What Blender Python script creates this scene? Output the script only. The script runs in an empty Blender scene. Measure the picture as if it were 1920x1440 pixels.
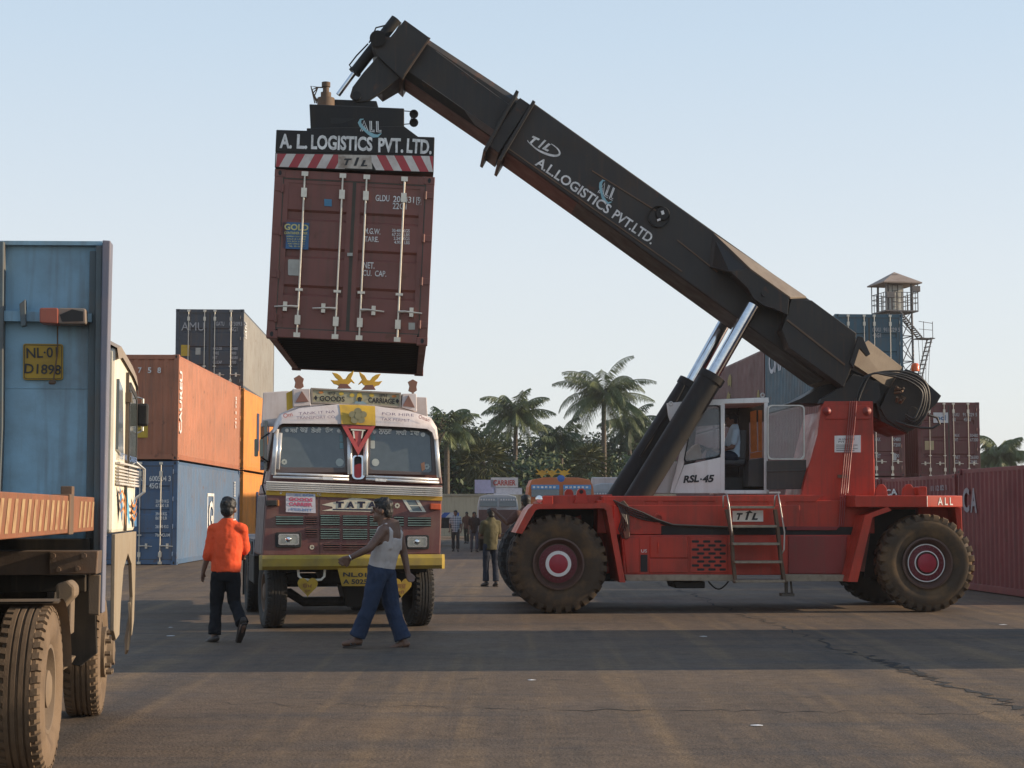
import bpy, bmesh, math, random
from mathutils import Vector, Matrix, noise as mnoise
R = math.radians
V = Vector
scene = bpy.context.scene
COL = scene.collection

# ------------------------------------------------------------ camera, sky, sun, exposure
CAM = V((0.0, 0.0, 1.7))
FPX = 3200.0                       # focal length in pixels of the 1920 wide photograph
PITCH = math.atan(237.0 / FPX)
SUN_EL = R(17.0)
SUN_H = V((1.0, 0.05, 0.0)).normalized()
SUN_DIR = V((SUN_H.x * math.cos(SUN_EL), SUN_H.y * math.cos(SUN_EL), math.sin(SUN_EL)))

cd = bpy.data.cameras.new('camera'); cam = bpy.data.objects.new('camera', cd); COL.objects.link(cam)
cd.sensor_width = 36.0; cd.lens = 36.0 * FPX / 1920.0; cd.clip_start = 0.1; cd.clip_end = 3000
cam.location = CAM; cam.rotation_euler = (R(90) + PITCH, 0, 0)
scene.camera = cam

world = bpy.data.worlds.new('World'); scene.world = world; world.use_nodes = True
wn = world.node_tree; bg = wn.nodes['Background']
sky = wn.nodes.new('ShaderNodeTexSky'); sky.sky_type = 'NISHITA'; sky.sun_disc = False
sky.sun_elevation = SUN_EL; sky.sun_rotation = math.atan2(SUN_H.x, SUN_H.y)
sky.altitude = 0; sky.air_density = 1.0; sky.dust_density = .5; sky.ozone_density = 3.0
# thin bright haze over the clear sky, whitest at the horizon
SKYK = 0.107
geo = wn.nodes.new('ShaderNodeTexCoord'); sep = wn.nodes.new('ShaderNodeSeparateXYZ'); wn.links.new(geo.outputs['Generated'], sep.inputs[0])
ramp = wn.nodes.new('ShaderNodeValToRGB'); wn.links.new(sep.outputs['Z'], ramp.inputs[0])
el = ramp.color_ramp.elements; el[0].position = 0.0; el[0].color = (.87, .88, .865, 1); el[1].position = 1.0; el[1].color = (.25, .37, .57, 1)
for p, c in ((.06, (.855, .885, .89)), (.14, (.80, .86, .905)), (.27, (.635, .765, .89)), (.45, (.45, .59, .78))):
    e = el.new(p); e.color = (*c, 1)
vm = wn.nodes.new('ShaderNodeVectorMath'); vm.operation = 'SCALE'; wn.links.new(ramp.outputs[0], vm.inputs[0]); vm.inputs['Scale'].default_value = 1.0 / 0.13
mx = wn.nodes.new('ShaderNodeMix'); mx.data_type = 'RGBA'; mx.inputs[0].default_value = .86
wn.links.new(sky.outputs[0], mx.inputs[6]); wn.links.new(vm.outputs[0], mx.inputs[7])
wn.links.new(mx.outputs[2], bg.inputs[0]); bg.inputs[1].default_value = SKYK

sd = bpy.data.lights.new('sun', 'SUN'); sun = bpy.data.objects.new('sun', sd); COL.objects.link(sun)
sd.energy = 5.0; sd.angle = R(0.55); sd.color = (1.0, 0.80, 0.58)
sun.rotation_euler = (-SUN_DIR).to_track_quat('-Z', 'Y').to_euler(); sun.location = (30, -5, 30)

scene.view_settings.view_transform = 'Standard'; scene.view_settings.look = 'None'
scene.view_settings.gamma = 1.0; scene.view_settings.exposure = 0.32
scene.cycles.max_bounces = 6

# ------------------------------------------------------------ materials
def nodes_of(m):
    m.use_nodes = True
    nt = m.node_tree; b = nt.nodes['Principled BSDF']
    return nt, b
def nd(nt, typ, **kw):
    n = nt.nodes.new(typ)
    for k, v in kw.items(): setattr(n, k, v)
    return n
def mixc(nt, fac, a, b, blend='MIX'):
    n = nd(nt, 'ShaderNodeMix', data_type='RGBA', blend_type=blend)
    for i, s in ((0, fac), (6, a), (7, b)):
        if hasattr(s, 'links') or hasattr(s, 'is_linked'): nt.links.new(s, n.inputs[i])
        else: n.inputs[i].default_value = s if i == 0 else (s[0], s[1], s[2], 1)
    return n.outputs[2]
def noise_fac(nt, vec, scale, lo, hi, detail=6, rough=.6, top=1.0, bottom=0.0):
    n = nd(nt, 'ShaderNodeTexNoise'); n.inputs['Scale'].default_value = scale
    n.inputs['Detail'].default_value = detail; n.inputs['Roughness'].default_value = rough
    nt.links.new(vec, n.inputs['Vector'])
    mr = nd(nt, 'ShaderNodeMapRange'); nt.links.new(n.outputs[0], mr.inputs[0])
    mr.inputs[1].default_value = lo; mr.inputs[2].default_value = hi
    mr.inputs[3].default_value = bottom; mr.inputs[4].default_value = top
    return mr.outputs[0]
def mapped(nt, vec, scale=(1, 1, 1), rot=(0, 0, 0)):
    m = nd(nt, 'ShaderNodeMapping'); nt.links.new(vec, m.inputs[0])
    m.inputs['Scale'].default_value = scale; m.inputs['Rotation'].default_value = rot
    return m.outputs[0]
MATS = {}
def paint(name, col, rough=.5, dirt=(.10, .075, .05), amt=.4, scale=2.5, streak=.35, metal=0.0, bump=.15, spec=.5, fine=60, rust=0.0):
    if name in MATS: return MATS[name]
    m = bpy.data.materials.new(name); nt, b = nodes_of(m)
    tc = nd(nt, 'ShaderNodeTexCoord').outputs['Object']
    f1 = noise_fac(nt, tc, scale, .46, .72, top=amt)
    f2 = noise_fac(nt, mapped(nt, tc, (7, 7, .45)), 1.6, .5, .75, top=streak, detail=5)
    f3 = noise_fac(nt, tc, scale * .35, .3, .7, detail=2)
    base = mixc(nt, f3, [c * .86 for c in col], [min(1, c * 1.1) for c in col])
    c1 = mixc(nt, f2, base, dirt); c2 = mixc(nt, f1, c1, dirt)
    if rust:
        fr = noise_fac(nt, tc, 2.6, .60, .66, detail=9, rough=.72, top=rust); c2 = mixc(nt, fr, c2, (.105, .045, .022))
        fs = noise_fac(nt, mapped(nt, tc, (9, 9, .35)), 1.2, .60, .72, detail=6, top=rust * .8); c2 = mixc(nt, fs, c2, (.12, .055, .03))
    nt.links.new(c2, b.inputs['Base Color'])
    rr = noise_fac(nt, tc, scale * 2, .3, .75, top=min(1, rough + .18), bottom=max(.03, rough - .08))
    nt.links.new(rr, b.inputs['Roughness'])
    b.inputs['Metallic'].default_value = metal; b.inputs['Specular IOR Level'].default_value = spec
    if bump:
        n = nd(nt, 'ShaderNodeTexNoise'); n.inputs['Scale'].default_value = fine; n.inputs['Detail'].default_value = 3
        nt.links.new(tc, n.inputs['Vector'])
        n2 = nd(nt, 'ShaderNodeTexNoise'); n2.inputs['Scale'].default_value = 3.0; n2.inputs['Detail'].default_value = 2
        nt.links.new(tc, n2.inputs['Vector'])
        ad = nd(nt, 'ShaderNodeMath', operation='MULTIPLY_ADD'); nt.links.new(n2.outputs[0], ad.inputs[0]); ad.inputs[1].default_value = 6.0
        nt.links.new(n.outputs[0], ad.inputs[2])
        bp = nd(nt, 'ShaderNodeBump'); bp.inputs['Strength'].default_value = bump; bp.inputs['Distance'].default_value = .004
        nt.links.new(ad.outputs[0], bp.inputs['Height']); nt.links.new(bp.outputs[0], b.inputs['Normal'])
    MATS[name] = m; return m
def plain(name, col, rough=.6, metal=0.0, spec=.5, emit=0):
    if name in MATS: return MATS[name]
    m = bpy.data.materials.new(name); nt, b = nodes_of(m)
    tc = nd(nt, 'ShaderNodeTexCoord').outputs['Object']
    f = noise_fac(nt, tc, 9, .3, .7, detail=4)
    nt.links.new(mixc(nt, f, [c * .85 for c in col], [min(1, c * 1.08) for c in col]), b.inputs['Base Color'])
    b.inputs['Roughness'].default_value = rough; b.inputs['Metallic'].default_value = metal
    b.inputs['Specular IOR Level'].default_value = spec
    MATS[name] = m; return m
def glass(name, tint=(.55, .6, .6), alpha=.35, rough=.03):
    if name in MATS: return MATS[name]
    m = bpy.data.materials.new(name); nt, b = nodes_of(m)
    tc = nd(nt, 'ShaderNodeTexCoord').outputs['Object']
    b.inputs['Base Color'].default_value = (*tint, 1); b.inputs['Roughness'].default_value = rough
    nt.links.new(noise_fac(nt, tc, 2.2, .35, .75, top=min(1, alpha + .12), bottom=alpha - .05), b.inputs['Alpha'])
    MATS[name] = m; return m

# ------------------------------------------------------------ frames: a thing's own axes, and a pixel of the photo seen on one of its planes
def ray(px, py):
    u, v = (px - 960) / FPX, (720 - py) / FPX
    c, s = math.cos(PITCH), math.sin(PITCH)
    return V((u, c - v * s, s + v * c))
class Frame:
    def __init__(s, x, y, z=0.0, yaw=0.0, roll=0.0):
        s.M = Matrix.Translation((x, y, z)) @ Matrix.Rotation(R(yaw), 4, 'Z') @ Matrix.Rotation(R(roll), 4, 'Y')
        s.I = s.M.inverted(); s.o = s.I @ CAM; s.I3 = s.I.to_3x3()
    def px(s, x, y, d, ax=1, tilt=None):
        o = s.o; r = s.I3 @ ray(x, y)
        if tilt: z0, k = tilt; t = (d + k * (o.z - z0) - o.y) / (r.y - k * r.z)
        else: t = (d - o[ax]) / r[ax]
        return o + r * t
    def poly(s, pts, d, ax=1, tilt=None): return [s.px(p[0], p[1], d, ax, tilt) for p in pts]
WORLD = Frame(0, 0)
def ground_px(px, py):
    r = ray(px, py); t = -CAM.z / r.z
    return CAM + r * t

# ------------------------------------------------------------ mesh builder
class MB:
    def __init__(s): s.bm = bmesh.new(); s.m = 0
    def f(s, vs):
        try: fc = s.bm.faces.new(vs); fc.material_index = s.m; return fc
        except ValueError: return None
    def v(s, p): return s.bm.verts.new(p)
    def quad(s, a, b, c, d): s.f([s.v(a), s.v(b), s.v(c), s.v(d)])
    def ngon(s, pts): s.f([s.v(p) for p in pts])
    def bridge(s, A, B, caps=True, closed=True):
        a = [s.v(p) for p in A]; b = [s.v(p) for p in B]; n = len(a)
        for i in range(n if closed else n - 1):
            j = (i + 1) % n; s.f([a[i], a[j], b[j], b[i]])
        if caps: s.f(a[::-1]); s.f(b)
        return a, b
    def loft(s, rings, caps=True, closed=True):
        vs = [[s.v(p) for p in r] for r in rings]; n = len(vs[0])
        for k in range(len(vs) - 1):
            for i in range(n if closed else n - 1):
                j = (i + 1) % n; s.f([vs[k][i], vs[k][j], vs[k + 1][j], vs[k + 1][i]])
        if caps: s.f(vs[0][::-1]); s.f(vs[-1])
    def box(s, x0, x1, y0, y1, z0, z1):
        s.bridge([V((x0, y0, z0)), V((x1, y0, z0)), V((x1, y1, z0)), V((x0, y1, z0))],
                 [V((x0, y0, z1)), V((x1, y0, z1)), V((x1, y1, z1)), V((x0, y1, z1))])
    def prism(s, pts, off): s.bridge(pts, [p + off for p in pts])
    def pp(s, F, pts, d0, d1, ax=1, tilt=None):           # prism traced on plane d0, reaching to d1
        A = F.poly(pts, d0, ax, tilt); off = V((0, 0, 0)); off[ax] = d1 - d0
        s.prism(A, off)
    def ring(s, A, B, off):                               # frame between two outlines of the same count
        n = len(A); A2 = [p + off for p in A]; B2 = [p + off for p in B]
        va, vb, wa, wb = [[s.v(p) for p in q] for q in (A, B, A2, B2)]
        for i in range(n):
            j = (i + 1) % n
            s.f([va[i], va[j], vb[j], vb[i]]); s.f([wa[i], wb[i], wb[j], wa[j]])
            s.f([va[i], wa[i], wa[j], va[j]]); s.f([vb[i], vb[j], wb[j], wb[i]])
    def bar(s, p0, p1, w, h, up=V((0, 0, 1))):            # square bar
        d = (p1 - p0).normalized(); u = d.cross(up)
        if u.length < 1e-4: u = d.cross(V((1, 0, 0)))
        u.normalize(); w2 = u * (w / 2); h2 = u.cross(d).normalized() * (h / 2)
        c = lambda p: [p - w2 - h2, p + w2 - h2, p + w2 + h2, p - w2 + h2]
        s.bridge(c(p0), c(p1))
    def tube(s, pts, r, seg=8, caps=True, flat=1.0):
        pts = [V(p) for p in pts]; n = len(pts); rings = []
        rs = r if isinstance(r, (list, tuple)) else [r] * n
        up = None
        for i, p in enumerate(pts):
            d = (pts[min(i + 1, n - 1)] - pts[max(i - 1, 0)])
            if d.length < 1e-9: d = V((0, 0, 1))
            d.normalize()
            if up is None:
                up = d.cross(V((0, 0, 1)));
                if up.length < .1: up = d.cross(V((1, 0, 0)))
            u = (up - d * up.dot(d)).normalized(); w = d.cross(u); up = u
            rings.append([p + (u * math.cos(a) + w * math.sin(a) * flat) * rs[i] for a in [2 * math.pi * k / seg for k in range(seg)]])
        s.loft(rings, caps)
    def lathe(s, prof, c, ax=1, seg=32, caps=False):      # profile of (radius, along axis)
        c = V(c); e = [V((1, 0, 0)), V((0, 1, 0)), V((0, 0, 1))]; A = e[ax]; B = e[(ax + 1) % 3]; C = e[(ax + 2) % 3]
        rings = [[c + A * h + (B * math.cos(t) + C * math.sin(t)) * r for t in [2 * math.pi * k / seg for k in range(seg)]] for r, h in prof]
        s.loft(rings, caps)
    def ell(s, c, r, M=None, seg=14, rings=9):
        c = V(c); M = M or Matrix.Identity(3); rs = []
        for i in range(1, rings):
            ph = math.pi * i / rings
            rs.append([c + M @ V((r[0] * math.sin(ph) * math.cos(t), r[1] * math.sin(ph) * math.sin(t), -r[2] * math.cos(ph))) for t in [2 * math.pi * k / seg for k in range(seg)]])
        s.loft(rs, True)
    def caps(s, p0, p1, r0, r1, seg=12):                  # rounded tapered limb
        p0, p1 = V(p0), V(p1); d = (p1 - p0); L = d.length
        if L < 1e-6: return
        d.normalize(); u = d.orthogonal().normalized(); w = d.cross(u); prof = []
        for a in (-90, -60, -30, 0): prof.append((r0 * max(.05, math.cos(R(a))), r0 * math.sin(R(a))))
        for a in (0, 30, 60, 90): prof.append((r1 * max(.05, math.cos(R(a))), L + r1 * math.sin(R(a))))
        s.loft([[p0 + d * h + (u * math.cos(t) + w * math.sin(t)) * r for t in [2 * math.pi * k / seg for k in range(seg)]] for r, h in prof])
    def xform(s, M): bmesh.ops.transform(s.bm, matrix=M, verts=s.bm.verts)
    def mesh(s, name, fix=True):
        if fix: bmesh.ops.recalc_face_normals(s.bm, faces=s.bm.faces)
        me = bpy.data.meshes.new(name); s.bm.to_mesh(me); s.bm.free(); return me
    def build(s, name, mats, parent=None, smooth=False, bevel=0, fix=True, world=False):
        me = s.mesh(name, fix)
        for m in (mats if isinstance(mats, (list, tuple)) else [mats]): me.materials.append(m)
        o = bpy.data.objects.new(name, me); COL.objects.link(o)
        if parent: o.parent = parent
        if smooth:
            for p in me.polygons: p.use_smooth = True
            if smooth != 'all':
                try: me.set_sharp_from_angle(angle=R(35))
                except Exception: pass
        if bevel:
            b = o.modifiers.new('bevel', 'BEVEL'); b.width = bevel; b.segments = 2; b.limit_method = 'ANGLE'; b.angle_limit = R(40)
            b.harden_normals = False
        return o
def split_parts(o):
    """one object for every separate piece of a part"""
    me = o.data; par = list(range(len(me.vertices)))
    def root(i):
        while par[i] != i: par[i] = par[par[i]]; i = par[i]
        return i
    for e in me.edges:
        a, b = root(e.vertices[0]), root(e.vertices[1])
        if a != b: par[a] = b
    groups = {}
    for p in me.polygons: groups.setdefault(root(p.vertices[0]), []).append(p.index)
    if len(groups) < 2: return o
    meshes = []
    for idx in groups.values():
        bm = bmesh.new(); mp = {}
        for i in idx:
            p = me.polygons[i]; vs = []
            for vi in p.vertices:
                if vi not in mp: mp[vi] = bm.verts.new(me.vertices[vi].co)
                vs.append(mp[vi])
            f = bm.faces.new(vs); f.material_index = p.material_index; f.smooth = p.use_smooth
        m2 = bpy.data.meshes.new(me.name); bm.to_mesh(m2); bm.free()
        for m in me.materials: m2.materials.append(m)
        meshes.append(m2)
    for m2 in meshes[1:]:
        c = o.copy(); c.data = m2; COL.objects.link(c); c.parent = o.parent
    o.data = meshes[0]; return o
def thing(name, label, cat, F, group=None):
    o = bpy.data.objects.new(name, None); COL.objects.link(o)
    o.empty_display_size = .3
    o.matrix_world = F.M if isinstance(F, Frame) else Matrix.Translation(F)
    o['label'] = label; o['category'] = cat
    if group: o['group'] = group
    return o
def tag(o, label, cat, group=None):
    o['label'] = label; o['category'] = cat
    if group: o['group'] = group
    return o
def struct(o, kind='structure'): o['kind'] = kind; return o
def copy_tree(o, parent=None, loc=None):
    c = o.copy(); COL.objects.link(c); c.parent = parent
    if parent is not None: c.matrix_parent_inverse = o.matrix_parent_inverse.copy()
    for ch in list(o.children): copy_tree(ch, c)
    return c
def rq(c, r=.2, n=4):                                     # rounded quadrilateral through corner pixels
    out = []; c = [V((p[0], p[1])) for p in c]
    for i in range(4):
        p, a, b = c[i], c[i - 1], c[(i + 1) % 4]
        q0 = p + (a - p).normalized() * r; q1 = p + (b - p).normalized() * r
        for k in range(n + 1):
            t = k / n; out.append(tuple(q0 * (1 - t) ** 2 + p * 2 * t * (1 - t) + q1 * t * t))
    return out
def rr(x0, y0, x1, y1, r=3, n=4): return rq([(x0, y0), (x1, y0), (x1, y1), (x0, y1)], r, n)
def inset(pts, k):                                        # shrink an outline toward its middle by k pixels
    c = sum((V((p[0], p[1])) for p in pts), V((0, 0))) / len(pts); out = []
    w = max(p[0] for p in pts) - min(p[0] for p in pts); h = max(p[1] for p in pts) - min(p[1] for p in pts)
    for p in pts: out.append((c.x + (p[0] - c.x) * (1 - 2 * k / w), c.y + (p[1] - c.y) * (1 - 2 * k / h)))
    return out

def text_mesh(s, bold=.0, shear=0.0):
    cu = bpy.data.curves.new('t', 'FONT'); cu.body = s; cu.size = 1; cu.offset = bold; cu.shear = shear
    cu.resolution_u = 3; cu.extrude = 0.0
    ob = bpy.data.objects.new('t', cu); COL.objects.link(ob)
    bpy.context.view_layer.update()
    dg = bpy.context.evaluated_depsgraph_get()
    me = bpy.data.meshes.new_from_object(ob.evaluated_get(dg))
    bpy.data.objects.remove(ob); bpy.data.curves.remove(cu)
    return me
def add_text(mb, s, P0, P1, h, n, bold=.012, shear=0.0, lift=.004, width_fit=True):
    """letters from P0 along to P1 (local points), cap height h, on a face looking along n"""
    me = text_mesh(s, bold, shear)
    if not me.vertices: return
    xs = [v.co.x for v in me.vertices]; ys = [v.co.y for v in me.vertices]
    x0, x1, y0, y1 = min(xs), max(xs), min(ys), max(ys)
    u = (P1 - P0); w = u.length; u.normalize(); vv = V(n).cross(u).normalized()
    sx = w / (x1 - x0); sy = h / max(1e-6, (y1 - y0))
    vs = [mb.v(P0 + u * ((v.co.x - x0) * sx) + vv * ((v.co.y - y0) * sy) + V(n) * lift) for v in me.vertices]
    for p in me.polygons:
        mb.f([vs[i] for i in p.vertices])
    bpy.data.meshes.remove(me)
def ptext(mb, F, s, a, b, hpx, d, ax=1, n=None, bold=.012, shear=0.0, lift=.004, tilt=None):
    P0, P1 = F.px(a[0], a[1], d, ax, tilt), F.px(b[0], b[1], d, ax, tilt)
    k = (P1 - P0).length / max(1e-6, math.hypot(b[0] - a[0], b[1] - a[1]))
    if ax == 0: k = (F.px(a[0], a[1], d, ax) - F.px(a[0], a[1] - 10, d, ax)).length / 10
    if n is None: n = (0, -1, 0) if ax == 1 else (1, 0, 0)
    add_text(mb, s, P0, P1, hpx * k, V(n), bold, shear, lift)

# ------------------------------------------------------------ common materials
BLACK = paint('black_paint', (.022, .022, .022), .55, (.06, .045, .03), .3, 2.2, .3, spec=.25)
BOOM = paint('boom_charcoal_paint', (.034, .032, .030), .48, (.075, .052, .034), .35, 1.4, .35, spec=.3, rust=.55)
RED = paint('red_paint', (.48, .044, .022), .38, (.14, .045, .03), .5, 1.6, .45, spec=.4, rust=.4)
REDDIRTY = paint('dirty_red_paint', (.26, .035, .03), .5, (.15, .07, .05), .5, 2.0, .4)
WHITE = paint('white_paint', (.80, .79, .75), .4, (.40, .32, .22), .22, 2.0, .3)
CREAM = paint('cream_white_paint', (.78, .74, .62), .45, (.4, .3, .18), .35, 2.0, .35)
CHROME = plain('chrome', (.72, .73, .74), .09, 1.0)
STEEL = plain('galvanised_steel', (.5, .49, .46), .38, .9)
BARS = plain('lock_bar_steel', (.62, .57, .48), .35, .6)
DARK = plain('dark_rubber', (.018, .018, .018), .7)
HOSE = plain('hose_rubber', (.03, .027, .024), .55)
TREADPLATE = paint('dusty_tread_plate', (.30, .25, .18), .6, (.15, .11, .07), .6, 9, .1)
DUSTTYRE = paint('dusty_tyre_rubber', (.062, .042, .025), .85, (.21, .125, .055), .75, 2.6, .0, bump=.3)
TYRE = paint('tyre_rubber', (.026, .025, .024), .8, (.10, .075, .05), .45, 3, 0, bump=.3)
MUDTYRE = paint('mud_caked_tyre', (.165, .112, .068), .9, (.08, .055, .036), .7, 5, 0, bump=.5)
LETTER = paint('white_lettering', (.78, .78, .75), .5, (.22, .20, .17), .6, 11, .35, bump=0)
LETBLACK = plain('black_lettering', (.02, .02, .022), .5)
YELLOW = paint('yellow_paint', (.62, .38, .03), .5, (.22, .15, .05), .5, 3, .3)
RUST = paint('rusty_steel', (.13, .085, .055), .75, (.20, .10, .05), .6, 5, .3, bump=.4)
# ============================================================ ground
def hgt(x, y):
    a = min(1, max(0, (-3.6 - x) / 3.4)); b = min(1, max(0, (y - 35) / 11)); a = a * a * (3 - 2 * a); b = b * b * (3 - 2 * b)
    return .19 * a * b
mb = MB()
xs = [-500, -300, -120, -60, -30] + [-20 + i * 1.0 for i in range(41)] + [30, 60, 120, 300, 500]
ys = [-300, -100, -30, -10] + [i * 1.25 for i in range(49)] + [75, 100, 140, 220, 400, 700]
grid = [[mb.v((x, y, hgt(x, y) if abs(x) < 100 else 0)) for x in xs] for y in ys]
for j in range(len(ys) - 1):
    for i in range(len(xs) - 1): mb.f([grid[j][i], grid[j][i + 1], grid[j + 1][i + 1], grid[j + 1][i]])
def asphalt():
    m = bpy.data.materials.new('worn_asphalt'); nt, b = nodes_of(m)
    tc = nd(nt, 'ShaderNodeTexCoord').outputs['Object']
    big = noise_fac(nt, tc, .16, .35, .68, detail=5)
    c = mixc(nt, big, (.102, .074, .053), (.152, .108, .072))
    tr = noise_fac(nt, mapped(nt, tc, (2.2, .06, 1), (0, 0, R(15))), 1.0, .50, .66, detail=7, top=.6)
    c = mixc(nt, tr, c, (.215, .142, .075))
    tr2 = noise_fac(nt, mapped(nt, tc, (1.2, .07, 1), (0, 0, R(-24))), 1.3, .52, .70, detail=6, top=.75)
    c = mixc(nt, tr2, c, (.060, .052, .046))
    tr3 = noise_fac(nt, mapped(nt, tc, (.16, 1.3, 1), (0, 0, R(8))), 1.1, .5, .68, detail=7, top=.6)
    c = mixc(nt, tr3, c, (.062, .058, .056))
    dst = noise_fac(nt, tc, .5, .54, .75, detail=7, top=.55)
    c = mixc(nt, dst, c, (.175, .118, .072))
    sp = noise_fac(nt, tc, 3.2, .6, .76, detail=4, top=.45)
    c = mixc(nt, sp, c, (.045, .042, .04))
    g0 = noise_fac(nt, tc, 7, .32, .68, detail=5, top=1.18, bottom=.82)
    c = mixc(nt, 1.0, c, g0, 'MULTIPLY')
    oil = noise_fac(nt, tc, .9, .66, .72, detail=6, top=.7); c = mixc(nt, oil, c, (.03, .027, .024))
    g = noise_fac(nt, tc, 38, .3, .7, detail=4, top=1.32, bottom=.68)
    c = mixc(nt, 1.0, c, g, 'MULTIPLY')
    nt.links.new(c, b.inputs['Base Color'])
    nt.links.new(noise_fac(nt, tc, .8, .3, .7, top=.95, bottom=.72), b.inputs['Roughness'])
    b.inputs['Specular IOR Level'].default_value = .25
    n = nd(nt, 'ShaderNodeTexNoise'); n.inputs['Scale'].default_value = 40; n.inputs['Detail'].default_value = 5
    nt.links.new(tc, n.inputs['Vector'])
    n2 = nd(nt, 'ShaderNodeTexNoise'); n2.inputs['Scale'].default_value = 1.2; n2.inputs['Detail'].default_value = 4
    nt.links.new(tc, n2.inputs['Vector'])
    ad = nd(nt, 'ShaderNodeMath', operation='MULTIPLY_ADD'); nt.links.new(n2.outputs[0], ad.inputs[0]); ad.inputs[1].default_value = 4.0
    nt.links.new(n.outputs[0], ad.inputs[2])
    bp = nd(nt, 'ShaderNodeBump'); bp.inputs['Strength'].default_value = .5; bp.inputs['Distance'].default_value = .02
    nt.links.new(ad.outputs[0], bp.inputs['Height']); nt.links.new(bp.outputs[0], b.inputs['Normal'])
    return m
ground = struct(mb.build('ground', asphalt(), smooth='all'))

CRACK = plain('crack_dark', (.022, .02, .019), .95)
random.seed(5)
def crack(pts, w):
    mb = MB(); P = [ground_px(*p) for p in pts]; L = []; Rr = []
    for i in range(len(P) - 1):
        n = 14
        for k in range(n):
            p = P[i].lerp(P[i + 1], k / n); d = (P[i + 1] - P[i]).normalized(); s = V((-d.y, d.x, 0))
            p = p + s * random.uniform(-.13, .13); ww = w * random.uniform(.25, 1.3) * (.4 + .6 * math.sin(math.pi * (i + k / n + .15) / len(P)))
            L.append(p + s * ww + V((0, 0, .004))); Rr.append(p - s * ww + V((0, 0, .004)))
    for i in range(len(L) - 1): mb.quad(L[i], L[i + 1], Rr[i + 1], Rr[i])
    return struct(mb.build('ground_crack', CRACK))
crack([(1200, 1086), (1290, 1110), (1380, 1148), (1460, 1172)], .022)
crack([(1460, 1172), (1590, 1222), (1650, 1240), (1730, 1268)], .03)
crack([(1640, 1237), (1730, 1265), (1800, 1290), (1915, 1330), (1960, 1348)], .055)
crack([(1660, 1250), (1720, 1262), (1765, 1275)], .035)
crack([(1655, 1238), (1760, 1237), (1860, 1236)], .012)
crack([(400, 1318), (700, 1324), (960, 1330), (1240, 1331), (1560, 1335), (1900, 1338)], .016)
# litter
PAPER = plain('litter_paper', (.72, .71, .68), .7)
for i, (x, y, s) in enumerate([(321, 1193, .06), (1319, 1194, .055), (1421, 1361, .045), (996, 1276, .04), (320, 1177, .03), (1881, 1172, .05)]):
    mb = MB(); p = ground_px(x, y); n = 7
    ring = [p + V((math.cos(t) * s * random.uniform(.6, 1.2) * 1.3, math.sin(t) * s * random.uniform(.6, 1.2), .006)) for t in [2 * math.pi * k / n for k in range(n)]]
    mid = mb.v(p + V((0, 0, .012))); rv = [mb.v(q) for q in ring]
    for k in range(n): mb.f([rv[k], rv[(k + 1) % n], mid])
    lab = ['larger of two paper scraps on the shaded ground near the man in orange', 'white paper scrap alone on the shaded ground in front of the stacker',
           'white paper scrap nearest the camera on the sunlit ground', 'tiny pale paper scrap at the edge of the shadow band', 'smaller of two paper scraps on the shaded ground near the man in orange', 'flattened pale scrap on the ground by the right picture edge'][i]
    tag(mb.build('paper_scrap', PAPER), lab, 'litter', 'scraps of paper littering the yard')

# ============================================================ tyres and wheels
def tyre(mb, c, R0, W, rim, lugs=0, depth=.05, ax=1, seg=64, lugw=.55, road=False):
    """tyre about axis ax centred on c: body profile, plus tread lugs that wrap the shoulder"""
    h = W / 2; body = R0 - depth
    prof = [(rim, -h * .62), (rim + .02, -h * .78), (rim + (R0 - rim) * .35, -h * 1.0), (rim + (R0 - rim) * .62, -h * 1.02), (body - .05 * R0, -h * .93),
            (body, -h * .72), (body + .006, 0), (body, h * .72), (body - .05 * R0, h * .93), (rim + (R0 - rim) * .62, h * 1.02), (rim + (R0 - rim) * .35, h), (rim + .02, h * .78), (rim, h * .62), (rim, -h * .62)]
    mb.lathe(prof, c, ax, seg)
    e = [V((1, 0, 0)), V((0, 1, 0)), V((0, 0, 1))]; A = e[ax]; B = e[(ax + 1) % 3]; C = e[(ax + 2) % 3]; c = V(c)
    P = lambda r, t, a: c + (B * math.cos(t) + C * math.sin(t)) * r + A * a
    for side in (-1, 1):
        for k in range(lugs):
            t = 2 * math.pi * (k + (.5 if side > 0 else 0)) / lugs; dt = 2 * math.pi / lugs * lugw / 2
            sk = dt * .9
            r_in = R0 - depth * 2.4
            stations = [(side * h * .97, r_in, R0 - depth * 1.15, 0), (side * h * .88, r_in, R0 - depth * .25, 0), (side * h * .7, r_in, R0, 0), (side * h * .04, r_in + depth, R0, sk * 1.5)]
            if road: stations = [(side * h * .95, r_in, R0 - depth * 1.4, 0), (side * h * .84, r_in, R0 - depth * .1, 0), (side * h * .55, r_in, R0, sk * .4), (side * h * .50, r_in, R0 - depth * .5, sk * .4)]
            mb.loft([[P(r0, t - dt + s, a), P(r1, t - dt * .85 + s, a), P(r1, t + dt * .85 + s, a), P(r0, t + dt + s, a)] for a, r0, r1, s in stations])

# ============================================================ REACH STACKER
S = Frame(.77, 28.3, 0, 3.5)
stk = thing('reach_stacker', 'red reach stacker with long charcoal boom and white cab holding up a maroon container', 'reach stacker', S)
def sp(name, polys, mats, parent=None, bevel=.012, ax=1, smooth=False):
    mb = MB()
    for pts, d0, d1 in polys: mb.pp(S, pts, d0, d1, ax)
    return mb.build(name, mats, parent or stk, bevel=bevel, smooth=smooth)

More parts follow.
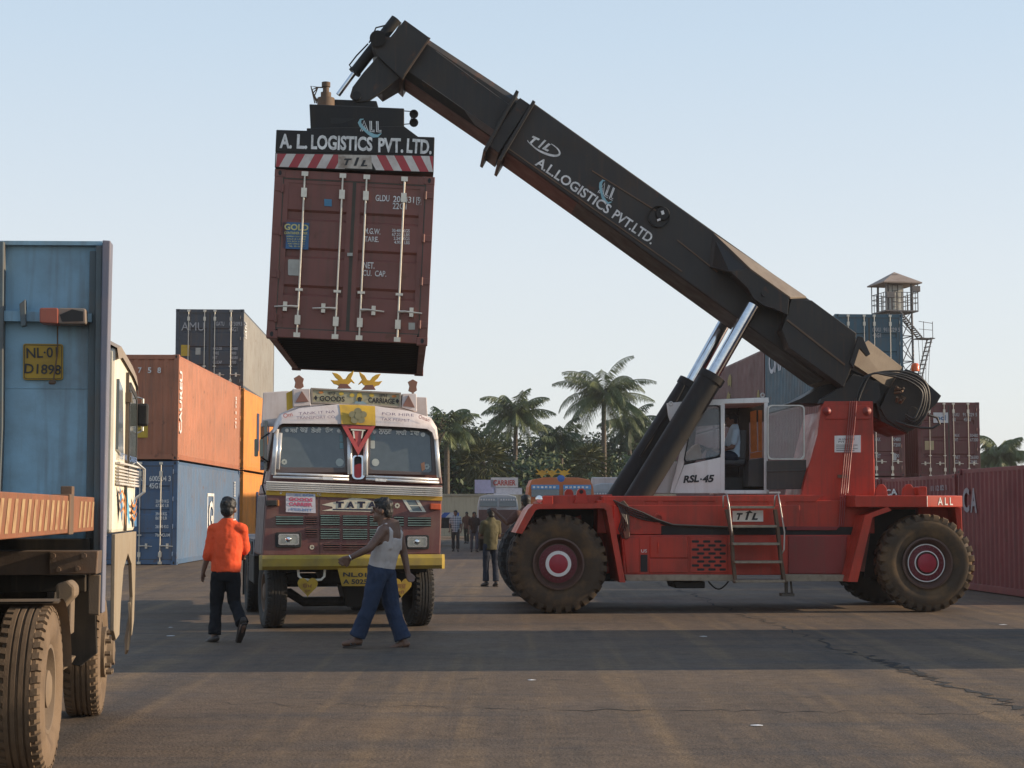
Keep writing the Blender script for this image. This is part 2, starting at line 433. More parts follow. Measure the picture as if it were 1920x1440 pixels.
# --- wheels
WR = .82
def stacker_wheel(x, y, front, near):
    c = V((x, y, WR))
    mb = MB(); tyre(mb, c, WR, .46, .41, 30, .048, lugw=.66)
    ty = mb.build('wheel', DUSTTYRE if near else TYRE, stk, smooth=True)
    s = -1 if near else 1
    mb = MB()
    mb.lathe([(.415, .16 * s), (.43, .22 * s), (.40, .225 * s), (.375, .17 * s), (.36, .14 * s), (.33, .10 * s), (.32, .10 * s), (.0001, .10 * s)], c, 1, 48)
    o = mb.build('rim', plain('rim_brown', (.10, .055, .04), .55), ty, smooth=True)
    if not near: return
    mb = MB(); mb.lathe([(.315, .08 * s), (.315, .13 * s), (.19, .145 * s)], c, 1, 48)
    for k in range(24):
        a = 2 * math.pi * k / 24; p = c + V((math.cos(a) * .265, .135 * s, math.sin(a) * .265)); mb.lathe([(.018, 0), (.018, .03 * s), (.0001, .032 * s)], p, 1, 6)
    mb.build('hub_flange', plain('hub_red', (.16, .02, .028), .5), ty, smooth=True)
    mb = MB()
    if front:
        mb.lathe([(.212, .14 * s), (.212, .185 * s), (.158, .19 * s)], c, 1, 48)
    else:
        mb.lathe([(.205, .14 * s), (.205, .165 * s), (.188, .166 * s)], c, 1, 48); mb.lathe([(.318, .13 * s), (.318, .142 * s), (.302, .143 * s), (.302, .13 * s)], c, 1, 48)
    mb.build('hub_ring', WHITE, ty, smooth=True)
    mb = MB(); mb.lathe([(.16, .14 * s), (.158, .19 * s), (.10, .205 * s), (.0001, .21 * s)], c, 1, 40)
    mb.build('hub_cap', plain('hub_cap_red', (.36, .022, .04), .45), ty, smooth=True)
for yy, nr in ((.23, True), (.80, False), (3.0, False), (3.55, False)): stacker_wheel(0, yy, True, nr)
XR = S.px(1734, 1060, .2).x
for yy, nr in ((.25, True), (3.1, False)): stacker_wheel(XR, yy, False, nr)
mb = MB(); mb.lathe([(.0001, .3), (.3, .3), (.3, 3.4), (.0001, 3.4)], (0, 0, WR), 1, 20); mb.lathe([(.0001, .5), (.2, .5), (.2, 2.9), (.0001, 2.9)], (XR, 0, WR), 1, 20)
split_parts(mb.build('axle', BLACK, stk, smooth=True))

# --- chassis
sp('chassis', [([(1120, 938), (1640, 938), (1640, 1000), (1120, 1000)], .62, 3.15),
               ([(1165, 1003), (1600, 1003), (1600, 1078), (1170, 1078)], .56, 3.2),
               ([(1010, 940), (1145, 940), (1145, 1000), (1010, 1000)], 1.3, 2.6),
               ([(1112, 985), (1168, 985), (1168, 1075), (1130, 1075)], 1.2, 2.7)], RED)
# upper beam with slots
mb = MB()
mb.pp(S, [(1130, 930), (1365, 930), (1365, 940), (1130, 940)], .60, 1.2)
mb.pp(S, [(1365, 928), (1545, 928), (1530, 941), (1365, 941)], .60, 1.2)
mb.pp(S, [(1150, 947), (1500, 947), (1500, 1002), (1150, 1002)], .595, .66)
for a, b in ((1130, 1208), (1233, 1243), (1340, 1372), (1440, 1475)): mb.pp(S, [(a, 938), (b, 938), (b, 949), (a, 949)], .602, 1.2)
mb.build('deck_beam', RED, stk, bevel=.01)
sp('slot_shadow_plate', [([(1200, 939), (1480, 939), (1480, 948), (1200, 948)], .9, .95)], BLACK, bevel=0)
sp('hose_channel', [([(1240, 986), (1600, 988), (1600, 1003), (1240, 1003)], .575, .615)], BLACK, bevel=0)
dr = sp('access_door', [([(1219, 1006), (1290, 1006), (1290, 1046), (1219, 1046)], .53, .57)], RED)
mb = MB(); a = S.px(1234, 1016, .5); b = S.px(1234, 1036, .5); mb.tube([a + V((0, .03, 0)), a, b, b + V((0, .03, 0))], .008, 6); mb.build('handle', RED, dr)
sp('side_panel', [([(1217, 1048), (1290, 1048), (1290, 1074), (1217, 1074)], .535, .57), ([(1168, 1008), (1199, 1008), (1199, 1075), (1175, 1075)], .54, .57)], RED)
mb = MB(); mb.pp(S, [(1201, 1040), (1214, 1040), (1214, 1072), (1201, 1072)], .552, .58); mb.build('battery_isolator_box', DARK, stk)
mb = MB(); ptext(mb, S, 'US', (1202, 1036), (1213, 1036), 6, .555); mb.build('lettering', LETTER, stk)
gr = sp('vent_grille', [([(1294, 1007), (1364, 1007), (1364, 1074), (1294, 1074)], .535, .57)], RED)
mb = MB()
for r in range(8):
    y = 1013 + r * 7.5
    for k in range(-1, 4):
        x0 = 1297 + k * 21 + (10 if r % 2 else 0); x1 = x0 + 14
        x0 = max(1297, x0); x1 = min(1361, x1)
        if x1 - x0 > 3: mb.pp(S, rr(x0, y, x1, y + 4.6, 2, 2), .532, .54)
mb.build('vent_slots', DARK, gr)
sp('engine_cover_panel', [([(1478, 1005), (1589, 1005), (1583, 1076), (1478, 1076)], .53, .57)], REDDIRTY)
fp = sp('foot_plate', [([(1172, 1078), (1376, 1078), (1376, 1089), (1174, 1089)], .35, .75), ([(1473, 1077), (1596, 1078), (1594, 1090), (1473, 1090)], .35, .75)], TREADPLATE, bevel=.006)
# under-chassis tank, hose loop, jack stand
sp('fuel_tank', [([(1262, 1090), (1322, 1090), (1322, 1103), (1266, 1103)], .6, 1.4)], DARK, bevel=.02)
mb = MB(); p0 = S.px(1328, 1090, .6); p1 = S.px(1366, 1090, .6)
mb.tube([p0 + (p1 - p0) * t - V((0, 0, .13 * math.sin(math.pi * t))) for t in [i / 12 for i in range(13)]], .014, 6); mb.build('hose', HOSE, stk, smooth=True)
mb = MB(); a = S.px(1474, 1090, .7)
mb.bar(a, V((a.x, .7, a.z - .2)), .05, .05); mb.bar(a + V((.08, 0, 0)), V((a.x + .10, .7, a.z - .22)), .03, .03); mb.box(a.x - .1, a.x + .12, .6, .8, a.z - .25, a.z - .2); mb.build('support_stand', paint('stand_grey', (.12, .115, .10), .6), stk)

# --- front fender (folded plate over the dual tyres)
FO = [(967, 999), (990, 955), (1000, 945), (1135, 943), (1146, 949), (1173, 1092)]
FI = [(979, 1001), (1004, 957), (1010, 954), (1132, 953), (1137, 957), (1162, 1092)]
def fold(name, FO, FI, d0, d1, mat):
    mb = MB(); A = S.poly(FO, d0); B = S.poly(FI, d0); o = V((0, d1 - d0, 0)); n = len(A)
    for i in range(n - 1):
        mb.bridge([A[i], A[i + 1], B[i + 1], B[i]], [A[i] + o, A[i + 1] + o, B[i + 1] + o, B[i] + o])
    bmesh.ops.remove_doubles(mb.bm, verts=mb.bm.verts, dist=.0005)
    return mb.build(name, mat, stk)
fold('front_fender', FO, FI, -.03, 1.25, RED)
fold('front_fender', FO, FI, 2.75, 3.85, RED)
sp('wheel_arch_liner', [([(1000, 955), (1134, 955), (1162, 1090), (1100, 1090), (1090, 965), (1000, 1000)], 1.22, 1.26)], DARK, bevel=0)
# front deck frame and lifting lugs
mb = MB()
mb.pp(S, [(1020, 929), (1148, 927), (1148, 944), (1020, 946)], 1.0, 1.15)
mb.pp(S, [(1017, 930), (1037, 930), (1037, 946), (1017, 946)], .6, 1.2)
mb.pp(S, [(1076, 944), (1083, 920), (1086, 916), (1094, 916), (1098, 920), (1103, 944)], .9, 1.02)
mb.pp(S, [(1058, 935), (1059, 922), (1063, 917), (1071, 917), (1075, 922), (1076, 935)], 2.3, 2.4)
mb.build('front_frame', RED, stk, bevel=.01)
mb = MB(); c = S.px(1090, 922, .895); mb.lathe([(.001, -.004), (.035, -.004), (.035, .01)], c, 1, 16); mb.build('lug_eye', DARK, stk)
mb = MB(); c = S.px(1011, 936, .58); mb.lathe([(.0001, -.03), (.055, -.02), (.065, 0), (.06, .08), (.0001, .09)], c, 1, 20); mb.build('headlight', CHROME, stk, smooth=True)

# --- hydraulic foot and hose bundle in front of the chassis
mb = MB()
for k in range(4):
    y0 = 955 + k * 3.2; off = .50 + .02 * k
    pts = [S.px(1150 + k * 2, 938 + k * 3, off), S.px(1178, y0 - 4 + k, off - .05), S.px(1205, y0 + 6 + k * 1.0, off), S.px(1232, 974 + k * 1.4, off), S.px(1262, 984 + k * 1.5, off + .04), S.px(1380 + k * 8, 989 + k * 1.6, off + .03)]
    mb.tube(pts, .018, 6)
for k in range(4):
    mb.tube([S.px(1158 + k * 4, 945 + k, .5), S.px(1167 + k * 3, 968 + k * 5, .45), S.px(1160 + k * 4, 992, .5), S.px(1168 + k * 3, 1010, .55)], .014, 6)
mb.build('hose_bundle', HOSE, stk, smooth=True)
sp('valve_bracket', [([(1158, 944), (1170, 938), (1180, 950), (1181, 1008), (1172, 1012), (1166, 985)], .5, .53)], RUST)
mb = MB(); mb.lathe([(.09, -.02), (.09, .03), (.055, .03), (.055, -.02), (.09, -.02)], S.px(1235, 972, .57), 1, 20); mb.build('grommet', RED, stk)

# --- ladder
ld = None
mb = MB()
for (a, b, y) in ((1370, 1452, 951), (1373, 1457, 987), (1374, 1462, 1020), (1378, 1467, 1054), (1379, 1472, 1090)):
    A = S.px(a, y, .2 if y < 1000 else .12); B = S.px(b, y, .2 if y < 1000 else .12); mb.box(A.x, B.x, A.y, A.y + .3, A.z - .02, A.z + .02)
ld = mb.build('ladder', TREADPLATE, stk, bevel=.004)
mb = MB()
for pts in ([(1362, 955), (1372, 1000), (1374, 1050), (1379, 1093)], [(1453, 955), (1460, 1010), (1464, 1050), (1471, 1092)]):
    P = [S.px(x, y, .3) for x, y in pts]
    for i in range(3): mb.bar(P[i], P[i + 1], .05, .12, V((0, 1, 0)))
split_parts(mb.build('stringer', RUST, ld))
mb = MB()
for pts in ([(1356, 952), (1356, 930), (1363, 927), (1367, 950), (1372, 995), (1372, 1004)], [(1452, 950), (1453, 930), (1459, 926), (1463, 950), (1471, 998), (1470, 1030), (1466, 1038)]):
    mb.tube([S.px(x, y, .15) for x, y in pts], .014, 7)
split_parts(mb.build('handrail', STEEL, ld, smooth=True))
pl = sp('nameplate', [([(1374, 958), (1431, 957), (1431, 978), (1374, 978)], .55, .58)], WHITE, bevel=0)
mb = MB(); ptext(mb, S, 'T', (1381, 975), (1393, 975), 13, .548, bold=.05, shear=.3); ptext(mb, S, 'I', (1397, 975), (1406, 975), 16, .548, bold=.06, shear=.3); mb.ngon(S.poly([(1397, 962), (1406, 957), (1412, 962)], .547)); ptext(mb, S, 'L', (1409, 975), (1421, 975), 13, .548, bold=.05, shear=.3)
mb.build('lettering', LETBLACK, pl)

# --- mast
def mast(d0, d1):
    return sp('mast_plate', [([(1546, 752), (1637, 752), (1641, 935), (1600, 960), (1495, 960), (1508, 905), (1533, 815), (1540, 765)], d0, d1)], RED, bevel=.015)
mt = mast(.95, 1.15); mast(2.65, 2.85)
sp('mast_web', [([(1530, 830), (1545, 770), (1552, 770), (1512, 955), (1500, 955)], 1.15, 2.65), ([(1560, 860), (1640, 860), (1640, 940), (1560, 940)], 1.3, 2.5)], RED)
mb = MB()
mb.pp(S, [(1556, 760), (1632, 760), (1632, 786), (1548, 786)], .925, .96); mb.build('pivot_cap', RED, mt, bevel=.008)
mb = MB()
for x in (1551, 1625):
    c = S.px(x, 771, .93); mb.lathe([(.0001, -.05), (.03, -.05), (.03, -.03), (.075, -.03), (.075, .02)], c, 1, 18)
split_parts(mb.build('pivot_bolt', REDDIRTY, mt, smooth=True))
nt_ = sp('notice_board', [([(1565, 817), (1614, 816), (1614, 848), (1565, 848)], .935, .95)], WHITE, bevel=0)
mb = MB()
for i, w in enumerate((30, 26)): ptext(mb, S, ['AL LOGISTICS', 'PVT LTD'][i], (1572, 825 + i * 5), (1572 + w, 825 + i * 5), 3, .933)
for k in range(4): mb.pp(S, [(1568, 834 + k * 3.4), (1608 - 6 * (k % 2), 834 + k * 3.4), (1608 - 6 * (k % 2), 835 + k * 3.4), (1568, 835 + k * 3.4)], .932, .934)
mb.build('lettering', LETBLACK, nt_)
# pipes down the mast and along the chassis
mb = MB()
for k in range(4): mb.tube([S.px(1594 + k * 4, 752, .9), S.px(1590 + k * 4, 800, .9), S.px(1584 + k * 4, 850, .9), S.px(1577 + k * 4, 925, .55)] + ([S.px(1574 + k * 4, 985, .55), S.px(1568, 993 - k * 2, .55), S.px(1475, 993 - k * 2, .55)] if k < 3 else []), .011, 6)
mb.build('hydraulic_pipe', REDDIRTY, stk, smooth=True)
mb = MB()
mb.box(*[c for p in zip(S.px(1570, 890, .9), S.px(1590, 896, .86)) for c in sorted(p)]); mb.build('pipe_clamp', RUST, stk)

# --- rear fender and counterweight
mb = MB()
zt, zb = S.px(1700, 929, 0).z, S.px(1700, 951, 0).z
xa, xb, xc = S.px(1603, 940, 0).x, S.px(1738, 940, 0).x, S.px(1800, 940, .45).x
ol = [V((xa, 0, 0)), V((xb, 0, 0)), V((xc, .32, 0)), V((xc + .03, 3.4, 0)), V((xb, 3.75, 0)), V((xa, 3.75, 0))]
mb.bridge([V((p.x, p.y, zb)) for p in ol], [V((p.x, p.y, zt)) for p in ol])
mb.pp(S, [(1722, 929), (1795, 929), (1795, 1000), (1722, 1000)], .9, 2.9)
mb.pp(S, [(1640, 952), (1800, 952), (1803, 1075), (1640, 1075)], 1.1, 2.7)
mb.pp(S, [(1790, 951), (1803, 951), (1805, 1003), (1797, 1003)], .5, 3.2)
mb.build('counterweight', RED, stk, bevel=.012)
mb = MB(); A = ol[1].lerp(ol[2], .30); B = ol[1].lerp(ol[2], .72); n = V((B.y - A.y, -(B.x - A.x), 0)).normalized(); h = zt - zb
mb.quad(*[p + n * .003 for p in (V((ol[1].x, ol[1].y, zb + .01)), V((ol[1].x, ol[1].y, zt - .01)))] + [p + n * .003 for p in (ol[1].lerp(ol[2], .015) + V((0, 0, zt - .01)), ol[1].lerp(ol[2], .015) + V((0, 0, zb + .01)))])
add_text(mb, 'A L L', V((A.x, A.y, zb + h * .18)), V((B.x, B.y, zb + h * .18)), h * .66, n, .02, lift=.006); mb.build('lettering', LETTER, stk)
fold('rear_fender', [(1664, 950), (1622, 966), (1590, 1091)], [(1672, 957), (1636, 970), (1608, 1091)], 0, 1.1, RED)
sp('rear_arch_liner', [([(1640, 955), (1795, 955), (1795, 1050), (1620, 1085)], 1.06, 1.1)], DARK, bevel=0)
mb = MB()
for x in (1653, 1704): mb.pp(S, [(x - 12, 930), (x - 10, 916), (x - 4, 908), (x + 4, 908), (x + 10, 916), (x + 12, 930)], .5, .58)
mb.pp(S, rr(1722, 912, 1738, 930, 4), .4, .7)
split_parts(mb.build('lifting_lug', RED, stk, bevel=.008))

# --- cab
cab = sp('cab', [([(1262, 925), (1283, 872), (1353, 857), (1353, 925)], 1.2, 1.24),
                 ([(1351, 752), (1359, 752), (1359, 925), (1351, 925)], 1.195, 1.245),
                 ([(1310, 750), (1441, 745), (1442, 755), (1359, 757), (1351, 760), (1303, 762)], 1.19, 2.7),
                 ([(1298, 762), (1305, 760), (1282, 872), (1262, 925), (1256, 925)], 1.2, 1.25),
                 ([(1359, 919), (1442, 919), (1442, 926), (1359, 926)], 1.19, 2.7),
                 ([(1433, 750), (1440, 750), (1440, 922), (1433, 922)], 1.195, 1.235),
                 ([(1228, 925), (1244, 868), (1270, 865), (1258, 925)], 1.35, 1.9)], WHITE, bevel=.008)
mb = MB(); ptext(mb, S, 'RSL', (1281, 906), (1311, 904), 14, 1.196, bold=.045, shear=.25); ptext(mb, S, '45', (1317, 905), (1340, 904), 14, 1.196, bold=.045, shear=.25)
mb.pp(S, [(1313, 897), (1316, 897), (1316, 900), (1313, 900)], 1.193, 1.199); mb.build('lettering', LETBLACK, cab)
WIN = rq([(1302, 761), (1351, 759), (1352, 856), (1281, 868)], 9)
mb = MB(); A = S.poly(WIN, 1.185); B = S.poly(inset(WIN, 2.2), 1.185); mb.ring(A, B, V((0, .05, 0))); wf = mb.build('window_frame', DARK, cab)
mb = MB(); mb.pp(S, inset(WIN, 2), 1.205, 1.215); mb.build('pane', glass('cab_glass', (.5, .56, .58), .22), cab)
mb = MB()   # interior
for pts, a, b in (([(1300, 765), (1440, 757), (1440, 790), (1300, 800)], 2.66, 2.7), ([(1262, 868), (1440, 868), (1440, 922), (1262, 922)], 2.66, 2.7), ([(1385, 757), (1405, 757), (1405, 922), (1385, 922)], 2.6, 2.66), ([(1300, 757), (1312, 757), (1290, 925), (1275, 925)], 2.6, 2.68),
                  ([(1360, 895), (1432, 895), (1432, 918), (1360, 918)], 1.9, 2.6), ([(1405, 862), (1433, 858), (1433, 912), (1403, 912)], 1.4, 1.9)):
    mb.pp(S, pts, a, b)
mb.build('cab_interior', paint('cab_lining', (.045, .042, .04), .7), cab)
mb = MB(); mb.pp(S, [(1407, 772), (1418, 769), (1420, 846), (1408, 848)], 2.5, 2.52); mb.pp(S, [(1422, 769), (1429, 769), (1429, 845), (1422, 846)], 2.5, 2.52); mb.build('reflection_strip', plain('reflection_orange', (.72, .24, .07), .8), cab)  # orange strips painted in as the reflection of containers in the glass
mb = MB(); mb.pp(S, [(1407, 850), (1429, 846), (1429, 858), (1407, 860)], 2.5, 2.52); mb.build('reflection_strip', MATS['reflection_orange'], cab)
mb = MB(); mb.lathe([(.16, -.012), (.175, 0), (.16, .012), (.145, 0), (.16, -.012)], (0, 0, 0), 2, 24); mb.bar(V((-.15, 0, 0)), V((.15, 0, 0)), .03, .01); mb.bar(V((0, -.15, 0)), V((0, .15, 0)), .03, .01); mb.caps((0, 0, 0), (-.1, 0, -.3), .03, .04)
c = S.px(1322, 840, 1.9); mb.xform(Matrix.Translation(c) @ Matrix.Rotation(R(25), 4, 'Y')); mb.build('steering_wheel', DARK, cab, smooth=True)
mb = MB(); mb.pp(S, [(1388, 806), (1400, 806), (1398, 862), (1384, 862)], 1.7, 2.15); mb.pp(S, [(1356, 862), (1398, 860), (1398, 872), (1356, 872)], 1.7, 2.15); mb.build('seat', plain('seat_vinyl', (.05, .05, .05), .6), cab, bevel=.03)
mb = MB(); mb.pp(S, [(1302, 835), (1312, 830), (1318, 860), (1290, 866), (1284, 856)], 1.4, 1.7); mb.build('bag', plain('bag_cloth', (.32, .22, .14), .9), cab, bevel=.03)
# open door folded back against the body
DR = rq([(1438, 757), (1511, 757), (1512, 917), (1438, 918)], 6)
dd = MB(); DW = rq([(1439, 759), (1509, 759), (1509, 862), (1439, 862)], 9)
dd.pp(S, [(1438, 864), (1512, 862), (1512, 917), (1438, 918)], 1.08, 1.12); dd.pp(S, [(1438, 882), (1512, 880), (1512, 884), (1438, 886)], 1.07, 1.09)
door = dd.build('cab_door', paint('door_dark', (.04, .038, .034), .55), stk, bevel=.01)
mb = MB(); mb.ring(S.poly(DW, 1.07), S.poly(inset(DW, 2.4), 1.07), V((0, .05, 0))); wf = mb.build('door_window_frame', STEEL, door)
mb = MB(); mb.pp(S, inset(DW, 2), 1.095, 1.105); mb.build('door_pane', glass('door_glass', (.36, .36, .35), .24), door)
mb = MB(); mb.pp(S, [(1250, 756), (1292, 752), (1276, 800), (1260, 800), (1253, 780)], 1.3, 1.33); mb.build('mirror', WHITE, stk, bevel=.006)
mb = MB(); mb.lathe([(.03, -.01), (.045, 0), (.03, .01), (.02, 0), (.03, -.01)], S.px(1430, 741, 1.5), 1, 16); mb.lathe([(.03, -.01), (.045, 0), (.03, .01), (.02, 0), (.03, -.01)], S.px(1258, 757, 1.3), 1, 16); split_parts(mb.build('lifting_eye', WHITE, stk, smooth=True))
mb = MB(); a = S.px(1442, 925, 1.0); mb.box(a.x, a.x + .2, 1.0, 1.2, a.z, a.z + .03); mb.build('door_catch', STEEL, stk)

# --- lift cylinders
def cyl(name, A, B, Cc, rb, rrod):
    """barrel A->B, chrome rod B->Cc"""
    mb = MB(); d = (B - A).normalized()
    mb.tube([A, B - d * .12, B - d * .12, B, B, B + d * .02], [rb, rb, rb * 1.1, rb * 1.1, rb * 1.02, rb * .6], 24)
    mb.tube([A - d * .1, A], [rb * .7, rb * .7], 16)
    o = mb.build(name, BLACK, stk, smooth=True)
    mb = MB(); mb.tube([B, Cc], rrod, 20); mb.build('rod', CHROME, o, smooth=True)
    return o
cyl('lift_cylinder', S.px(1182, 955, .95), S.px(1337, 703, .95), S.px(1412, 572, .95), .215, .118)
cyl('lift_cylinder', S.px(1152, 945, 2.85), S.px(1296, 717, 2.85), S.px(1378, 570, 2.85), .215, .118)
mb = MB(); mb.tube([S.px(1282, 722, 2.6), S.px(1276, 735, 2.6), S.px(1262, 760, 2.6), S.px(1235, 800, 2.6), S.px(1200, 855, 2.6)], .025, 7); mb.build('hydraulic_pipe', BLACK, stk, smooth=True)

# --- boom: cross-section lofted along the boom axis
D0, D1 = 1.25, 2.45
def boom_section(topA, botA, topB, botB, d0, d1, ch):
    """rings at the front (A) and rear (B) ends; top/bottom edge pixels seen on the near plane d0"""
    rings = []
    for t, b in ((topA, botA), (topB, botB)):
        T, Bt = S.px(*t, d0), S.px(*b, d0); n = (T - Bt); h = n.length; n.normalize(); r = []
        for d, k in ((d0 + ch, 0), (d0, ch), (d0, h - ch), (d0 + ch, h), (d1 - ch, h), (d1, h - ch), (d1, ch), (d1 - ch, 0)):
            r.append(V((Bt.x, d, Bt.z)) + n * k)
        rings.append(r)
    return rings
boom = MB(); boom.loft(boom_section((1000, 192), (942, 279), (1606, 624), (1545, 714), D0, D1, .02)); boom = boom.build('boom', BOOM, stk, bevel=.012)
ib = MB(); ib.loft(boom_section((800, 68), (757, 142), (985, 190), (932, 262), D0 + .05, D1 - .05, .11)); inb = ib.build('inner_boom', BOOM, stk, bevel=.01)
UNDER = paint('boom_underside_rust', (.13, .045, .030), .6, (.09, .05, .035), .5, 2, .4)
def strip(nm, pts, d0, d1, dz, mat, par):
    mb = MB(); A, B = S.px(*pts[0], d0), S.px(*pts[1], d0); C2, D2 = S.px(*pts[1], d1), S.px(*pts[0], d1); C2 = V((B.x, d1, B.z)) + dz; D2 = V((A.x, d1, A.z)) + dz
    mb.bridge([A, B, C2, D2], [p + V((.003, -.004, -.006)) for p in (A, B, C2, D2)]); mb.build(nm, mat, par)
nrm = (S.px(800, 68, D0) - S.px(757, 142, D0)).normalized()
SHEEN = plain('sky_sheen_grey', (.16, .16, .155), .3, .3)  # grey strips put the sky's sheen on the boom chamfers into colour
strip('sky_sheen_strip', ((818, 96), (953, 195)), D0 + .048, D0 + .15, nrm * .10, SHEEN, inb)
strip('sky_sheen_strip', ((792, 150), (930, 246)), D0 + .048, D0 + .15, -nrm * .10, SHEEN, inb)
mb = MB(); a, b = S.px(757, 142, D0 + .05), S.px(932, 262, D0 + .05); A = [V((p.x, d, p.z)) - nrm * .005 for p, d in ((a, D0 + .17), (b, D0 + .17), (b, D1 - .17), (a, D1 - .17))]; mb.bridge(A, [p - nrm * .006 for p in A]); mb.build('boom_underside', UNDER, inb)
mb = MB(); a, b = S.px(950, 284, D0), S.px(1362, 578, D0); A = [V((p.x, d, p.z)) - nrm * .008 for p, d in ((a, D0 + .03), (b, D0 + .03), (b, D1 - .03), (a, D1 - .03))]; mb.bridge(A, [p - nrm * .006 for p in A]); mb.build('boom_underside', UNDER, boom)
mb = MB()
for t, b in (((968, 168), (906, 281)), ((999, 187), (934, 298))):
    T, B = S.px(*t, D0 - .12), S.px(*b, D0 - .12); ax_ = (S.px(1230, 358, D0) - S.px(1006, 200, D0)).normalized() * .06
    mb.bridge([T, T + ax_, B + ax_, B], [p + V((0, D1 - D0 + .24, 0)) for p in (T, T + ax_, B + ax_, B)])
mb.pp(S, [(975, 183), (994, 196), (935, 287), (915, 272)], D0 - .03, D1 + .03)
mb.build('boom_collar', BOOM, boom, bevel=.008)
mb = MB()   # weld seam strips on the near face
for a, b in (((950, 276), (1279, 509)), ((1110, 320), (1235, 398)), ((1270, 450), (1345, 510))):
    A, B = S.px(*a, D0 - .012), S.px(*b, D0 - .012); mb.bar(A, B, .012, .02)
split_parts(mb.build('weld_seam', RUST, boom))
# head
mb = MB(); mb.pp(S, [(759, 37), (806, 71), (759, 141), (755, 149), (712, 109), (697, 85), (698, 67), (732, 69)], D0 - .06, D1 + .06)
for d in (D0 + .02, D1 - .14): mb.pp(S, [(708, 106), (757, 140), (714, 173), (688, 190), (668, 192), (656, 180), (661, 163), (682, 135)], d, d + .12)
mb.pp(S, [(720, 118), (750, 146), (716, 166), (700, 150)], D0 + .1, D1 - .1)
hd = mb.build('boom_head', BOOM, stk, bevel=.01)
mb = MB(); a = S.px(806, 71, D0 - .07); b = S.px(758, 141, D0 - .07); mb.bar(a, b, .02, .03); mb.build('weld_seam', RUST, hd)
mb = MB(); mb.lathe([(.0001, -.04), (.075, -.04), (.075, 1.3), (.0001, 1.3)], S.px(669, 180, D0), 1, 20); mb.build('pivot_pin', BLACK, hd, smooth=True)
dl = 1.75
mb = MB(); A, B, Cc = S.px(743, 36, dl), S.px(664, 137, dl), S.px(634, 178, dl); mb.tube([A, A.lerp(B, .96), A.lerp(B, .96), B], [.10, .10, .115, .115], 16); mb.tube([S.px(708, 72, 1.1), S.px(708, 72, 2.4)], .14, 16)
dc = mb.build('damping_cylinder', BLACK, stk, smooth=True); mb = MB(); mb.tube([B, Cc], .045, 12); mb.build('rod', CHROME, dc, smooth=True)
mb = MB()
for pts in ([(725, 47), (705, 52), (695, 75), (692, 80)], [(718, 58), (708, 64), (704, 72)], [(690, 82), (668, 105), (655, 122), (660, 128)], [(752, 42), (742, 60), (736, 70)]):
    mb.tube([S.px(x, y, dl - .15) for x, y in pts], .014, 6)
mb.build('hose', HOSE, dc, smooth=True)
# side bulge plates by the lift-cylinder pin
gp = MB()
for d in (.82, 2.78):
    gp.pp(S, [(1369, 509), (1410, 505), (1480, 556), (1477, 590), (1449, 578), (1434, 574), (1413, 560), (1402, 540)], d, d + .1)
A = [S.px(1338, 437, D0), S.px(1512, 556, D0), S.px(1482, 557, .80), S.px(1408, 504, .80)]
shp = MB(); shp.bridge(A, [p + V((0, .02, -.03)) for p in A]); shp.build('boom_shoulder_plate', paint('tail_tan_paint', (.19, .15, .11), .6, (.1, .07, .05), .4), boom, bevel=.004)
A = [S.px(1337, 437, D0 - .01), S.px(1410, 505, .82), S.px(1369, 509, .82), S.px(1330, 500, D0 - .01)]; gp.bridge(A, [p + V((0, .03, -.02)) for p in A])
gp.pp(S, [(1376, 514), (1410, 510), (1472, 556), (1468, 580), (1420, 556)], .9, 2.75)
gp.build('cylinder_bracket', BOOM, boom, bevel=.006)
mb = MB(); mb.lathe([(.0001, -.06), (.05, -.06), (.05, -.03), (.125, -.03), (.125, .05)], S.px(1432, 551, .84), 1, 22); mb.build('pivot_pin', BOOM, boom, smooth=True)
db = MB(); db.pp(S, [(1474, 597), (1484, 560), (1522, 563), (1606, 625), (1597, 690), (1582, 726), (1479, 652), (1466, 618)], .86, D0)
db.build('boom_doubler', BOOM, boom, bevel=.012)
mb = MB(); mb.bar(S.px(1476, 600, .85), S.px(1584, 684, .85), .02, .03); mb.build('weld_seam', RUST, boom)
hub = MB(); hub.lathe([(.16, .1), (.17, -.03), (.19, -.05), (.19, .1)], S.px(1235, 407, D0), 1, 28); hub.lathe([(.0001, -.05), (.11, -.05), (.13, .0), (.13, .05)], S.px(1242, 401, D0), 1, 24)
hb = hub.build('sheave_hub', BLACK, stk, smooth=True)
mb = MB()
for pts in ([(1239, 396), (1244, 394), (1246, 401), (1241, 403)], [(1232, 411), (1238, 409), (1239, 413), (1233, 415)]): mb.pp(S, pts, D0 - .06, D0 - .04)
mb.build('sticker', LETTER, hb)
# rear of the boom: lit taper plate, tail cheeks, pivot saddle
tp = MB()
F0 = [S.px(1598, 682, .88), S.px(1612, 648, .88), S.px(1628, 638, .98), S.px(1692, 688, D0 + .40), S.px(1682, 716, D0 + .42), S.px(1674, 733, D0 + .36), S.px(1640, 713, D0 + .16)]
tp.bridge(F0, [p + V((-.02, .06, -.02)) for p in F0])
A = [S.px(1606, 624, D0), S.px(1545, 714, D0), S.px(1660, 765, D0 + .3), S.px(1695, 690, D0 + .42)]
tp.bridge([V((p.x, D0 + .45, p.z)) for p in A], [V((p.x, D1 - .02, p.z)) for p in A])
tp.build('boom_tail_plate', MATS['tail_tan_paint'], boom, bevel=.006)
mb = MB(); mb.pp(S, [(1610, 630), (1618, 632), (1632, 664), (1626, 668), (1612, 652), (1600, 690), (1594, 680)], .78, .87); mb.build('boom_gusset', BOOM, boom, bevel=.005)
tl = MB()
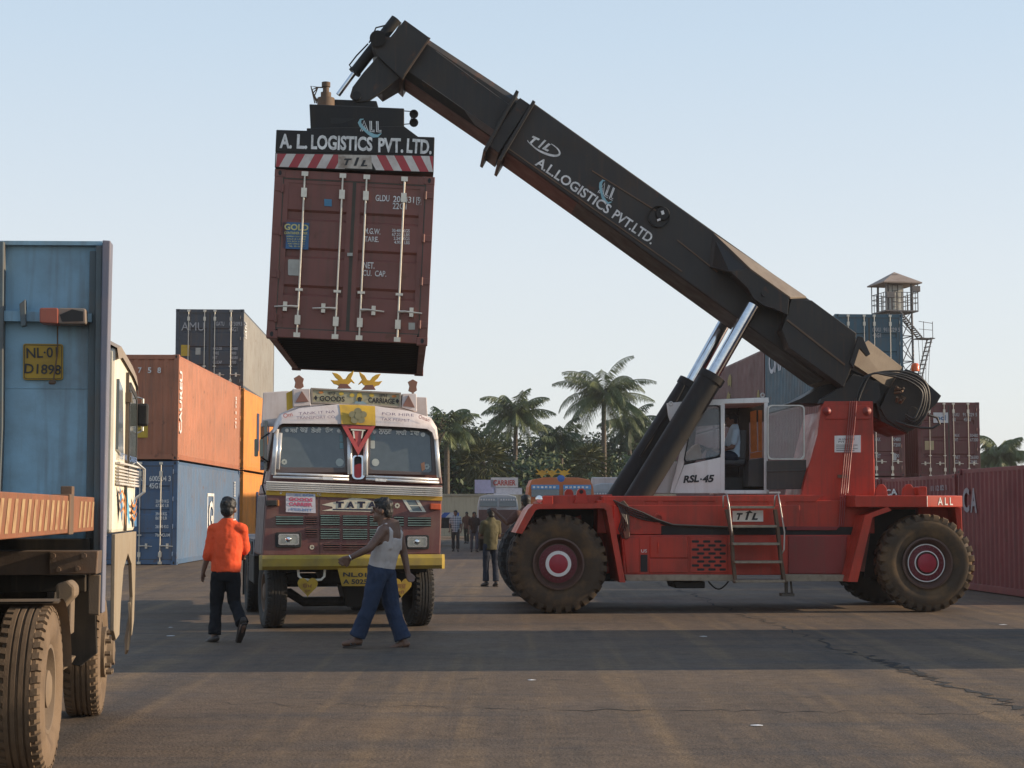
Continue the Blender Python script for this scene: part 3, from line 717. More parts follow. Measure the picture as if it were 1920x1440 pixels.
for d in (1.16, 2.4):
    tl.pp(S, [(1650, 765), (1664, 735), (1683, 705), (1700, 692), (1722, 700), (1738, 716), (1742, 760), (1728, 796), (1712, 806), (1700, 811), (1662, 786)], d, d + .14)
tl.pp(S, [(1700, 700), (1732, 712), (1765, 742), (1757, 756), (1737, 776), (1712, 806), (1690, 800)], 1.45, 2.3)
tl.pp(S, [(1640, 748), (1652, 790), (1702, 814), (1706, 806), (1664, 780)], 1.2, 2.5)
tl.pp(S, [(1590, 690), (1690, 735), (1665, 800), (1570, 735)], 1.32, 2.4)
tl.lathe([(.0001, -.05), (.1, -.05), (.1, 1.2), (.0001, 1.2)], S.px(1710, 773, 1.2), 1, 20)
tl.build('boom_tail', BOOM, boom, bevel=.008)
sd_ = MB()
for d in (.96, 2.66): sd_.pp(S, [(1536, 757), (1540, 748), (1582, 722), (1600, 700), (1648, 718), (1652, 748), (1640, 757)], d, d + .17)
sd_.pp(S, [(1480, 756), (1500, 748), (1545, 722), (1580, 715), (1600, 740), (1545, 757)], 1.5, 2.4)
sd_.build('pivot_saddle', BOOM, stk, bevel=.008)
mb = MB(); random.seed(3)
for k in range(4):
    q = 5 * k + random.uniform(-2, 2)
    pts = [(1600 + q * .6, 752), (1602 + q, 730), (1622 + q * .8, 706 - q * .3), (1660, 697 + q * .4), (1700, 699 + q * .9), (1733 - q * .4, 716 + q), (1742 - q * .9, 748 + q * .3), (1734 - q, 780 - q * .2), (1712, 800 - q), (1694, 790 - q)]
    d = 1.02 - .03 * k
    P = [S.px(x, y, d) for x, y in pts]; sm = []
    for i in range(len(P) - 1):
        a, b, c, e = P[max(0, i - 1)], P[i], P[i + 1], P[min(len(P) - 1, i + 2)]
        for t in (0, .25, .5, .75): sm.append(.5 * ((2 * b) + (c - a) * t + (2 * a - 5 * b + 4 * c - e) * t * t + (3 * b - a - 3 * c + e) * t ** 3))
    mb.tube(sm, .018, 6)
pts = [(1740, 778), (1757, 783), (1762, 795), (1748, 803), (1725, 802), (1700, 797), (1680, 790)]
mb.tube([S.px(x, y, .98) for x, y in pts], .022, 7)
mb.build('hose_coil', HOSE, stk, smooth=True)
mb = MB()
for k in range(9):
    a = S.px(1683 + random.uniform(-12, 12), 735 + random.uniform(-5, 24), 1.14); mb.tube([a, a + V((random.uniform(-.08, .08), -.1, random.uniform(-.05, .08)))], .022, 8)
mb.build('hose_coupling', RUST, stk)
mb = MB(); c = S.px(1716, 696, 1.7); mb.lathe([(.0001, 0), (.075, 0), (.075, .1), (.05, .14), (.0001, .15)], c, 2, 16); mb.build('beacon', plain('beacon_orange', (.75, .13, .03), .25), stk, smooth=True)
# boom lettering
mb = MB(); dT = D0 - .006
ptext(mb, S, 'A.L.LOGISTICS', (1002, 309), (1138, 402), 19, dT, bold=.02)
ptext(mb, S, 'PVT.LTD.', (1146, 408), (1220, 459), 19, dT, bold=.02)
ptext(mb, S, 'T', (992, 267), (1006, 274), 15, dT, bold=.06, shear=.35); ptext(mb, S, 'I', (1008, 276), (1015, 280), 19, dT, bold=.07, shear=.35); ptext(mb, S, 'L', (1016, 279), (1028, 285), 15, dT, bold=.06, shear=.35)
def stroke(mb, F, pts, w, d, ax=1):
    P = [F.px(x, y, d, ax) for x, y in pts]; n = len(P); A = []; B = []
    for i, p in enumerate(P):
        t = (P[min(i + 1, n - 1)] - P[max(i - 1, 0)]).normalized(); s = (V((0, 1, 0)).cross(t) if ax == 1 else V((1, 0, 0)).cross(t)).normalized()
        ww = (w[i] if isinstance(w, (list, tuple)) else w) / 2; A.append(p + s * ww); B.append(p - s * ww)
    for i in range(n - 1): mb.quad(A[i], A[i + 1], B[i + 1], B[i])
def arc(cx, cy, rx, ry, a0, a1, rot=0, n=18):
    c, s = math.cos(R(rot)), math.sin(R(rot)); out = []
    for i in range(n + 1):
        a = R(a0 + (a1 - a0) * i / n); x, y = rx * math.cos(a), ry * math.sin(a); out.append((cx + x * c - y * s, cy + x * s + y * c))
    return out
stroke(mb, S, arc(1022, 276, 30, 11, -75, 165, 25), [.012 + .025 * math.sin(math.pi * i / 18) for i in range(19)], dT - .002)
stroke(mb, S, arc(1019, 274, 33, 10, 20, 165, 25), .012, dT - .002)
def all_logo(mb, F, o, ex, ey, d, w):
    """outlined letters A L L: o = left baseline pixel, ex, ey = pixel vectors of width and height"""
    P = lambda x, y: (o[0] + ex[0] * x + ey[0] * y, o[1] + ex[1] * x + ey[1] * y)
    mb.m = 0
    for pl_ in ([(0, 0), (.18, 1), (.36, 0)], [(.09, .0), (.18, .55), (.27, 0)], [(.1, .3), (.26, .3)], [(.45, 1), (.45, 0), (.66, 0)], [(.52, 1), (.52, .14), (.66, .14)], [(.76, 1), (.76, 0), (.98, 0)], [(.83, 1), (.83, .14), (.98, .14)]):
        stroke(mb, F, [P(*q) for q in pl_], w, d)
    mb.m = 1
    stroke(mb, F, [P(*q) for q in [(.16, 1.15), (.02, 1.1), (-.04, .8), (.03, .5), (.2, .15), (.38, -.15), (.6, -.38), (.8, -.38), (.98, -.12)]], [.01, .03, .05, .05, .04, .05, .06, .04, .008], d - .003)
    mb.m = 0
all_logo(mb, S, (1121, 361), (28, 15), (8, -21), dT, .016)
TEAL = plain('teal_logo', (.25, .47, .52), .5)
mb.build('lettering', [LETTER, TEAL], boom)
# ============================================================ SHIPPING CONTAINERS
def corr(mb, F0, U, N, W, H0, H1, pitch=.278, dep=.036):
    """corrugated sheet starting at F0, running along U for W, set back along N, from height H0 to H1"""
    n = max(1, round(W / pitch)); p = W / n; prof = []
    for k in range(n): prof += [(k * p, 0), (k * p + p * .26, 0), (k * p + p * .5, dep), (k * p + p * .76, dep)]
    prof.append((W, 0)); lo = [mb.v(F0 + U * u + N * d + V((0, 0, H0))) for u, d in prof]; hi = [mb.v(F0 + U * u + N * d + V((0, 0, H1))) for u, d in prof]
    for i in range(len(lo) - 1): mb.f([lo[i], lo[i + 1], hi[i + 1], hi[i]])
CW = 2.438
def container(name, label, F, L, H, mat, group=None, doors=True, sides=(True, True), barmat=None, far_end=True, under=False, sidemat=None, roofmat=None):
    t = thing(name, label, 'container', F, group); w = CW / 2; barmat = barmat or BARS
    mb = MB()
    for x in (-w, w - .13):
        for y in (0, L - .10): mb.box(x, x + .13, y, y + .10, .118, H - .118)
        mb.box(x + .035 if x < 0 else x + .035, x + .095, .17, L - .17, H - .1, H - .01)
        mb.box(x + .01, x + .12, .17, L - .17, .02, .16)
    for y in (0, L - .1):
        mb.box(-w + .162, w - .162, y, y + .1, H - .13, H - .004); mb.box(-w + .162, w - .162, y, y + .1, .02, .15)
    if under:
        n = int(L / .32)
    o = mb.build('frame', mat, t, bevel=.006)
    if under:
        mb = MB()
        for k in range(1, n): mb.box(-w + .125, w - .125, k * L / n - .025, k * L / n + .02, .025, .14)
        mb.build('cross_members', plain('container_underside', (.012, .011, .010), .9), t)
    mb = MB()
    for x in (-w, w - .162):
        for y in (0, L - .178):
            for z in (0, H - .118):
                yo = -.003 if y == 0 else .003
                mb.box(x - .003 if x < 0 else x, x + .162 if x < 0 else x + .165, y + yo, y + .178 + yo, z - .002, z + .12)
    cst = mb.build('corner_casting', mat, t, bevel=.008)
    if under: split_parts(cst)
    mb = MB()
    for x in (-w + .08, w - .08):
        for z in (.059, H - .059):
            A = [V((x + .026 * math.cos(a), -.006, z + .04 * math.sin(a))) for a in [2 * math.pi * k / 12 for k in range(12)]]; mb.ngon(A)
    for sx in (-1, 1):
        for y in (.09, L - .09):
            for z in (.059, H - .059): mb.ngon([V((sx * (w + .006), y + .04 * math.cos(a), z + .026 * math.sin(a))) for a in [2 * math.pi * k / 12 for k in range(12)]])
    mb.build('casting_hole', DARK, cst)
    for sgn, on in ((-1, sides[0]), (1, sides[1])):
        if not on: continue
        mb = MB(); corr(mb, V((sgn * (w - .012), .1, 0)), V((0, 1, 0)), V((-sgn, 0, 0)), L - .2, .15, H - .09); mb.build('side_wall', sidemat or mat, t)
    mb = MB(); corr(mb, V((0, 0, 0)), V((1, 0, 0)), V((0, 1, 0)), L - .2, -(w - .07), w - .07, .21, .02)
    mb.xform(Matrix.Translation((0, .1, H - .03)) @ Matrix(((0, 0, 1, 0), (1, 0, 0, 0), (0, 1, 0, 0), (0, 0, 0, 1)))); mb.build('roof', roofmat or mat, t)
    mb = MB(); mb.box(-w + .12, w - .12, .1, L - .1, .15, .17); mb.build('floor', plain('container_underside', (.012, .011, .010), .9), t)
    if far_end:
        mb = MB(); corr(mb, V((-w + .13, L - .02, 0)), V((1, 0, 0)), V((0, -1, 0)), CW - .26, .15, H - .12); mb.build('end_wall', mat, t)
    if not doors:
        mb = MB(); corr(mb, V((-w + .13, .015, 0)), V((1, 0, 0)), V((0, 1, 0)), CW - .26, .15, H - .12); mb.build('end_wall', mat, t)
        return t
    z0, z1 = .15, H - .13
    for s in (-1, 1):
        xa, xb = (-w + .13, -.012) if s < 0 else (.012, w - .13)
        mb = MB(); Hd = z1 - z0; g = .13; prof = [(z0, .02), (z0 + .12, .02)]
        for k in range(1, 4):
            c = z0 + .02 + (Hd) * k / 4.0; prof += [(c - g / 2 - .02, .02), (c - g / 2 + .015, .056), (c + g / 2 - .015, .056), (c + g / 2 + .02, .02)]
        prof += [(z1, .02)]
        q = [(xa + .085, xb - .085)]
        lo = [mb.v(V((xa + .085, d, z))) for z, d in prof]; hi = [mb.v(V((xb - .085, d, z))) for z, d in prof]
        for i in range(len(lo) - 1): mb.f([lo[i], hi[i], hi[i + 1], lo[i + 1]])
        mb.box(xa, xa + .09, .008, .07, z0, z1); mb.box(xb - .09, xb, .008, .07, z0, z1)
        mb.box(xa + .09, xb - .09, .010, .05, z0, z0 + .07); mb.box(xa + .09, xb - .09, .010, .05, z1 - .07, z1)
        d = mb.build('door', mat, t)
        mb = MB()                                          # rubber gasket
        ex = xb if s < 0 else xa
        mb.box(ex - .014, ex + .014, .002, .05, z0, z1); mb.box(xa, xb, .003, .03, z1 - .018, z1 + .018); mb.box(xa, xb, .003, .03, z0 - .016, z0 + .016); ox = xa if s < 0 else xb
        mb.box(ox - .014, ox + .014, .003, .03, z0, z1)
        mb.build('gasket', plain('door_gasket', (.075, .065, .05), .8), d)
        mb = MB(); hx = (-w, -w + .15) if s < 0 else (w - .15, w)
        for k in range(4):
            z = z0 + .16 + (Hd - .32) * k / 3; mb.box(hx[0] + .01, hx[1] - .0, -.016, .01, z - .05, z + .045); mb.lathe([(.022, -.065), (.022, .06), (.0001, .061)], (ox, -.012, z), 2, 10)
        mb.build('hinge', mat, d, bevel=.004)
        bars = ((xa + .33, -1), (xb - .17, 1)) if s < 0 else ((xa + .17, -1), (xb - .33, 1))
        for bx, q in bars:
            mb = MB(); mb.tube([V((bx, -.035, .07)), V((bx, -.035, H - .07))], .016, 10)
            for z in (.06, H - .06): mb.box(bx - .05, bx + .05, -.05, .0, z - .035, z + .035)
            for z in (z0 + .14, z1 - .22): mb.box(bx - .042, bx + .042, -.058, .01, z - .07, z + .07)
            for z in (z0 + Hd * .26,): mb.box(bx - .055, bx + .055, -.052, .015, z - .018, z + .018)
            zz = z0 + Hd * .145; hxx = bx - .36 if s < 0 else bx + .36
            mb.tube([V((bx, -.04, zz)), V((bx + (hxx - bx) * .3, -.055, zz + .005)), V((hxx, -.05, zz - .012))], [.024, .018, .012], 8)
            mb.box(bx + (hxx - bx) * .55 - .03, bx + (hxx - bx) * .55 + .03, -.06, 0, zz - .07, zz + .07)
            mb.build('locking_bar', barmat, d, smooth=True)
    return t
def paintc(name, col, amt=.35, dirt=(.13, .09, .06), streak=.5): return paint(name, col, .5, dirt, amt, 1.1, streak, bump=.25, rust=.6)
def lines(mb, x, z, h, rows, gap=1.35, d=-.001, cw=.5):
    """small stencilled rows on a door: each (dx, text), cap height h, width from the letter count"""
    for i, row in enumerate(rows):
        for dx, s in row:
            zz = z - i * h * gap; add_text(mb, s, V((x + dx, d, zz)), V((x + dx + len(s) * h * cw, d, zz)), h, V((0, -1, 0)), .02)

# ------------------------------------------------------------ the hanging maroon container
HF = Frame(*list(WORLD.px(650.5, 640, 25.8))[:2], WORLD.px(650.5, 640, 25.8).z, 3.6, 2.35)
MAROON = paintc('maroon_container_paint', (.205, .070, .053), .3, (.11, .07, .05))
hung = container('shipping_container', 'maroon container hanging in the air from the stacker above the painted truck', HF, 6.058, 2.591, MAROON, under=True)
mb = MB()
def htext(s, a, b, h, mb=None, **k): ptext(mb, HF, s, a, b, h, .012, **k)
htext('GLDU', (704, 377), (730, 378), 12, mb); htext('206431', (737, 379), (776, 381), 12, mb); htext('9', (783, 382), (789, 382), 12, mb); htext('22G1', (736, 392), (762, 393), 12, mb)
htext('M.G.W.', (683, 438), (713, 440), 11, mb); htext('TARE.', (683, 453), (710, 454), 10, mb); htext('NET.', (681, 503), (702, 504), 12, mb); htext('CU.  CAP.', (680, 517), (724, 519), 11, mb)
for i, s in enumerate(('30.480 KGS', '67.200 LBS', ' 2.245 KGS', ' 4.950 LBS')): htext(s, (735 + (0, 0, 3, 4)[i], 435 + i * 7.4), (768, 436 + i * 7.4), 6, mb)
stroke(mb, HF, [(781, 370), (790, 370), (790, 384), (781, 384), (781, 370)], .008, .008)
mb.build('lettering', LETTER, hung)
mb = MB(); mb.pp(HF, [(530, 416), (580, 418), (578, 468), (530, 466)], .008, .018); decal = mb.build('company_plate', plain('decal_blue', (.035, .12, .26), .5), hung)
mb = MB(); DC = .004
ptext(mb, HF, 'GOLD', (533, 431), (578, 433), 12, DC, bold=.03); ptext(mb, HF, 'CONTAINER CORP.', (533, 439), (577, 440), 5, DC, bold=.03)
for i in range(5): ptext(mb, HF, ['SHIPPING CONTAINERS', 'SALE & LEASE', 'PO BOX 01887', 'PORT OFFICE ROAD', 'TEL. 55-18-111'][i], (537 + i, 444.5 + i * 4.6), (574 - i, 445.3 + i * 4.6), 2.7, DC)
mb.build('lettering', plain('decal_yellow', (.62, .56, .22), .5), decal)
mb = MB(); mb.pp(HF, [(608, 373), (622, 374), (622, 387), (608, 386)], .008, .016); mb.build('sticker', plain('decal_light_blue', (.06, .22, .36), .5), hung)
mb = MB(); mb.pp(HF, rq([(540, 486), (565, 487), (564, 517), (540, 516)], 3), .006, .018); mb.pp(HF, [(651, 474), (661, 474), (661, 480), (651, 480)], -.02, .0); mb.pp(HF, [(766, 605), (778, 605), (778, 618), (766, 618)], .006, .018); mb.build('data_plate', plain('aluminium_plate', (.38, .37, .33), .45, .4), hung)

# ------------------------------------------------------------ the spreader (part of the stacker)
def SPX(pts, d): return [S.I @ (HF.M @ HF.px(x, y, d)) for x, y in pts]
def hprism(mb, pts, d0, d1): mb.bridge(SPX(pts, d0), [p + (S.I.to_3x3() @ (HF.M.to_3x3() @ V((0, d1 - d0, 0)))) for p in SPX(pts, d0)])
mb = MB()
hprism(mb, [(518, 243), (583, 245), (586, 240), (757, 236), (784, 256), (815, 257), (814, 290), (516, 285)], -.05, .25)
hprism(mb, [(580, 195), (758, 203), (757, 262), (583, 258)], .26, 1.5)
hprism(mb, [(516, 285), (814, 290), (813, 324), (515, 314)], -.06, .30)
for xa, xb in ((540, 600), (730, 790)): hprism(mb, [(xa, 262), (xb, 264), (xb, 306), (xa, 304)], .35, 6.0)
hprism(mb, [(516, 287), (814, 292), (812, 318), (517, 312)], 5.75, 6.08)
spr = mb.build('spreader', BLACK, stk, bevel=.012)
mb = MB()
hprism(mb, [(575, 240), (755, 245), (752, 306), (575, 304)], 1.6, 4.9)
hprism(mb, [(605, 204), (720, 207), (722, 246), (602, 244)], 2.2, 4.9)
hprism(mb, [(625, 186), (706, 189), (712, 210), (618, 208)], 3.6, 5.0)
mb.build('rotator_block', BLACK, spr, bevel=.012)
mb = MB()
for x in (527, 801):
    for d in (.06, 5.85): hprism(mb, [(x - 10, 312), (x + 10, 313), (x + 10, 321), (x - 10, 320)], d, d + .15)
split_parts(mb.build('twistlock', BLACK, spr))
mb = MB(); A = SPX([(611, 196)], 3.4)[0]; up = V((0, 0, 1))
mb.lathe([(.0001, 0), (.15, 0), (.15, .16), (.09, .17), (.09, .26), (.055, .27), (.055, .36), (.075, .36), (.075, .44), (.0001, .45)], A - up * .05, 2, 16)
for k in range(4): mb.tube([A + V((-.1 - .03 * k, 0, .02)), A + V((-.2 - .02 * k, 0, .14 + .06 * k)), A + V((-.14, 0, .3)), A + V((-.02, 0, .3))], .012, 6)
mb.build('slewing_motor', RUST, spr, smooth=True)
mb = MB(); hprism(mb, [(620, 221), (665, 222), (640, 231), (620, 231)], -.056, -.05)
mb.build('opening', DARK, spr)
mb = MB()
P = SPX([(757, 208), (772, 209), (771, 216), (771, 232), (757, 233)], .4)
mb.tube([P[0], P[1], P[2], P[3]], .008, 6); mb.tube([P[4], P[3]], .008, 6)
lampm = mb.build('lamp_bracket', BLACK, spr)
for x, y in ((776, 214), (776, 230)):
    mb = MB(); c = SPX([(x, y)], .35)[0]; mb.lathe([(.0001, .05), (.05, .04), (.07, 0), (.07, -.015), (.06, -.018)], c, 1, 20); lm = mb.build('work_lamp', BLACK, spr, smooth=True)
# sign: lettering, stripes
SG = -.056
class SpF:                                                  # the sign's plane seen through the stacker's own axes
    def px(s, x, y, d, ax=1, tilt=None): return SPX([(x, y)], d)[0]
    def poly(s, pts, d, ax=1, tilt=None): return SPX(pts, d)
SF = SpF(); SN = (S.I.to_3x3() @ (HF.M.to_3x3() @ V((0, -1, 0))))
mb = MB()
for s, a, b in (('A.', (524, 278), (547, 279)), ('L.', (556, 279), (576, 280)), ('LOGISTICS', (583, 280), (698, 284)), ('PVT.', (709, 286), (756, 287)), ('LTD.', (762, 287), (809, 290))): ptext(mb, SF, s, a, b, 28, SG, n=tuple(SN), bold=.035)
all_logo(mb, SF, (676, 246), (40, 1.5), (-.5, -20), SG, .014)
mb.build('lettering', [LETTER, TEAL], spr)
STR_W = paint('stripe_white', (.62, .58, .53), .55, (.25, .15, .1), .4, 4, .3, bump=0); STR_R = paint('stripe_red', (.40, .04, .05), .5, (.2, .08, .06), .4, 4, .3, bump=0)
mb = MB(); lim = lambda x: (288 + (x - 515) * .016, 312.5 + (x - 515) * .033)
def stripe(x0, x1, sl, m):
    mb.m = m; pts = []
    for x, top in ((x0, 1), (x1, 1), (x1 + sl, 0), (x0 + sl, 0)):
        x = min(812, max(517, x)); pts.append((x, lim(x)[0] if top else lim(x)[1]))
    if abs(pts[0][0] - pts[1][0]) + abs(pts[2][0] - pts[3][0]) > 1.5: mb.ngon(SPX(pts, -.064))
for k in range(7): stripe(520 + k * 35 - 35, 537 + k * 35 - 35, -14, 1) if k < 5 else None; stripe(537 + k * 35 - 35, 555 + k * 35 - 35, -14, 0) if k < 5 else None
for k in range(6): stripe(690 + k * 33, 706 + k * 33, 15, 0) if k < 4 else None; stripe(706 + k * 33, 723 + k * 33, 15, 1) if k < 4 else None
mb.build('hazard_stripe', [STR_W, STR_R], spr)
mb = MB(); mb.ngon(SPX([(634, 290), (696, 291), (698, 317), (634, 315)], -.067)); wp = mb.build('worn_plate', paint('worn_plate', (.5, .45, .38), .6, (.16, .1, .07), .85, 5, .5, bump=0), spr)
mb = MB()
for s, a, b, h in (('T', (645, 310), (660, 310), 13), ('I', (663, 311), (674, 311), 16), ('L', (676, 312), (689, 312), 12)): ptext(mb, SF, s, a, b, h, -.07, n=tuple(SN), bold=.05, shear=.3)
mb.build('lettering', LETBLACK, spr)

# ------------------------------------------------------------ left stack, in the sun
BLUE = paintc('blue_container_paint', (.065, .13, .23), .3); BRICK = paintc('brick_red_container_paint', (.40, .145, .072), .3); SLATE = paintc('slate_container_paint', (.055, .065, .08), .3); SLATE_SUNLIT = paintc('slate_sunlit_side_paint', (.25, .24, .215), .25)  # pale grey side paint: sunlight on the slate put into the colour
ORANGE = paintc('orange_container_paint', (.66, .24, .03), .25); CRIMSON = paintc('crimson_container_paint', (.13, .034, .034), .4); TEALC = paintc('teal_container_paint', (.035, .10, .14), .35); BROWN = paintc('brown_container_paint', (.13, .045, .042), .4, (.09, .05, .04)); REDC = paintc('red_container_paint', (.21, .036, .036), .35, (.11, .045, .04))
LX = WORLD.px(332, 960, 47.5).x
def LF(y, z, yaw=1.0, dx=0): return Frame(LX - CW / 2 + dx - math.tan(R(1.0)) * (y - 47.5), y, z, yaw)
GL = 'containers stacked on the sunlit left side of the yard'
cb = container('shipping_container', 'blue container at the bottom of the left stack, doors facing the camera', LF(47.5, .19), 12.19, 2.88, BLUE, GL)
mb = MB(); lines(mb, -.02, 2.32, .15, [[(0, 'HCIU'), (.45, '600504 3')], [(.45, '45G1')]]); lines(mb, -.2, 1.72, .09, [[(0, 'MAX.WT.'), (.82, '30480 KG')], [(.82, '67200 LB')], [], [(0, 'TARE'), (.82, '3940 KG')], [(.82, '8690 LB')], [], [(0, 'NET'), (.82, '26540 KG')], [], [(0, 'CU.CAP'), (.82, '76.4 CU.M')]], 1.3)
mb.build('lettering', LETTER, cb)
def side_text(t, s, y0, y1, z, h, mat=None, L=None, vertical=False, sgn=1, d=.0, bold=.02):
    x = sgn * (CW / 2 + .004 + d); mb = MB(); n = V((sgn, 0, 0))
    if vertical: add_text(mb, s, V((x, y0, z)), V((x, y0, z + h)), y1 - y0, n, bold)
    elif sgn > 0: add_text(mb, s, V((x, y0, z)), V((x, y1, z)), h, n, bold)
    else: add_text(mb, s, V((x, y1, z)), V((x, y0, z)), h, n, bold)
    return mb.build('lettering', mat or LETTER, t)
side_text(cb, 'G', 5.5, 6.25, .85, .95)
mb = MB(); x = CW / 2 + .004; P = lambda y, z: V((x, y, z))
for a, b in ((P(5.2, .55), P(6.5, .64)), (P(5.2, 1.95), P(6.5, 2.04)), (P(5.2, .64), P(5.32, 1.95)), (P(6.38, .64), P(6.5, 1.95))): mb.quad(P(a.y, a.z), P(b.y, a.z), P(b.y, b.z), P(a.y, b.z))
mb.build('logo_frame', LETTER, cb)
side_text(cb, 'HCIU 600504', 11.1, 11.35, 1.5, 1.0, vertical=True)
cr = container('shipping_container', 'brick red container with white slanted side lettering, on top of the blue one', LF(47.45, 3.10), 12.19, 2.94, BRICK, GL, doors=False)
mb = MB()
for i, ch in enumerate('7315758'): add_text(mb, ch, V((-1.0 + i * .27, .004, 2.42)), V((-.9 + i * .27, .004, 2.42)), .16, V((0, -1, 0)), .02)
mb.build('lettering', LETTER, cr)
mb = MB(); mb.box(-.05, .38, -.004, .01, .62, 1.02); yl = mb.build('warning_label', plain('label_yellow', (.55, .36, .03), .6), cr)
mb = MB(); lines(mb, -.0, .9, .05, [[(0, 'CAUTION')], [(0, '9 FT 6 IN')], [(0, 'HIGH')]], 2, -.006); mb.build('lettering', LETBLACK, yl)
side_text(cr, 'CAUREU', .55, .95, .75, 1.75, vertical=True, bold=.03); side_text(cr, '731 5 758', 11.2, 11.45, 1.4, 1.1, vertical=True)
oL = container('shipping_container', 'lower orange container on the ground, directly behind the blue one', LF(60.1, .19, dx=.06), 12.19, 2.88, ORANGE, GL)
oU = container('shipping_container', 'bright orange container in the middle of the stack under the slate one', LF(60.1, 3.12, dx=.06), 12.19, 2.88, ORANGE, GL)
DBLUE = plain('letter_dark_blue', (.03, .035, .10), .5)
for o in (oL, oU): side_text(o, 'Echo', 5.0, 9.0, .95, 1.05, DBLUE); side_text(o, 'I', 3.5, 4.1, .8, 1.4, DBLUE)
gx = WORLD.px(457, 700, 61.4).x
cg = container('shipping_container', 'slate container with sunlight painted grey on its side, top of the left stack', Frame(gx - CW / 2 - .01, 61.3, 6.05, 2.8), 12.19, 2.9, SLATE, GL, sidemat=SLATE_SUNLIT)
mb = MB(); lines(mb, .22, 2.3, .15, [[(0, 'GATU'), (.47, '873093 5')], [(.47, '45G1')]]); lines(mb, .12, 1.42, .11, [[(0, 'MAX.GR'), (.62, '30480')], [(0, 'TARE'), (.62, '3900')], [(0, 'NET'), (.62, '26580')], [(0, 'CU.CAP'), (.62, '2700')]], 1.5)
add_text(mb, 'AMU', V((-1.02, .004, 2.12)), V((-.2, .004, 2.12)), .3, V((0, -1, 0)), 0); mb.build('lettering', plain('faded_lettering', (.38, .38, .38), .6), cg)
mb = MB(); mb.box(-1.02, -.72, -.003, .01, 1.2, 1.6); mb.build('label', MATS['label_yellow'], cg)
mb = MB(); mb.box(-.5, -.32, -.003, .01, 1.25, 1.5); mb.build('data_plate', MATS['aluminium_plate'], cg)
side_text(cg, 'GATU', 1.0, 1.7, 1.9, .6, vertical=True)

# ------------------------------------------------------------ right stacks
RYAW = 3.3
TX = WORLD.px(1568, 800, 60.5).x + CW / 2
GR = 'containers of the tall stack behind the stacker cab'
def RF(y, z): return Frame(TX - math.tan(R(RYAW)) * (y - 60.5), y, z, RYAW)
for i, (mat, lab) in enumerate(((CRIMSON, 'crimson container at ground level under the teal stack behind the mast'), (CRIMSON, 'crimson container with doors in the middle of the stack, below the teal one'), (TEALC, 'teal container at the top of the tall stack in front of the watch tower'))):
    c = container('shipping_container', lab, RF(60.5, i * 2.9), 12.19, 2.88, mat, GR)
    mb = MB(); lines(mb, .12, 2.25, .15, [[(0, 'CAXU'), (.40, '911029 5')], [(0, '45G1')]]); lines(mb, .15, 1.25 if i == 1 else .85, .13, [[(0, 'MAX'), (.6, '30480')], [(.6, '67200')], [], [(0, 'NET'), (.6, '3900')]], 1.5)
    if i == 1: mb.pp(RF(60.5, 2.9), [(1673, 851), (1680, 850), (1681, 863), (1673, 863)], 0, .01)
    mb.build('lettering', MATS['faded_lettering'], c)
    if i == 2: side_text(c, 'CMA', 8.2, 11.4, 1.6, 1.0, plain('faded_white', (.5, .52, .55), .6), sgn=-1)
bro = []
for j, y in enumerate((72.95, 85.4)):
    for i in range(3):
        lab = f"brown container, {['ground', 'middle', 'top'][i]} level of the {['nearer', 'farther'][j]} half of the brown row behind the cab"
        bro.append(container('shipping_container', lab, RF(y, i * 2.88), 12.19, 2.86, BROWN, GR, doors=False, sides=(True, i == 2)))
mb = MB()
for yy, zz, s in ((7.9, 1.5, .5), (8.2, .7, .5), (1.2, .3, .35), (10.6, .1, .3)):
    mb.ngon([V((-CW / 2 - .006, yy + math.cos(a) * s * random.uniform(.5, 1.2), zz + .6 + math.sin(a) * s * .7 * random.uniform(.5, 1.2))) for a in [2 * math.pi * k / 9 for k in range(9)]])
mb.build('paint_patch', plain('old_yellow_patch', (.25, .18, .04), .7), bro[2])
# crimson pair to the right, doors to the camera
CX = WORLD.px(1838, 800, 66).x - CW / 2
GC = 'crimson containers with doors facing the camera on the right'
for i in range(2):
    c = container('shipping_container', ['crimson container hidden at ground level below the upper right crimson one', 'crimson container standing upper right beside the distant palm, doors to the camera'][i], Frame(CX, 66, i * 2.98, RYAW), 12.19, 2.9, CRIMSON, GC)
    mb = MB(); lines(mb, .14, 2.35, .14, [[(0, 'CAXU'), (.42, '911029 5')], [(0, 'GB'), (.45, '45G1')]]); lines(mb, .22, 1.55, .13, [[(0, 'MAX'), (.6, '30480')], [(0, 'WT'), (.6, '67200')], [], [], [], [(0, 'NET'), (.6, '26580')], [(0, 'CU'), (.6, '2690')]], 1.3)
    mb.build('lettering', MATS['faded_lettering'], c)
    mb = MB(); mb.box(-.95, -.6, -.003, .012, 1.05, 1.4); mb.build('data_plate', plain('plate_straw', (.42, .36, .2), .6), c)
    mb = MB(); mb.box(-.6, -.02, -.003, .012, 2.1, 2.5); pl2 = mb.build('placard', plain('placard_white', (.6, .62, .62), .6), c)
    mb = MB(); add_text(mb, 'ocl', V((-.5, -.004, 2.2)), V((-.12, -.004, 2.2)), .2, V((0, -1, 0)), .02); mb.build('lettering', plain('placard_blue', (.05, .15, .3), .6), pl2)
c = container('shipping_container', 'crimson container in the dark gap between the teal stack and the crimson pair', Frame(CX - 2.9, 72, 0, RYAW), 12.19, 2.9, CRIMSON, GC, doors=False)
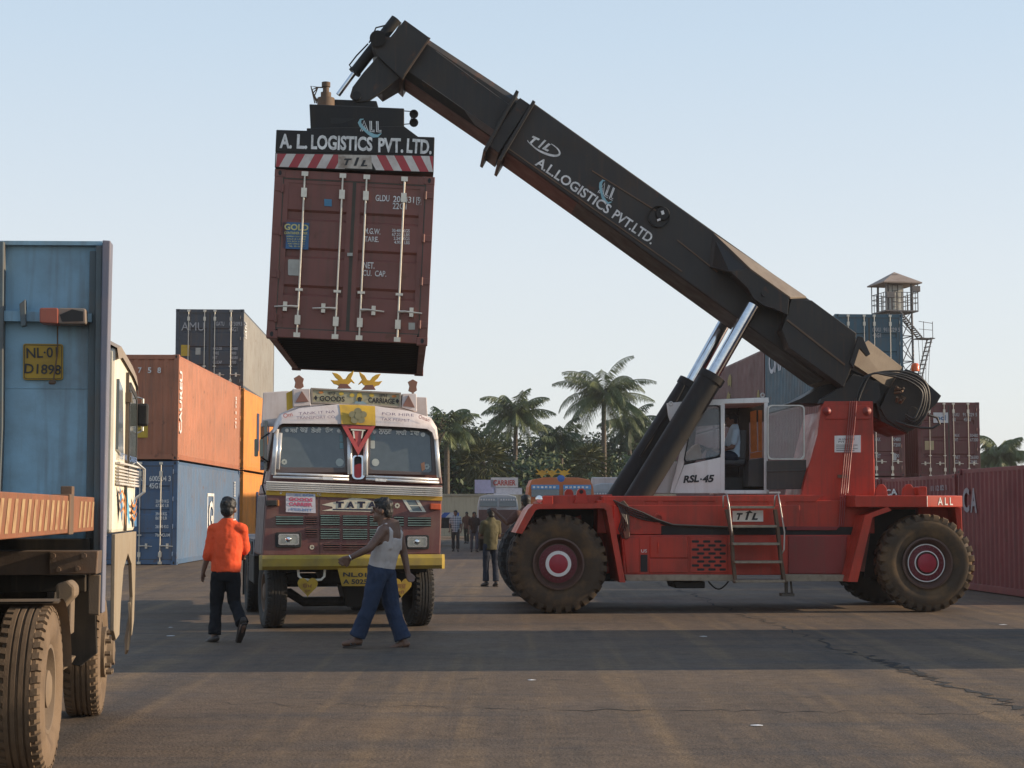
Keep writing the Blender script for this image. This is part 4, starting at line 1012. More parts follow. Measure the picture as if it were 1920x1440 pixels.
# long red row along the right edge
GRR = 'long red containers in the row along the right edge'
def EF(y, z=0): return Frame(9.94 - math.tan(R(3.5)) * (y - 33.4) + CW / 2, y, z, 3.5)
e1 = container('shipping_container', 'red container with large white side letters at the right picture edge', EF(31.1), 6.2, 2.591, REDC, GRR, doors=False)
e2 = container('shipping_container', 'red container behind the counterweight, its roof edge lower than its neighbour', EF(37.5), 6.06, 2.5, REDC, GRR, doors=False)
e3 = container('shipping_container', 'farthest red container of the low row, half hidden behind the red mast', EF(43.7), 6.06, 2.5, REDC, GRR, doors=False)
def etext(t, F, s, a, b, h, mat): mb = MB(); ptext(mb, F, s, a, b, h, -CW / 2 + .0, ax=0, n=(-1, 0, 0), lift=.006, bold=.03); mb.build('lettering', mat, t)
GREYL = plain('faded_grey_letter', (.36, .32, .33), .6)
e1F = EF(31.1); etext(e1, e1F, 'C', (1806, 961), (1818, 961), 46, GREYL); etext(e1, e1F, 'A', (1820, 961), (1832, 962), 46, GREYL)
e2F = EF(37.5); etext(e2, e2F, '11 12 82 1', (1746, 921), (1775, 919), 10, GREYL); etext(e2, e2F, 'CA', (1660, 930), (1683, 928), 12, LETTER)
# two-high block outside the frame on the right; its shadow is the dark band across the yard
for i in range(2): container('shipping_container', ['red container at ground level beside the near right edge of the yard', 'blue container stacked on the red one beside the near right edge'][i], Frame(11.6, 18.9, i * 2.6, 3.5), 6.058, 2.591, (REDC, BLUE)[i], 'block of two containers by the near right edge', doors=False)
# ============================================================ PAINTED GOODS TRUCK facing the camera
_o = WORLD.px(660, 1060, 24.3)
T = Frame(_o.x, 24.3, 0, 12.0)
trk = thing('goods_truck', 'maroon and yellow painted goods truck with two golden birds above its cab, facing the camera', 'truck', T)
z4 = lambda x, y: (440 + x * .21875, 680 + y * .21875)
z6 = lambda x, y: (490 + x * .1823, 920 + y * .1823)
MAR = paint('truck_maroon_paint', (.155, .055, .05), .45, (.21, .135, .10), .55, 2.5, .35)
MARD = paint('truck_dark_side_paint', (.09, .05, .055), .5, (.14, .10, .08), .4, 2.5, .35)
PINKW = paint('truck_pale_paint', (.66, .59, .56), .5, (.38, .28, .23), .45, 2.0, .35)
BUMP = paint('bumper_yellow_paint', (.38, .265, .03), .55, (.17, .13, .06), .7, 3, .3)
SILVER = paint('ribbed_aluminium', (.70, .68, .64), .4, (.45, .34, .24), .3, 3, .3, metal=.15)
def tp(name, polys, mat, parent=None, bevel=.01, tilt=None, smooth=False):
    mb = MB()
    for pts, a, b in polys: mb.pp(T, pts, a, b, 1, tilt)
    return mb.build(name, mat, parent or trk, bevel=bevel, smooth=smooth)
TL = (1.95, .16)                                            # the windscreen plane leans back
FY = .16
def tt(name, polys, mat, parent=None, bevel=.008):          # on the leaning plane; depths are relative to it
    mb = MB()
    for pts, a, b in polys: mb.pp(T, pts, FY + a, FY + b, 1, TL)
    return mb.build(name, mat, parent or trk, bevel=bevel)
# cab shell
mb = MB()
mb.pp(T, [(500, 926), (829, 936), (826, 1040), (491, 1043)], FY, 2.05)
mb.pp(T, [(504, 905), (500, 926), (829, 936), (830, 910)], FY + .02, 2.05)
A = T.poly([(504, 905), (519, 800), (545, 775), (640, 762), (705, 764), (800, 785), (819, 812), (830, 908)], FY + .09, 1, TL)
mb.bridge(A, [V((p.x * .985, 2.1, p.z)) for p in A])
cabt = mb.build('cab', MAR, trk, bevel=.02)
# visor roof: curved pale peak
mb = MB()
top = [(512, 812), (517, 796), (527, 778), (562, 765), (635, 758), (702, 761), (768, 771), (808, 783), (819, 801), (822, 822)]
bot = [(519, 806), (524, 797), (530, 794), (566, 794), (639, 795), (704, 798), (764, 801), (801, 804), (811, 811), (815, 824)]
A = T.poly(top, FY - .02, 1, TL); B = T.poly(bot, FY - .10, 1, TL); Cc = [V((p.x * .98, p.y + .55, p.z + .05)) for p in A]; D = [V((p.x, p.y + .12, p.z)) for p in B]
mb.loft([D, B, [a.lerp(b, .5) + V((0, -.03, 0)) for a, b in zip(A, B)], A, Cc], caps=False, closed=False); vis = mb.build('visor', PINKW, trk, smooth=True)
mb = MB()
mb.loft([[p + V((0, -.012, 0)) for p in T.poly(r, d, 1, TL)] for r, d in (([(640, 795), (672, 796.5), (704, 798)], FY - .10), ([(638.5, 777), (671, 778), (703.5, 780)], FY - .09), ([(636, 758.5), (670, 759.5), (703, 761.5)], FY - .02))], caps=False, closed=False)
yp = mb.build('visor_panel', YELLOW, trk, smooth=True)
mb = MB(); c = (671, 780)
for k in range(5):
    a = 2 * math.pi * k / 5 - math.pi / 2; q = (c[0] + math.cos(a) * 10, c[1] + math.sin(a) * 9)
    mb.ngon(T.poly([(q[0] + 7.5 * math.cos(t), q[1] + 6.5 * math.sin(t)) for t in [2 * math.pi * i / 12 for i in range(12)]], FY - .135, 1, TL))
mb.ngon(T.poly([(c[0] + 6 * math.cos(t), c[1] + 6 * math.sin(t)) for t in [2 * math.pi * i / 12 for i in range(12)]], FY - .138, 1, TL))
mb.build('flower_motif', plain('motif_olive', (.24, .22, .12), .7), yp)
mb = MB()
for s, a, b, h in (('TANK IT NA', (560, 778), (628, 774), 5), ('TRANSPORT CO', (556, 786), (628, 784), 5)): ptext(mb, T, s, a, b, h, FY - .115, tilt=TL, bold=0)
for s, a, b, h in (('FOR HIRE', (716, 778), (776, 781), 5), ('TAX PERMIT', (714, 788), (768, 791), 5)): ptext(mb, T, s, a, b, h, FY - .115, tilt=TL, bold=0)
mb.build('lettering', plain('faint_purple_letter', (.22, .16, .24), .7), vis)
mb = MB(); ptext(mb, T, 'Om', (532, 784), (549, 780), 8, FY - .115, tilt=TL); ptext(mb, T, 'Oman', (784, 784), (804, 791), 7, FY - .115, tilt=TL); mb.build('lettering', plain('faint_red_letter', (.45, .12, .10), .7), vis)
# windscreens
GL_ = plain('windscreen_glass', (.075, .09, .09), .06, 0, 1.0)
for outer, inner, lab in (([(516, 798), (650, 799), (654, 886), (511, 886)], [(527, 799), (641, 800), (649, 877), (524, 876)], 0), ([(688, 800), (817, 806), (821, 891), (686, 888)], [(695, 801), (807, 807), (811, 886), (693, 881)], 1)):
    O = rq(outer, 5); I = rq(inner, 9)
    mb = MB(); A = T.poly(O, FY - .005, 1, TL); B = T.poly(I, FY - .005, 1, TL); mb.ring(A, B, V((0, .06, 0))); fr = mb.build('windscreen_frame', paint('windscreen_rubber', (.10, .075, .07), .5), trk, bevel=.004)
    mb = MB(); mb.pp(T, I, FY + .03, FY + .05, 1, TL); mb.build('windscreen', GL_, fr)
mb = MB()
for x0, y0, x1, y1 in ((519, 805, 512, 890), (655, 820, 656, 889), (686, 822, 685, 891), (817, 815, 823, 895), (525, 812, 520, 880)):
    A = T.px(x0, y0, FY - .03, 1, TL); B = T.px(x1, y1, FY - .03, 1, TL); mb.tube([A, B], .036, 10, flat=.6)
split_parts(mb.build('chrome_pillar', plain('bright_aluminium', (.74, .73, .71), .28, .35), trk, smooth=True))
GURB = plain('sticker_white', (.72, .73, .68), .6)
mb = MB()
for s, a, b in (('ਸਤਿ', (544, 811), (559, 811)), ('ਗੁਰੂ', (562, 811), (577, 811.5)), ('ਤੇਰੀ', (583, 811), (602, 811.5)), ('ਓਟ', (609, 811), (624, 811.5)), ('ਨਾਨਕ', (710, 814), (734, 815)), ('ਸਾਹੀ', (742, 815), (762, 816)), ('ਡਾਕ', (769, 817), (786, 818))):
    ptext(mb, T, s, a, b, 10, FY + .02, tilt=TL, bold=.045)
for x, y, r in ((538, 807, 3.5), (635, 808, 3.5), (702, 810, 3.5), (793, 815, 4.2)): mb.ngon(T.poly([(x + r * math.cos(t), y + r * math.sin(t)) for t in [2 * math.pi * i / 14 for i in range(14)]], FY + .022, 1, TL))
mb.build('lettering', GURB, trk)
mb = MB()
for x, y, r in ((637, 867, 7.5), (704, 867, 7)): mb.ngon(T.poly([(x + r * math.cos(t), y + r * math.sin(t)) for t in [2 * math.pi * i / 18 for i in range(18)]], FY + .022, 1, TL))
for x, y in ((533, 866), (800, 875)):
    for k in range(8):
        a = math.pi * k / 4; mb.ngon(T.poly([(x + 3.5 * math.cos(a) + 2 * math.cos(t), y + 3.5 * math.sin(a) + 2 * math.sin(t)) for t in [2 * math.pi * i / 8 for i in range(8)]], FY + .022, 1, TL))
mb.ngon(T.poly(rr(695, 826, 703, 841, 2), FY + .022, 1, TL)); mb.build('sticker', plain('sticker_pale', (.42, .46, .42), .6), trk)
mb = MB(); mb.ngon(T.poly(rr(637, 815, 646, 828, 2), FY + .022, 1, TL)); mb.ngon(T.poly(rr(637, 830, 645, 841, 2), FY + .022, 1, TL)); mb.ngon(T.poly(rr(695, 816, 703, 825, 2), FY + .022, 1, TL)); mb.build('sticker', plain('sticker_aqua', (.16, .28, .30), .6), trk)
mb = MB(); mb.ngon(T.poly([(789, 869), (796, 866), (797, 880), (791, 884)], FY + .021, 1, TL)); mb.build('sticker', plain('sticker_orange', (.6, .25, .12), .6), trk)
# triangle and centre slot
mb = MB(); mb.ring(T.poly([(640, 796), (704, 799), (672, 853)], FY - .10, 1, TL), T.poly([(653, 803), (691, 805), (672, 838)], FY - .10, 1, TL), V((0, .03, 0)))
mb.pp(T, [(664, 808), (680, 808), (676, 836), (668, 836)], FY - .085, FY - .075, 1, TL); mb.build('red_triangle', paint('triangle_red', (.50, .065, .06), .5, (.3, .12, .1), .4, 5, .2), trk)
mb = MB()
for q in ([(661, 808), (664, 808), (666, 822), (663, 822)], [(679, 808), (682, 808), (679, 822), (677, 822)], [(658, 804), (685, 806), (685, 808), (658, 807)]): mb.pp(T, q, FY - .095, FY - .09, 1, TL)
mb.build('triangle_trim', CREAM, trk)
O = rq([(660, 853), (684, 853), (684, 899), (660, 899)], 9); I = rq([(664, 856), (678, 856), (678, 896), (664, 896)], 6)
mb = MB(); mb.ring(T.poly(O, FY - .02, 1, TL), T.poly(I, FY - .02, 1, TL), V((0, .06, 0))); mb.build('chrome_slot', CHROME, trk, bevel=.004)
mb = MB(); mb.pp(T, [(663, 856), (679, 856), (679, 880), (663, 880)], FY + .03, FY + .05, 1, TL); mb.build('slot_recess', DARK, trk)
mb = MB(); mb.pp(T, rq([(664, 872), (678, 868), (678, 896), (664, 896)], 5), FY + .01, FY + .04, 1, TL); mb.build('slot_tongue', plain('tongue_red', (.5, .03, .03), .5), trk)
# trim strips, ribbed band, yellow band
mb = MB()
for a, b in (((512, 888), (654, 893)), ((512, 894), (654, 899)), ((686, 893), (822, 899)), ((686, 898), (823, 905))):
    mb.tube([T.px(*a, FY - .02, 1, TL), T.px(*b, FY - .02, 1, TL)], .018, 8)
split_parts(mb.build('chrome_strip', MATS['bright_aluminium'], trk, smooth=True))
mb = MB()
for x, y in ((605, 894), (704, 897)): mb.pp(T, [(x, y), (x + 20, y + .8), (x + 20, y + 6), (x, y + 5)], FY - .05, FY - .04, 1, TL)
split_parts(mb.build('label', LETTER, trk))
mb = MB(); A, B, Cc, D = T.poly([(499, 902), (829, 914), (829, 931), (499, 919)], FY - .02)
n = 9; P = []
for k in range(n + 1):
    t = k / n; P.append((A.lerp(D, t) + V((0, -.03 if k % 2 else 0, 0)), B.lerp(Cc, t) + V((0, -.03 if k % 2 else 0, 0))))
for k in range(n): mb.quad(P[k][0], P[k][1], P[k + 1][1], P[k + 1][0])
mb.quad(P[0][0], P[0][1], P[0][1] + V((0, .1, 0)), P[0][0] + V((0, .1, 0))); mb.build('ribbed_band', SILVER, trk)
tp('yellow_band', [([(499, 919), (829, 931), (829, 939), (499, 928)], FY - .012, FY + .01)], YELLOW, bevel=.003)
mb = MB(); ptext(mb, T, 'D', (525, 926), (529, 926), 6, FY - .02); ptext(mb, T, 'TC', (594, 929), (602, 929), 4, FY - .02); mb.build('lettering', LETTER, trk)
# TATA plate
PL = [z6(620, 145), z6(700, 125), z6(840, 100), z6(960, 66), z6(1080, 88), z6(1220, 130), z6(1300, 156), z6(1215, 180), z6(1300, 220), z6(620, 207), z6(735, 182), z6(728, 165)]
mb = MB(); mb.ngon(T.poly(PL, FY - .004)); tpl = mb.build('nameplate', plain('plate_cream', (.66, .60, .46), .5), trk)
mb = MB()
for i, ch in enumerate('TATA'): x = 765 + i * 110; ptext(mb, T, ch, z6(x, 176), z6(x + 82, 178), 12, FY - .006, bold=.09)
mb.ngon(T.poly([z6(735, 186), z6(1200, 190), z6(1200, 208), z6(735, 200)], FY - .006)); mb.build('lettering', plain('letter_navy', (.015, .015, .04), .5), tpl)
# paper notice, stickers
mb = MB(); mb.ngon(T.poly([(536, 924), (591, 926), (592, 962), (536, 960)], FY - .016)); mb.build('paper_notice', None or plain('notice_paper', (.62, .60, .64), .8), trk)
mb = MB()
for s, a, b, h in (('GOODS', (541, 939), (586, 941), 7), ('CARRIER', (541, 948), (586, 950), 7)): ptext(mb, T, s, a, b, h, FY - .018, bold=.06)
mb.build('lettering', plain('notice_pink', (.55, .12, .2), .7), trk)
mb = MB()
for s, a, b, h in (('ALL INDIA', (552, 930), (588, 931), 4), ('PERMIT', (545, 957), (586, 959), 5)): ptext(mb, T, s, a, b, h, FY - .018, bold=.04)
mb.build('lettering', plain('notice_blue', (.2, .3, .5), .7), trk)
mb = MB()
for cx, cy, r in ((745, 948, 5.5), (585, 1026, 5)):
    for k in range(8):
        a = math.pi * k / 4; mb.ngon(T.poly([(cx + r * .62 * math.cos(a) + r * .3 * math.cos(t), cy + r * .62 * math.sin(a) + r * .3 * math.sin(t)) for t in [2 * math.pi * i / 8 for i in range(8)]], FY - .004))
mb.build('flower_sticker', plain('sticker_cream', (.55, .52, .4), .6), trk)
mb = MB()
for u0, u1 in ((0, .2), (.8, 1)): mb.ngon(T.poly([(754 + 30 * u0, 936), (754 + 30 * u1, 936), (769 + 30 * u1, 960), (769 + 30 * u0, 960)], FY - .004))
for v0, v1 in ((0, .08), (.46, .54), (.92, 1)): mb.ngon(T.poly([(754 + 15 * v0 + 6, 936 + 24 * v0), (754 + 15 * v0 + 24, 936 + 24 * v0), (754 + 15 * v1 + 24, 936 + 24 * v1), (754 + 15 * v1 + 6, 936 + 24 * v1)], FY - .005))
mb.build('slanted_sticker', plain('sticker_ivory', (.66, .63, .52), .6), trk)
mb = MB(); mb.ngon(T.poly([(761, 938), (777, 938), (790, 958), (774, 958)], FY - .003)); mb.build('slanted_sticker', plain('sticker_greyblue', (.15, .19, .20), .6), trk)
# grille
TEALS = paint('grille_slat_paint', (.20, .29, .26), .5, (.12, .10, .08), .5, 8, .2)
def grille(rows, slat_mat, name='grille'):
    for (x0, y0, x1, y1, n) in rows:
        mb = MB(); a, b = z6(x0, y0), z6(x1, y1); mb.m = 0; mb.pp(T, [a, (b[0], a[1] + (b[0] - a[0]) * .01), b, (a[0], b[1])], FY - .004, FY + .002); mb.m = 1
        for k in range(n):
            y = a[1] + (b[1] - a[1]) * (k + .5) / n; mb.pp(T, [(a[0], y - .75), (b[0], y - .6), (b[0], y + .7), (a[0], y + .7)], FY - .03, FY - .006)
        mb.build(name, [DARK, slat_mat], trk)
grille([(150, 258, 430, 352, 4), (610, 245, 805, 358, 5), (840, 250, 1090, 362, 5), (1115, 255, 1345, 366, 5), (1365, 262, 1465, 366, 4), (1508, 270, 1745, 368, 4), (610, 385, 805, 500, 5), (840, 390, 1090, 503, 5), (1115, 392, 1345, 505, 5)], TEALS)
grille([(455, 260, 570, 350, 4), (455, 385, 572, 478, 4), (640, 540, 805, 612, 3), (830, 543, 1090, 612, 3), (1115, 545, 1345, 612, 3)], MAR)
tp('panel_seam', [([z6(598, 60), z6(605, 60), z6(607, 655), z6(598, 655)], FY - .004, FY + .001)], paint('seam_dark', (.07, .025, .022), .6), bevel=0)
# headlights, indicators
for q, lq in (([(516, 998), (565, 998), (565, 1027), (516, 1027)], [(522, 1001), (561, 1001), (561, 1022), (522, 1022)]), ([(761, 1003), (805, 1003), (805, 1030), (761, 1030)], [(764, 1006), (801, 1006), (801, 1026), (764, 1026)])):
    hl = tp('headlight', [(rq(q, 5), FY - .025, FY)], DARK, bevel=.008)
    mb = MB(); mb.ring(T.poly(rq(lq, 4), FY - .035), T.poly(rq([(lq[0][0] + 3, lq[0][1] + 2.5), (lq[1][0] - 3, lq[1][1] + 2.5), (lq[2][0] - 3, lq[2][1] - 2.5), (lq[3][0] + 3, lq[3][1] - 2.5)], 3), FY - .035), V((0, .02, 0))); mb.build('lamp_rim', CHROME, hl)
    mb = MB(); mb.pp(T, rq(lq, 4), FY - .03, FY - .026); mb.build('lens', plain('lamp_lens', (.45, .46, .42), .12, .7), hl)
    mb = MB(); c = T.px(sum(p[0] for p in lq) / 4 - 1, sum(p[1] for p in lq) / 4, FY - .03); mb.lathe([(.0001, -.02), (.035, -.012), (.045, 0)], c, 1, 16); mb.build('bulb_cap', CHROME, hl, smooth=True)
tp('indicator_lamp', [([z6(50, 98), z6(160, 98), z6(160, 155), z6(50, 155)], FY - .09, FY), ], DARK, bevel=.01); tp('indicator_lens', [([z6(160, 95), z6(184, 95), z6(184, 160), z6(160, 160)], FY - .085, FY)], plain('amber_dim', (.38, .14, .03), .4))
tp('indicator_lamp', [([z6(1740, 132), z6(1848, 135), z6(1846, 198), z6(1742, 192)], FY - .09, FY)], plain('amber_lens', (.62, .10, .03), .25), bevel=.01)
# bumper
mb = MB(); pr = []
for x, yb in ((487, .12), (492, .0), (560, -.02), (660, -.03), (770, -.02), (829, .0), (834, .12)):
    yt, ym = 1041.5 - (x - 487) * .006, 1069 - (x - 487) * .008
    t, m_, b = T.px(x, yt, yb), T.px(x, (yt + ym) / 2, yb - .035), T.px(x, ym, yb)
    pr.append([V((t.x, t.y + .16, t.z)), t + V((0, .02, 0)), m_ + V((0, .005, (t.z - m_.z) * .5)), m_ + V((0, .005, (b.z - m_.z) * .5)), b + V((0, .02, 0)), V((b.x, b.y + .16, b.z))])
mb.loft(pr); mb.build('bumper', BUMP, trk, smooth=True)
mb = MB(); mb.tube([T.px(x, y, .08) for x, y in ((559, 1068), (560, 1080), (566, 1086), (584, 1088), (602, 1087), (608, 1081), (609, 1068))], .018, 8); mb.build('tow_hook', CREAM, trk, smooth=True)
PLY = paint('plate_yellow', (.44, .27, .02), .55, (.18, .12, .04), .5, 5, .3)
np_ = tp('number_plate', [([(633, 1066), (700, 1065), (698, 1099), (641, 1099)], -.06, -.04)], PLY, bevel=.004)
mb = MB(); ptext(mb, T, 'NL.01', (643, 1081), (687, 1082), 8, -.062, bold=.03); ptext(mb, T, 'A 5025', (643, 1095), (689, 1095), 9, -.062, bold=.03); mb.build('lettering', LETBLACK, np_)
def heart(cx, cy, w, h):
    pts = []
    for i in range(28):
        t = 2 * math.pi * i / 28; x = 16 * math.sin(t) ** 3; y = 13 * math.cos(t) - 5 * math.cos(2 * t) - 2 * math.cos(3 * t) - math.cos(4 * t); pts.append((cx + x / 32 * w, cy - (y + 2.5) / 29 * h))
    return pts
for cx, cy, s in ((577, 1102, ('ਓਮ', 'ਸ਼ੁਭ')), (753, 1103, ('ਗੁਰੂ', 'ਜੀ'))):
    hh = tp('heart_plate', [(heart(cx, cy, 38, 37), .0, .02)], PLY, bevel=.003)
    mb = MB(); ptext(mb, T, s[0], (cx - 10, cy), (cx + 8, cy), 8, -.002); ptext(mb, T, s[1], (cx - 6, cy + 10), (cx + 5, cy + 10), 6, -.002); mb.build('lettering', plain('heart_ink', (.2, .07, .03), .6), hh)
# wheels, axles, chassis
def truck_wheel(parent, x, y, R0, W, mat, side, steer=0, lugs=40, hubmat=None):
    mb = MB(); tyre(mb, (0, 0, 0), R0, W, .27, lugs, .016, 0, 48, .62, True)
    for q in (-.44, -.16, .16, .44): mb.lathe([(R0 - .015, (q - .11) * W / 2 * 1.0), (R0, (q - .09) * W / 2), (R0, (q + .09) * W / 2), (R0 - .015, (q + .11) * W / 2)], (0, 0, 0), 0, 48)
    mb.xform(Matrix.Translation((x, y, R0)) @ Matrix.Rotation(R(steer), 4, 'Z')); ty = mb.build('wheel', mat, parent, smooth=True)
    mb = MB(); s = side
    mb.lathe([(.275, W * .36 * s), (.29, W * .42 * s), (.265, W * .42 * s), (.24, W * .2 * s), (.20, W * .16 * s), (.13, W * .18 * s), (.12, W * .4 * s), (.09, W * .44 * s), (.0001, W * .45 * s)], (0, 0, 0), 0, 32)
    for k in range(8):
        a = 2 * math.pi * k / 8; mb.lathe([(.018, W * .16 * s), (.018, W * .28 * s), (.0001, W * .29 * s)], (0, math.cos(a) * .165, math.sin(a) * .165), 0, 6)
    mb.xform(Matrix.Translation((x, y, R0)) @ Matrix.Rotation(R(steer), 4, 'Z')); mb.build('rim', hubmat or RUST, ty, smooth=True)
xl, xr = T.px(511, 1100, .95).x, T.px(783, 1100, .95).x
truck_wheel(trk, xl, .95, .52, .30, TYRE, -1, 4); truck_wheel(trk, xr, .95, .52, .30, TYRE, 1, 4)
for sx in (-1, 1):
    for dx in (.0, .34): truck_wheel(trk, sx * (1.06 - dx), 5.1, .52, .28, TYRE, sx)
mb = MB(); mb.pp(T, [(522, 1062), (800, 1062), (800, 1073), (522, 1073)], .3, 1.8); mb.pp(T, [(600, 1065), (735, 1065), (735, 1092), (610, 1092)], .5, 1.6); mb.pp(T, [(641, 1098), (698, 1098), (690, 1138), (650, 1138)], .7, 1.4); mb.pp(T, [(536, 1076), (560, 1072), (566, 1098), (540, 1094)], .6, 1.0)
mb.pp(T, [(770, 1076), (735, 1072), (730, 1096), (760, 1096)], .6, 1.0)
zl = T.px(600, 1128, .95).z
mb.tube([V((xl, .95, .5)), V((xl + .25, .95, .5)), V((xl + .45, .95, zl)), V((xr - .45, .95, zl)), V((xr - .25, .95, .5)), V((xr, .95, .5))], .07, 8)
for sx in (-.42, .42): mb.box(sx - .05, sx + .05, .35, 8.2, .86, 1.1)
mb.tube([V((-1.0, 5.1, .52)), V((1.0, 5.1, .52))], .12, 10); mb.build('chassis', paint('chassis_black', (.014, .013, .012), .8, (.05, .04, .03), .4), trk, bevel=.01)
# flat bed
mb = MB(); mb.box(-1.24, 1.24, 2.35, 8.4, 1.12, 1.26); mb.box(-1.24, -1.18, 2.35, 8.4, 1.0, 1.12); mb.box(1.18, 1.24, 2.35, 8.4, 1.0, 1.12)
for k in range(8): mb.box(-1.17, 1.17, 2.6 + k * .75, 2.7 + k * .75, 1.0, 1.115)
mb.build('flat_bed', paint('bed_grey', (.10, .11, .13), .6, (.12, .09, .06), .5), trk, bevel=.008)
mb = MB(); mb.box(-1.255, -1.242, 2.6, 5.8, 1.02, 1.22); bs = mb.build('bed_side_board', BLACK, trk)
mb = MB(); add_text(mb, 'GOODS', V((-1.258, 5.6, 1.06)), V((-1.258, 3.0, 1.06)), .12, V((-1, 0, 0)), .02); mb.build('lettering', plain('letter_orange', (.6, .2, .03), .6), bs)
mb = MB(); mb.box(-1.2, -.75, 3.0, 4.3, .55, 1.0); mb.build('tool_box', BLACK, trk, bevel=.02)
mb = MB(); mb.box(-1.22, -.6, 4.4, 5.75, 1.065, 1.085); mb.box(-1.22, -.6, 5.75, 5.77, .25, 1.08); mb.build('mudguard', BLACK, trk)
# boards above the cab
tp('headboard', [([(494, 736), (536, 733), (800, 745), (803, 800), (490, 800)], 1.0, 1.06)], PINKW)
tp('headboard_wing', [([(537, 737), (549, 731), (550, 764), (538, 770)], .50, .54)], YELLOW, bevel=.004)
sb = tp('sign_board', [([(583, 727), (752, 736), (752, 764), (584, 756)], .42, .58)], paint('sign_khaki', (.40, .37, .24), .55, (.25, .2, .12), .4, 4, .3))
mb = MB(); A = [(583, 727), (752, 736), (752, 764), (584, 756)]; mb.ring(T.poly(A, .40), T.poly([(586, 730), (749, 739), (749, 761), (587, 753)], .40), V((0, .02, 0))); mb.build('sign_frame', paint('sign_frame_paint', (.36, .30, .24), .5), sb)
mb = MB(); ptext(mb, T, 'GOODS', (599, 752), (646, 753.5), 10, .415, bold=.03); ptext(mb, T, 'CARRIAGE', (690, 755), (740, 757.5), 10, .415, bold=.03); ptext(mb, T, 'ਗੁਰੂ', (614, 741), (629, 741.5), 6, .415, bold=.01); ptext(mb, T, 'ਰਾਮ', (711, 745), (726, 745.5), 6, .415, bold=.01)
for x, y in ((592, 746), (745, 752)): mb.ngon(T.poly([(x, y - 5), (x + 3.5, y), (x, y + 5), (x - 3.5, y)], .413))
mb.build('lettering', LETBLACK, sb)
mb = MB()
for x, y, rx, ry in ((602, 735.5, 4.5, 2.6), (739, 743, 4.5, 2.6)): mb.ngon(T.poly([(x + rx * math.cos(t), y + ry * math.sin(t)) for t in [2 * math.pi * i / 12 for i in range(12)]], .414))
mb.build('painted_flower', plain('flower_orange', (.55, .2, .04), .6), sb)
mb = MB()
for x, y, r in ((621, 0, 0), (640, 738, 3.5), (660, 741, 3.5), (697, 741, 3.5)):
    if r: mb.ngon(T.poly([(x + r * 1.3 * math.cos(t), y + r * math.sin(t)) for t in [2 * math.pi * i / 12 for i in range(12)]], .4135))
mb.ngon(T.poly([(668, 748), (670, 738), (674, 735), (678, 738), (680, 748), (677, 753), (670, 753)], .413))
mb.build('painted_flower', plain('flower_yellow', (.6, .42, .06), .6), sb)
mb = MB(); mb.ngon(T.poly([(670, 746), (674, 744), (679, 746), (677, 753), (671, 753)], .4115)); mb.build('painted_figure', LETBLACK, sb)
mb = MB(); mb.ngon(T.poly([(662, 757), (668, 752), (680, 752), (690, 759)], .412)); mb.build('painted_figure', plain('figure_blue', (.22, .32, .36), .6), sb)
for q, tr in (([(549, 729), (581, 729), (583, 760), (550, 763)], [(554, 754), (566, 733), (579, 753)]), ([(755, 738), (781, 738), (782, 772), (753, 764)], [(755, 761), (766, 741), (778, 764)])):
    bx = tp('marker_box', [(q, .40, .56)], PINKW); tp('reflector_triangle', [(tr, .385, .40)], paint('reflector_brown', (.26, .12, .09), .6), bx, bevel=.002)
for pts in ([(551, 709), (561, 703), (570, 710), (568, 718), (570, 725), (561, 731), (552, 726), (554, 717)], [(765, 716), (774, 711), (783, 716), (781, 725), (782, 732), (775, 737), (766, 733), (768, 724)]):
    sh = tp('shield_ornament', [(pts, .46, .50)], paint('shield_brown', (.24, .11, .07), .6), bevel=.004)
    mb = MB(); p = T.px(sum(q[0] for q in pts) / 8, max(q[1] for q in pts), .48); mb.tube([p, p - V((0, 0, .14))], .02, 6); mb.build('ornament_stem', RUST, sh)
EG = [(900, 205), (880, 190), (852, 183), (822, 146), (858, 152), (890, 150), (862, 125), (835, 84), (878, 92), (908, 112), (930, 142), (952, 138), (975, 100), (1022, 66), (1015, 100), (998, 135), (1032, 176), (1022, 178), (1000, 162), (985, 180), (965, 192), (975, 205)]
GOLD = paint('golden_paint', (.62, .36, .03), .45, (.3, .12, .03), .45, 7, .2)
for mir in (False, True):
    pts = [(z4(2090 - x, y + 10) if mir else z4(x, y)) for x, y in EG]
    eg = tp('eagle_ornament', [(pts, .47, .51)], GOLD, bevel=.006)
    base = [(z4(2090 - x, y + 10) if mir else z4(x, y)) for x, y in ((905, 180), (965, 182), (1003, 222), (880, 222))]
    tp('ornament_base', [(base, .465, .52)], paint('base_maroon', (.20, .08, .06), .6), eg, bevel=.004)
# left side of the cab, mirrors
mb = MB()
for x0, x1 in ((477, 484), (487, 494)): mb.pp(T, rr(x0, 823, x1, 856, 2, 2), .38 if x0 > 480 else .5, .42 if x0 > 480 else .54)
mm = mb.build('side_mirror', paint('mirror_green', (.26, .29, .22), .5), trk, bevel=.004)
mb = MB(); mb.tube([T.px(490, 822, .42), T.px(505, 812, .5)], .012, 6); mb.tube([T.px(490, 857, .42), T.px(502, 866, .5)], .012, 6); mb.build('mirror_arm', BLACK, mm)
mb = MB(); mb.tube([T.px(497, 884, .5), T.px(492, 910, .5), T.px(497, 928, .5)], .013, 6); mb.build('grab_rail', DARK, trk)
mb = MB(); p = T.px(497, 860, .8); mb.box(p.x - .02, p.x + .03, .75, 1.6, p.z - .15, p.z + .55); mb.build('side_window', GL_, trk)
tp('door_panel', [([(497, 930), (503, 930), (500, 1040), (490, 1040)], .22, 1.9)], MARD)
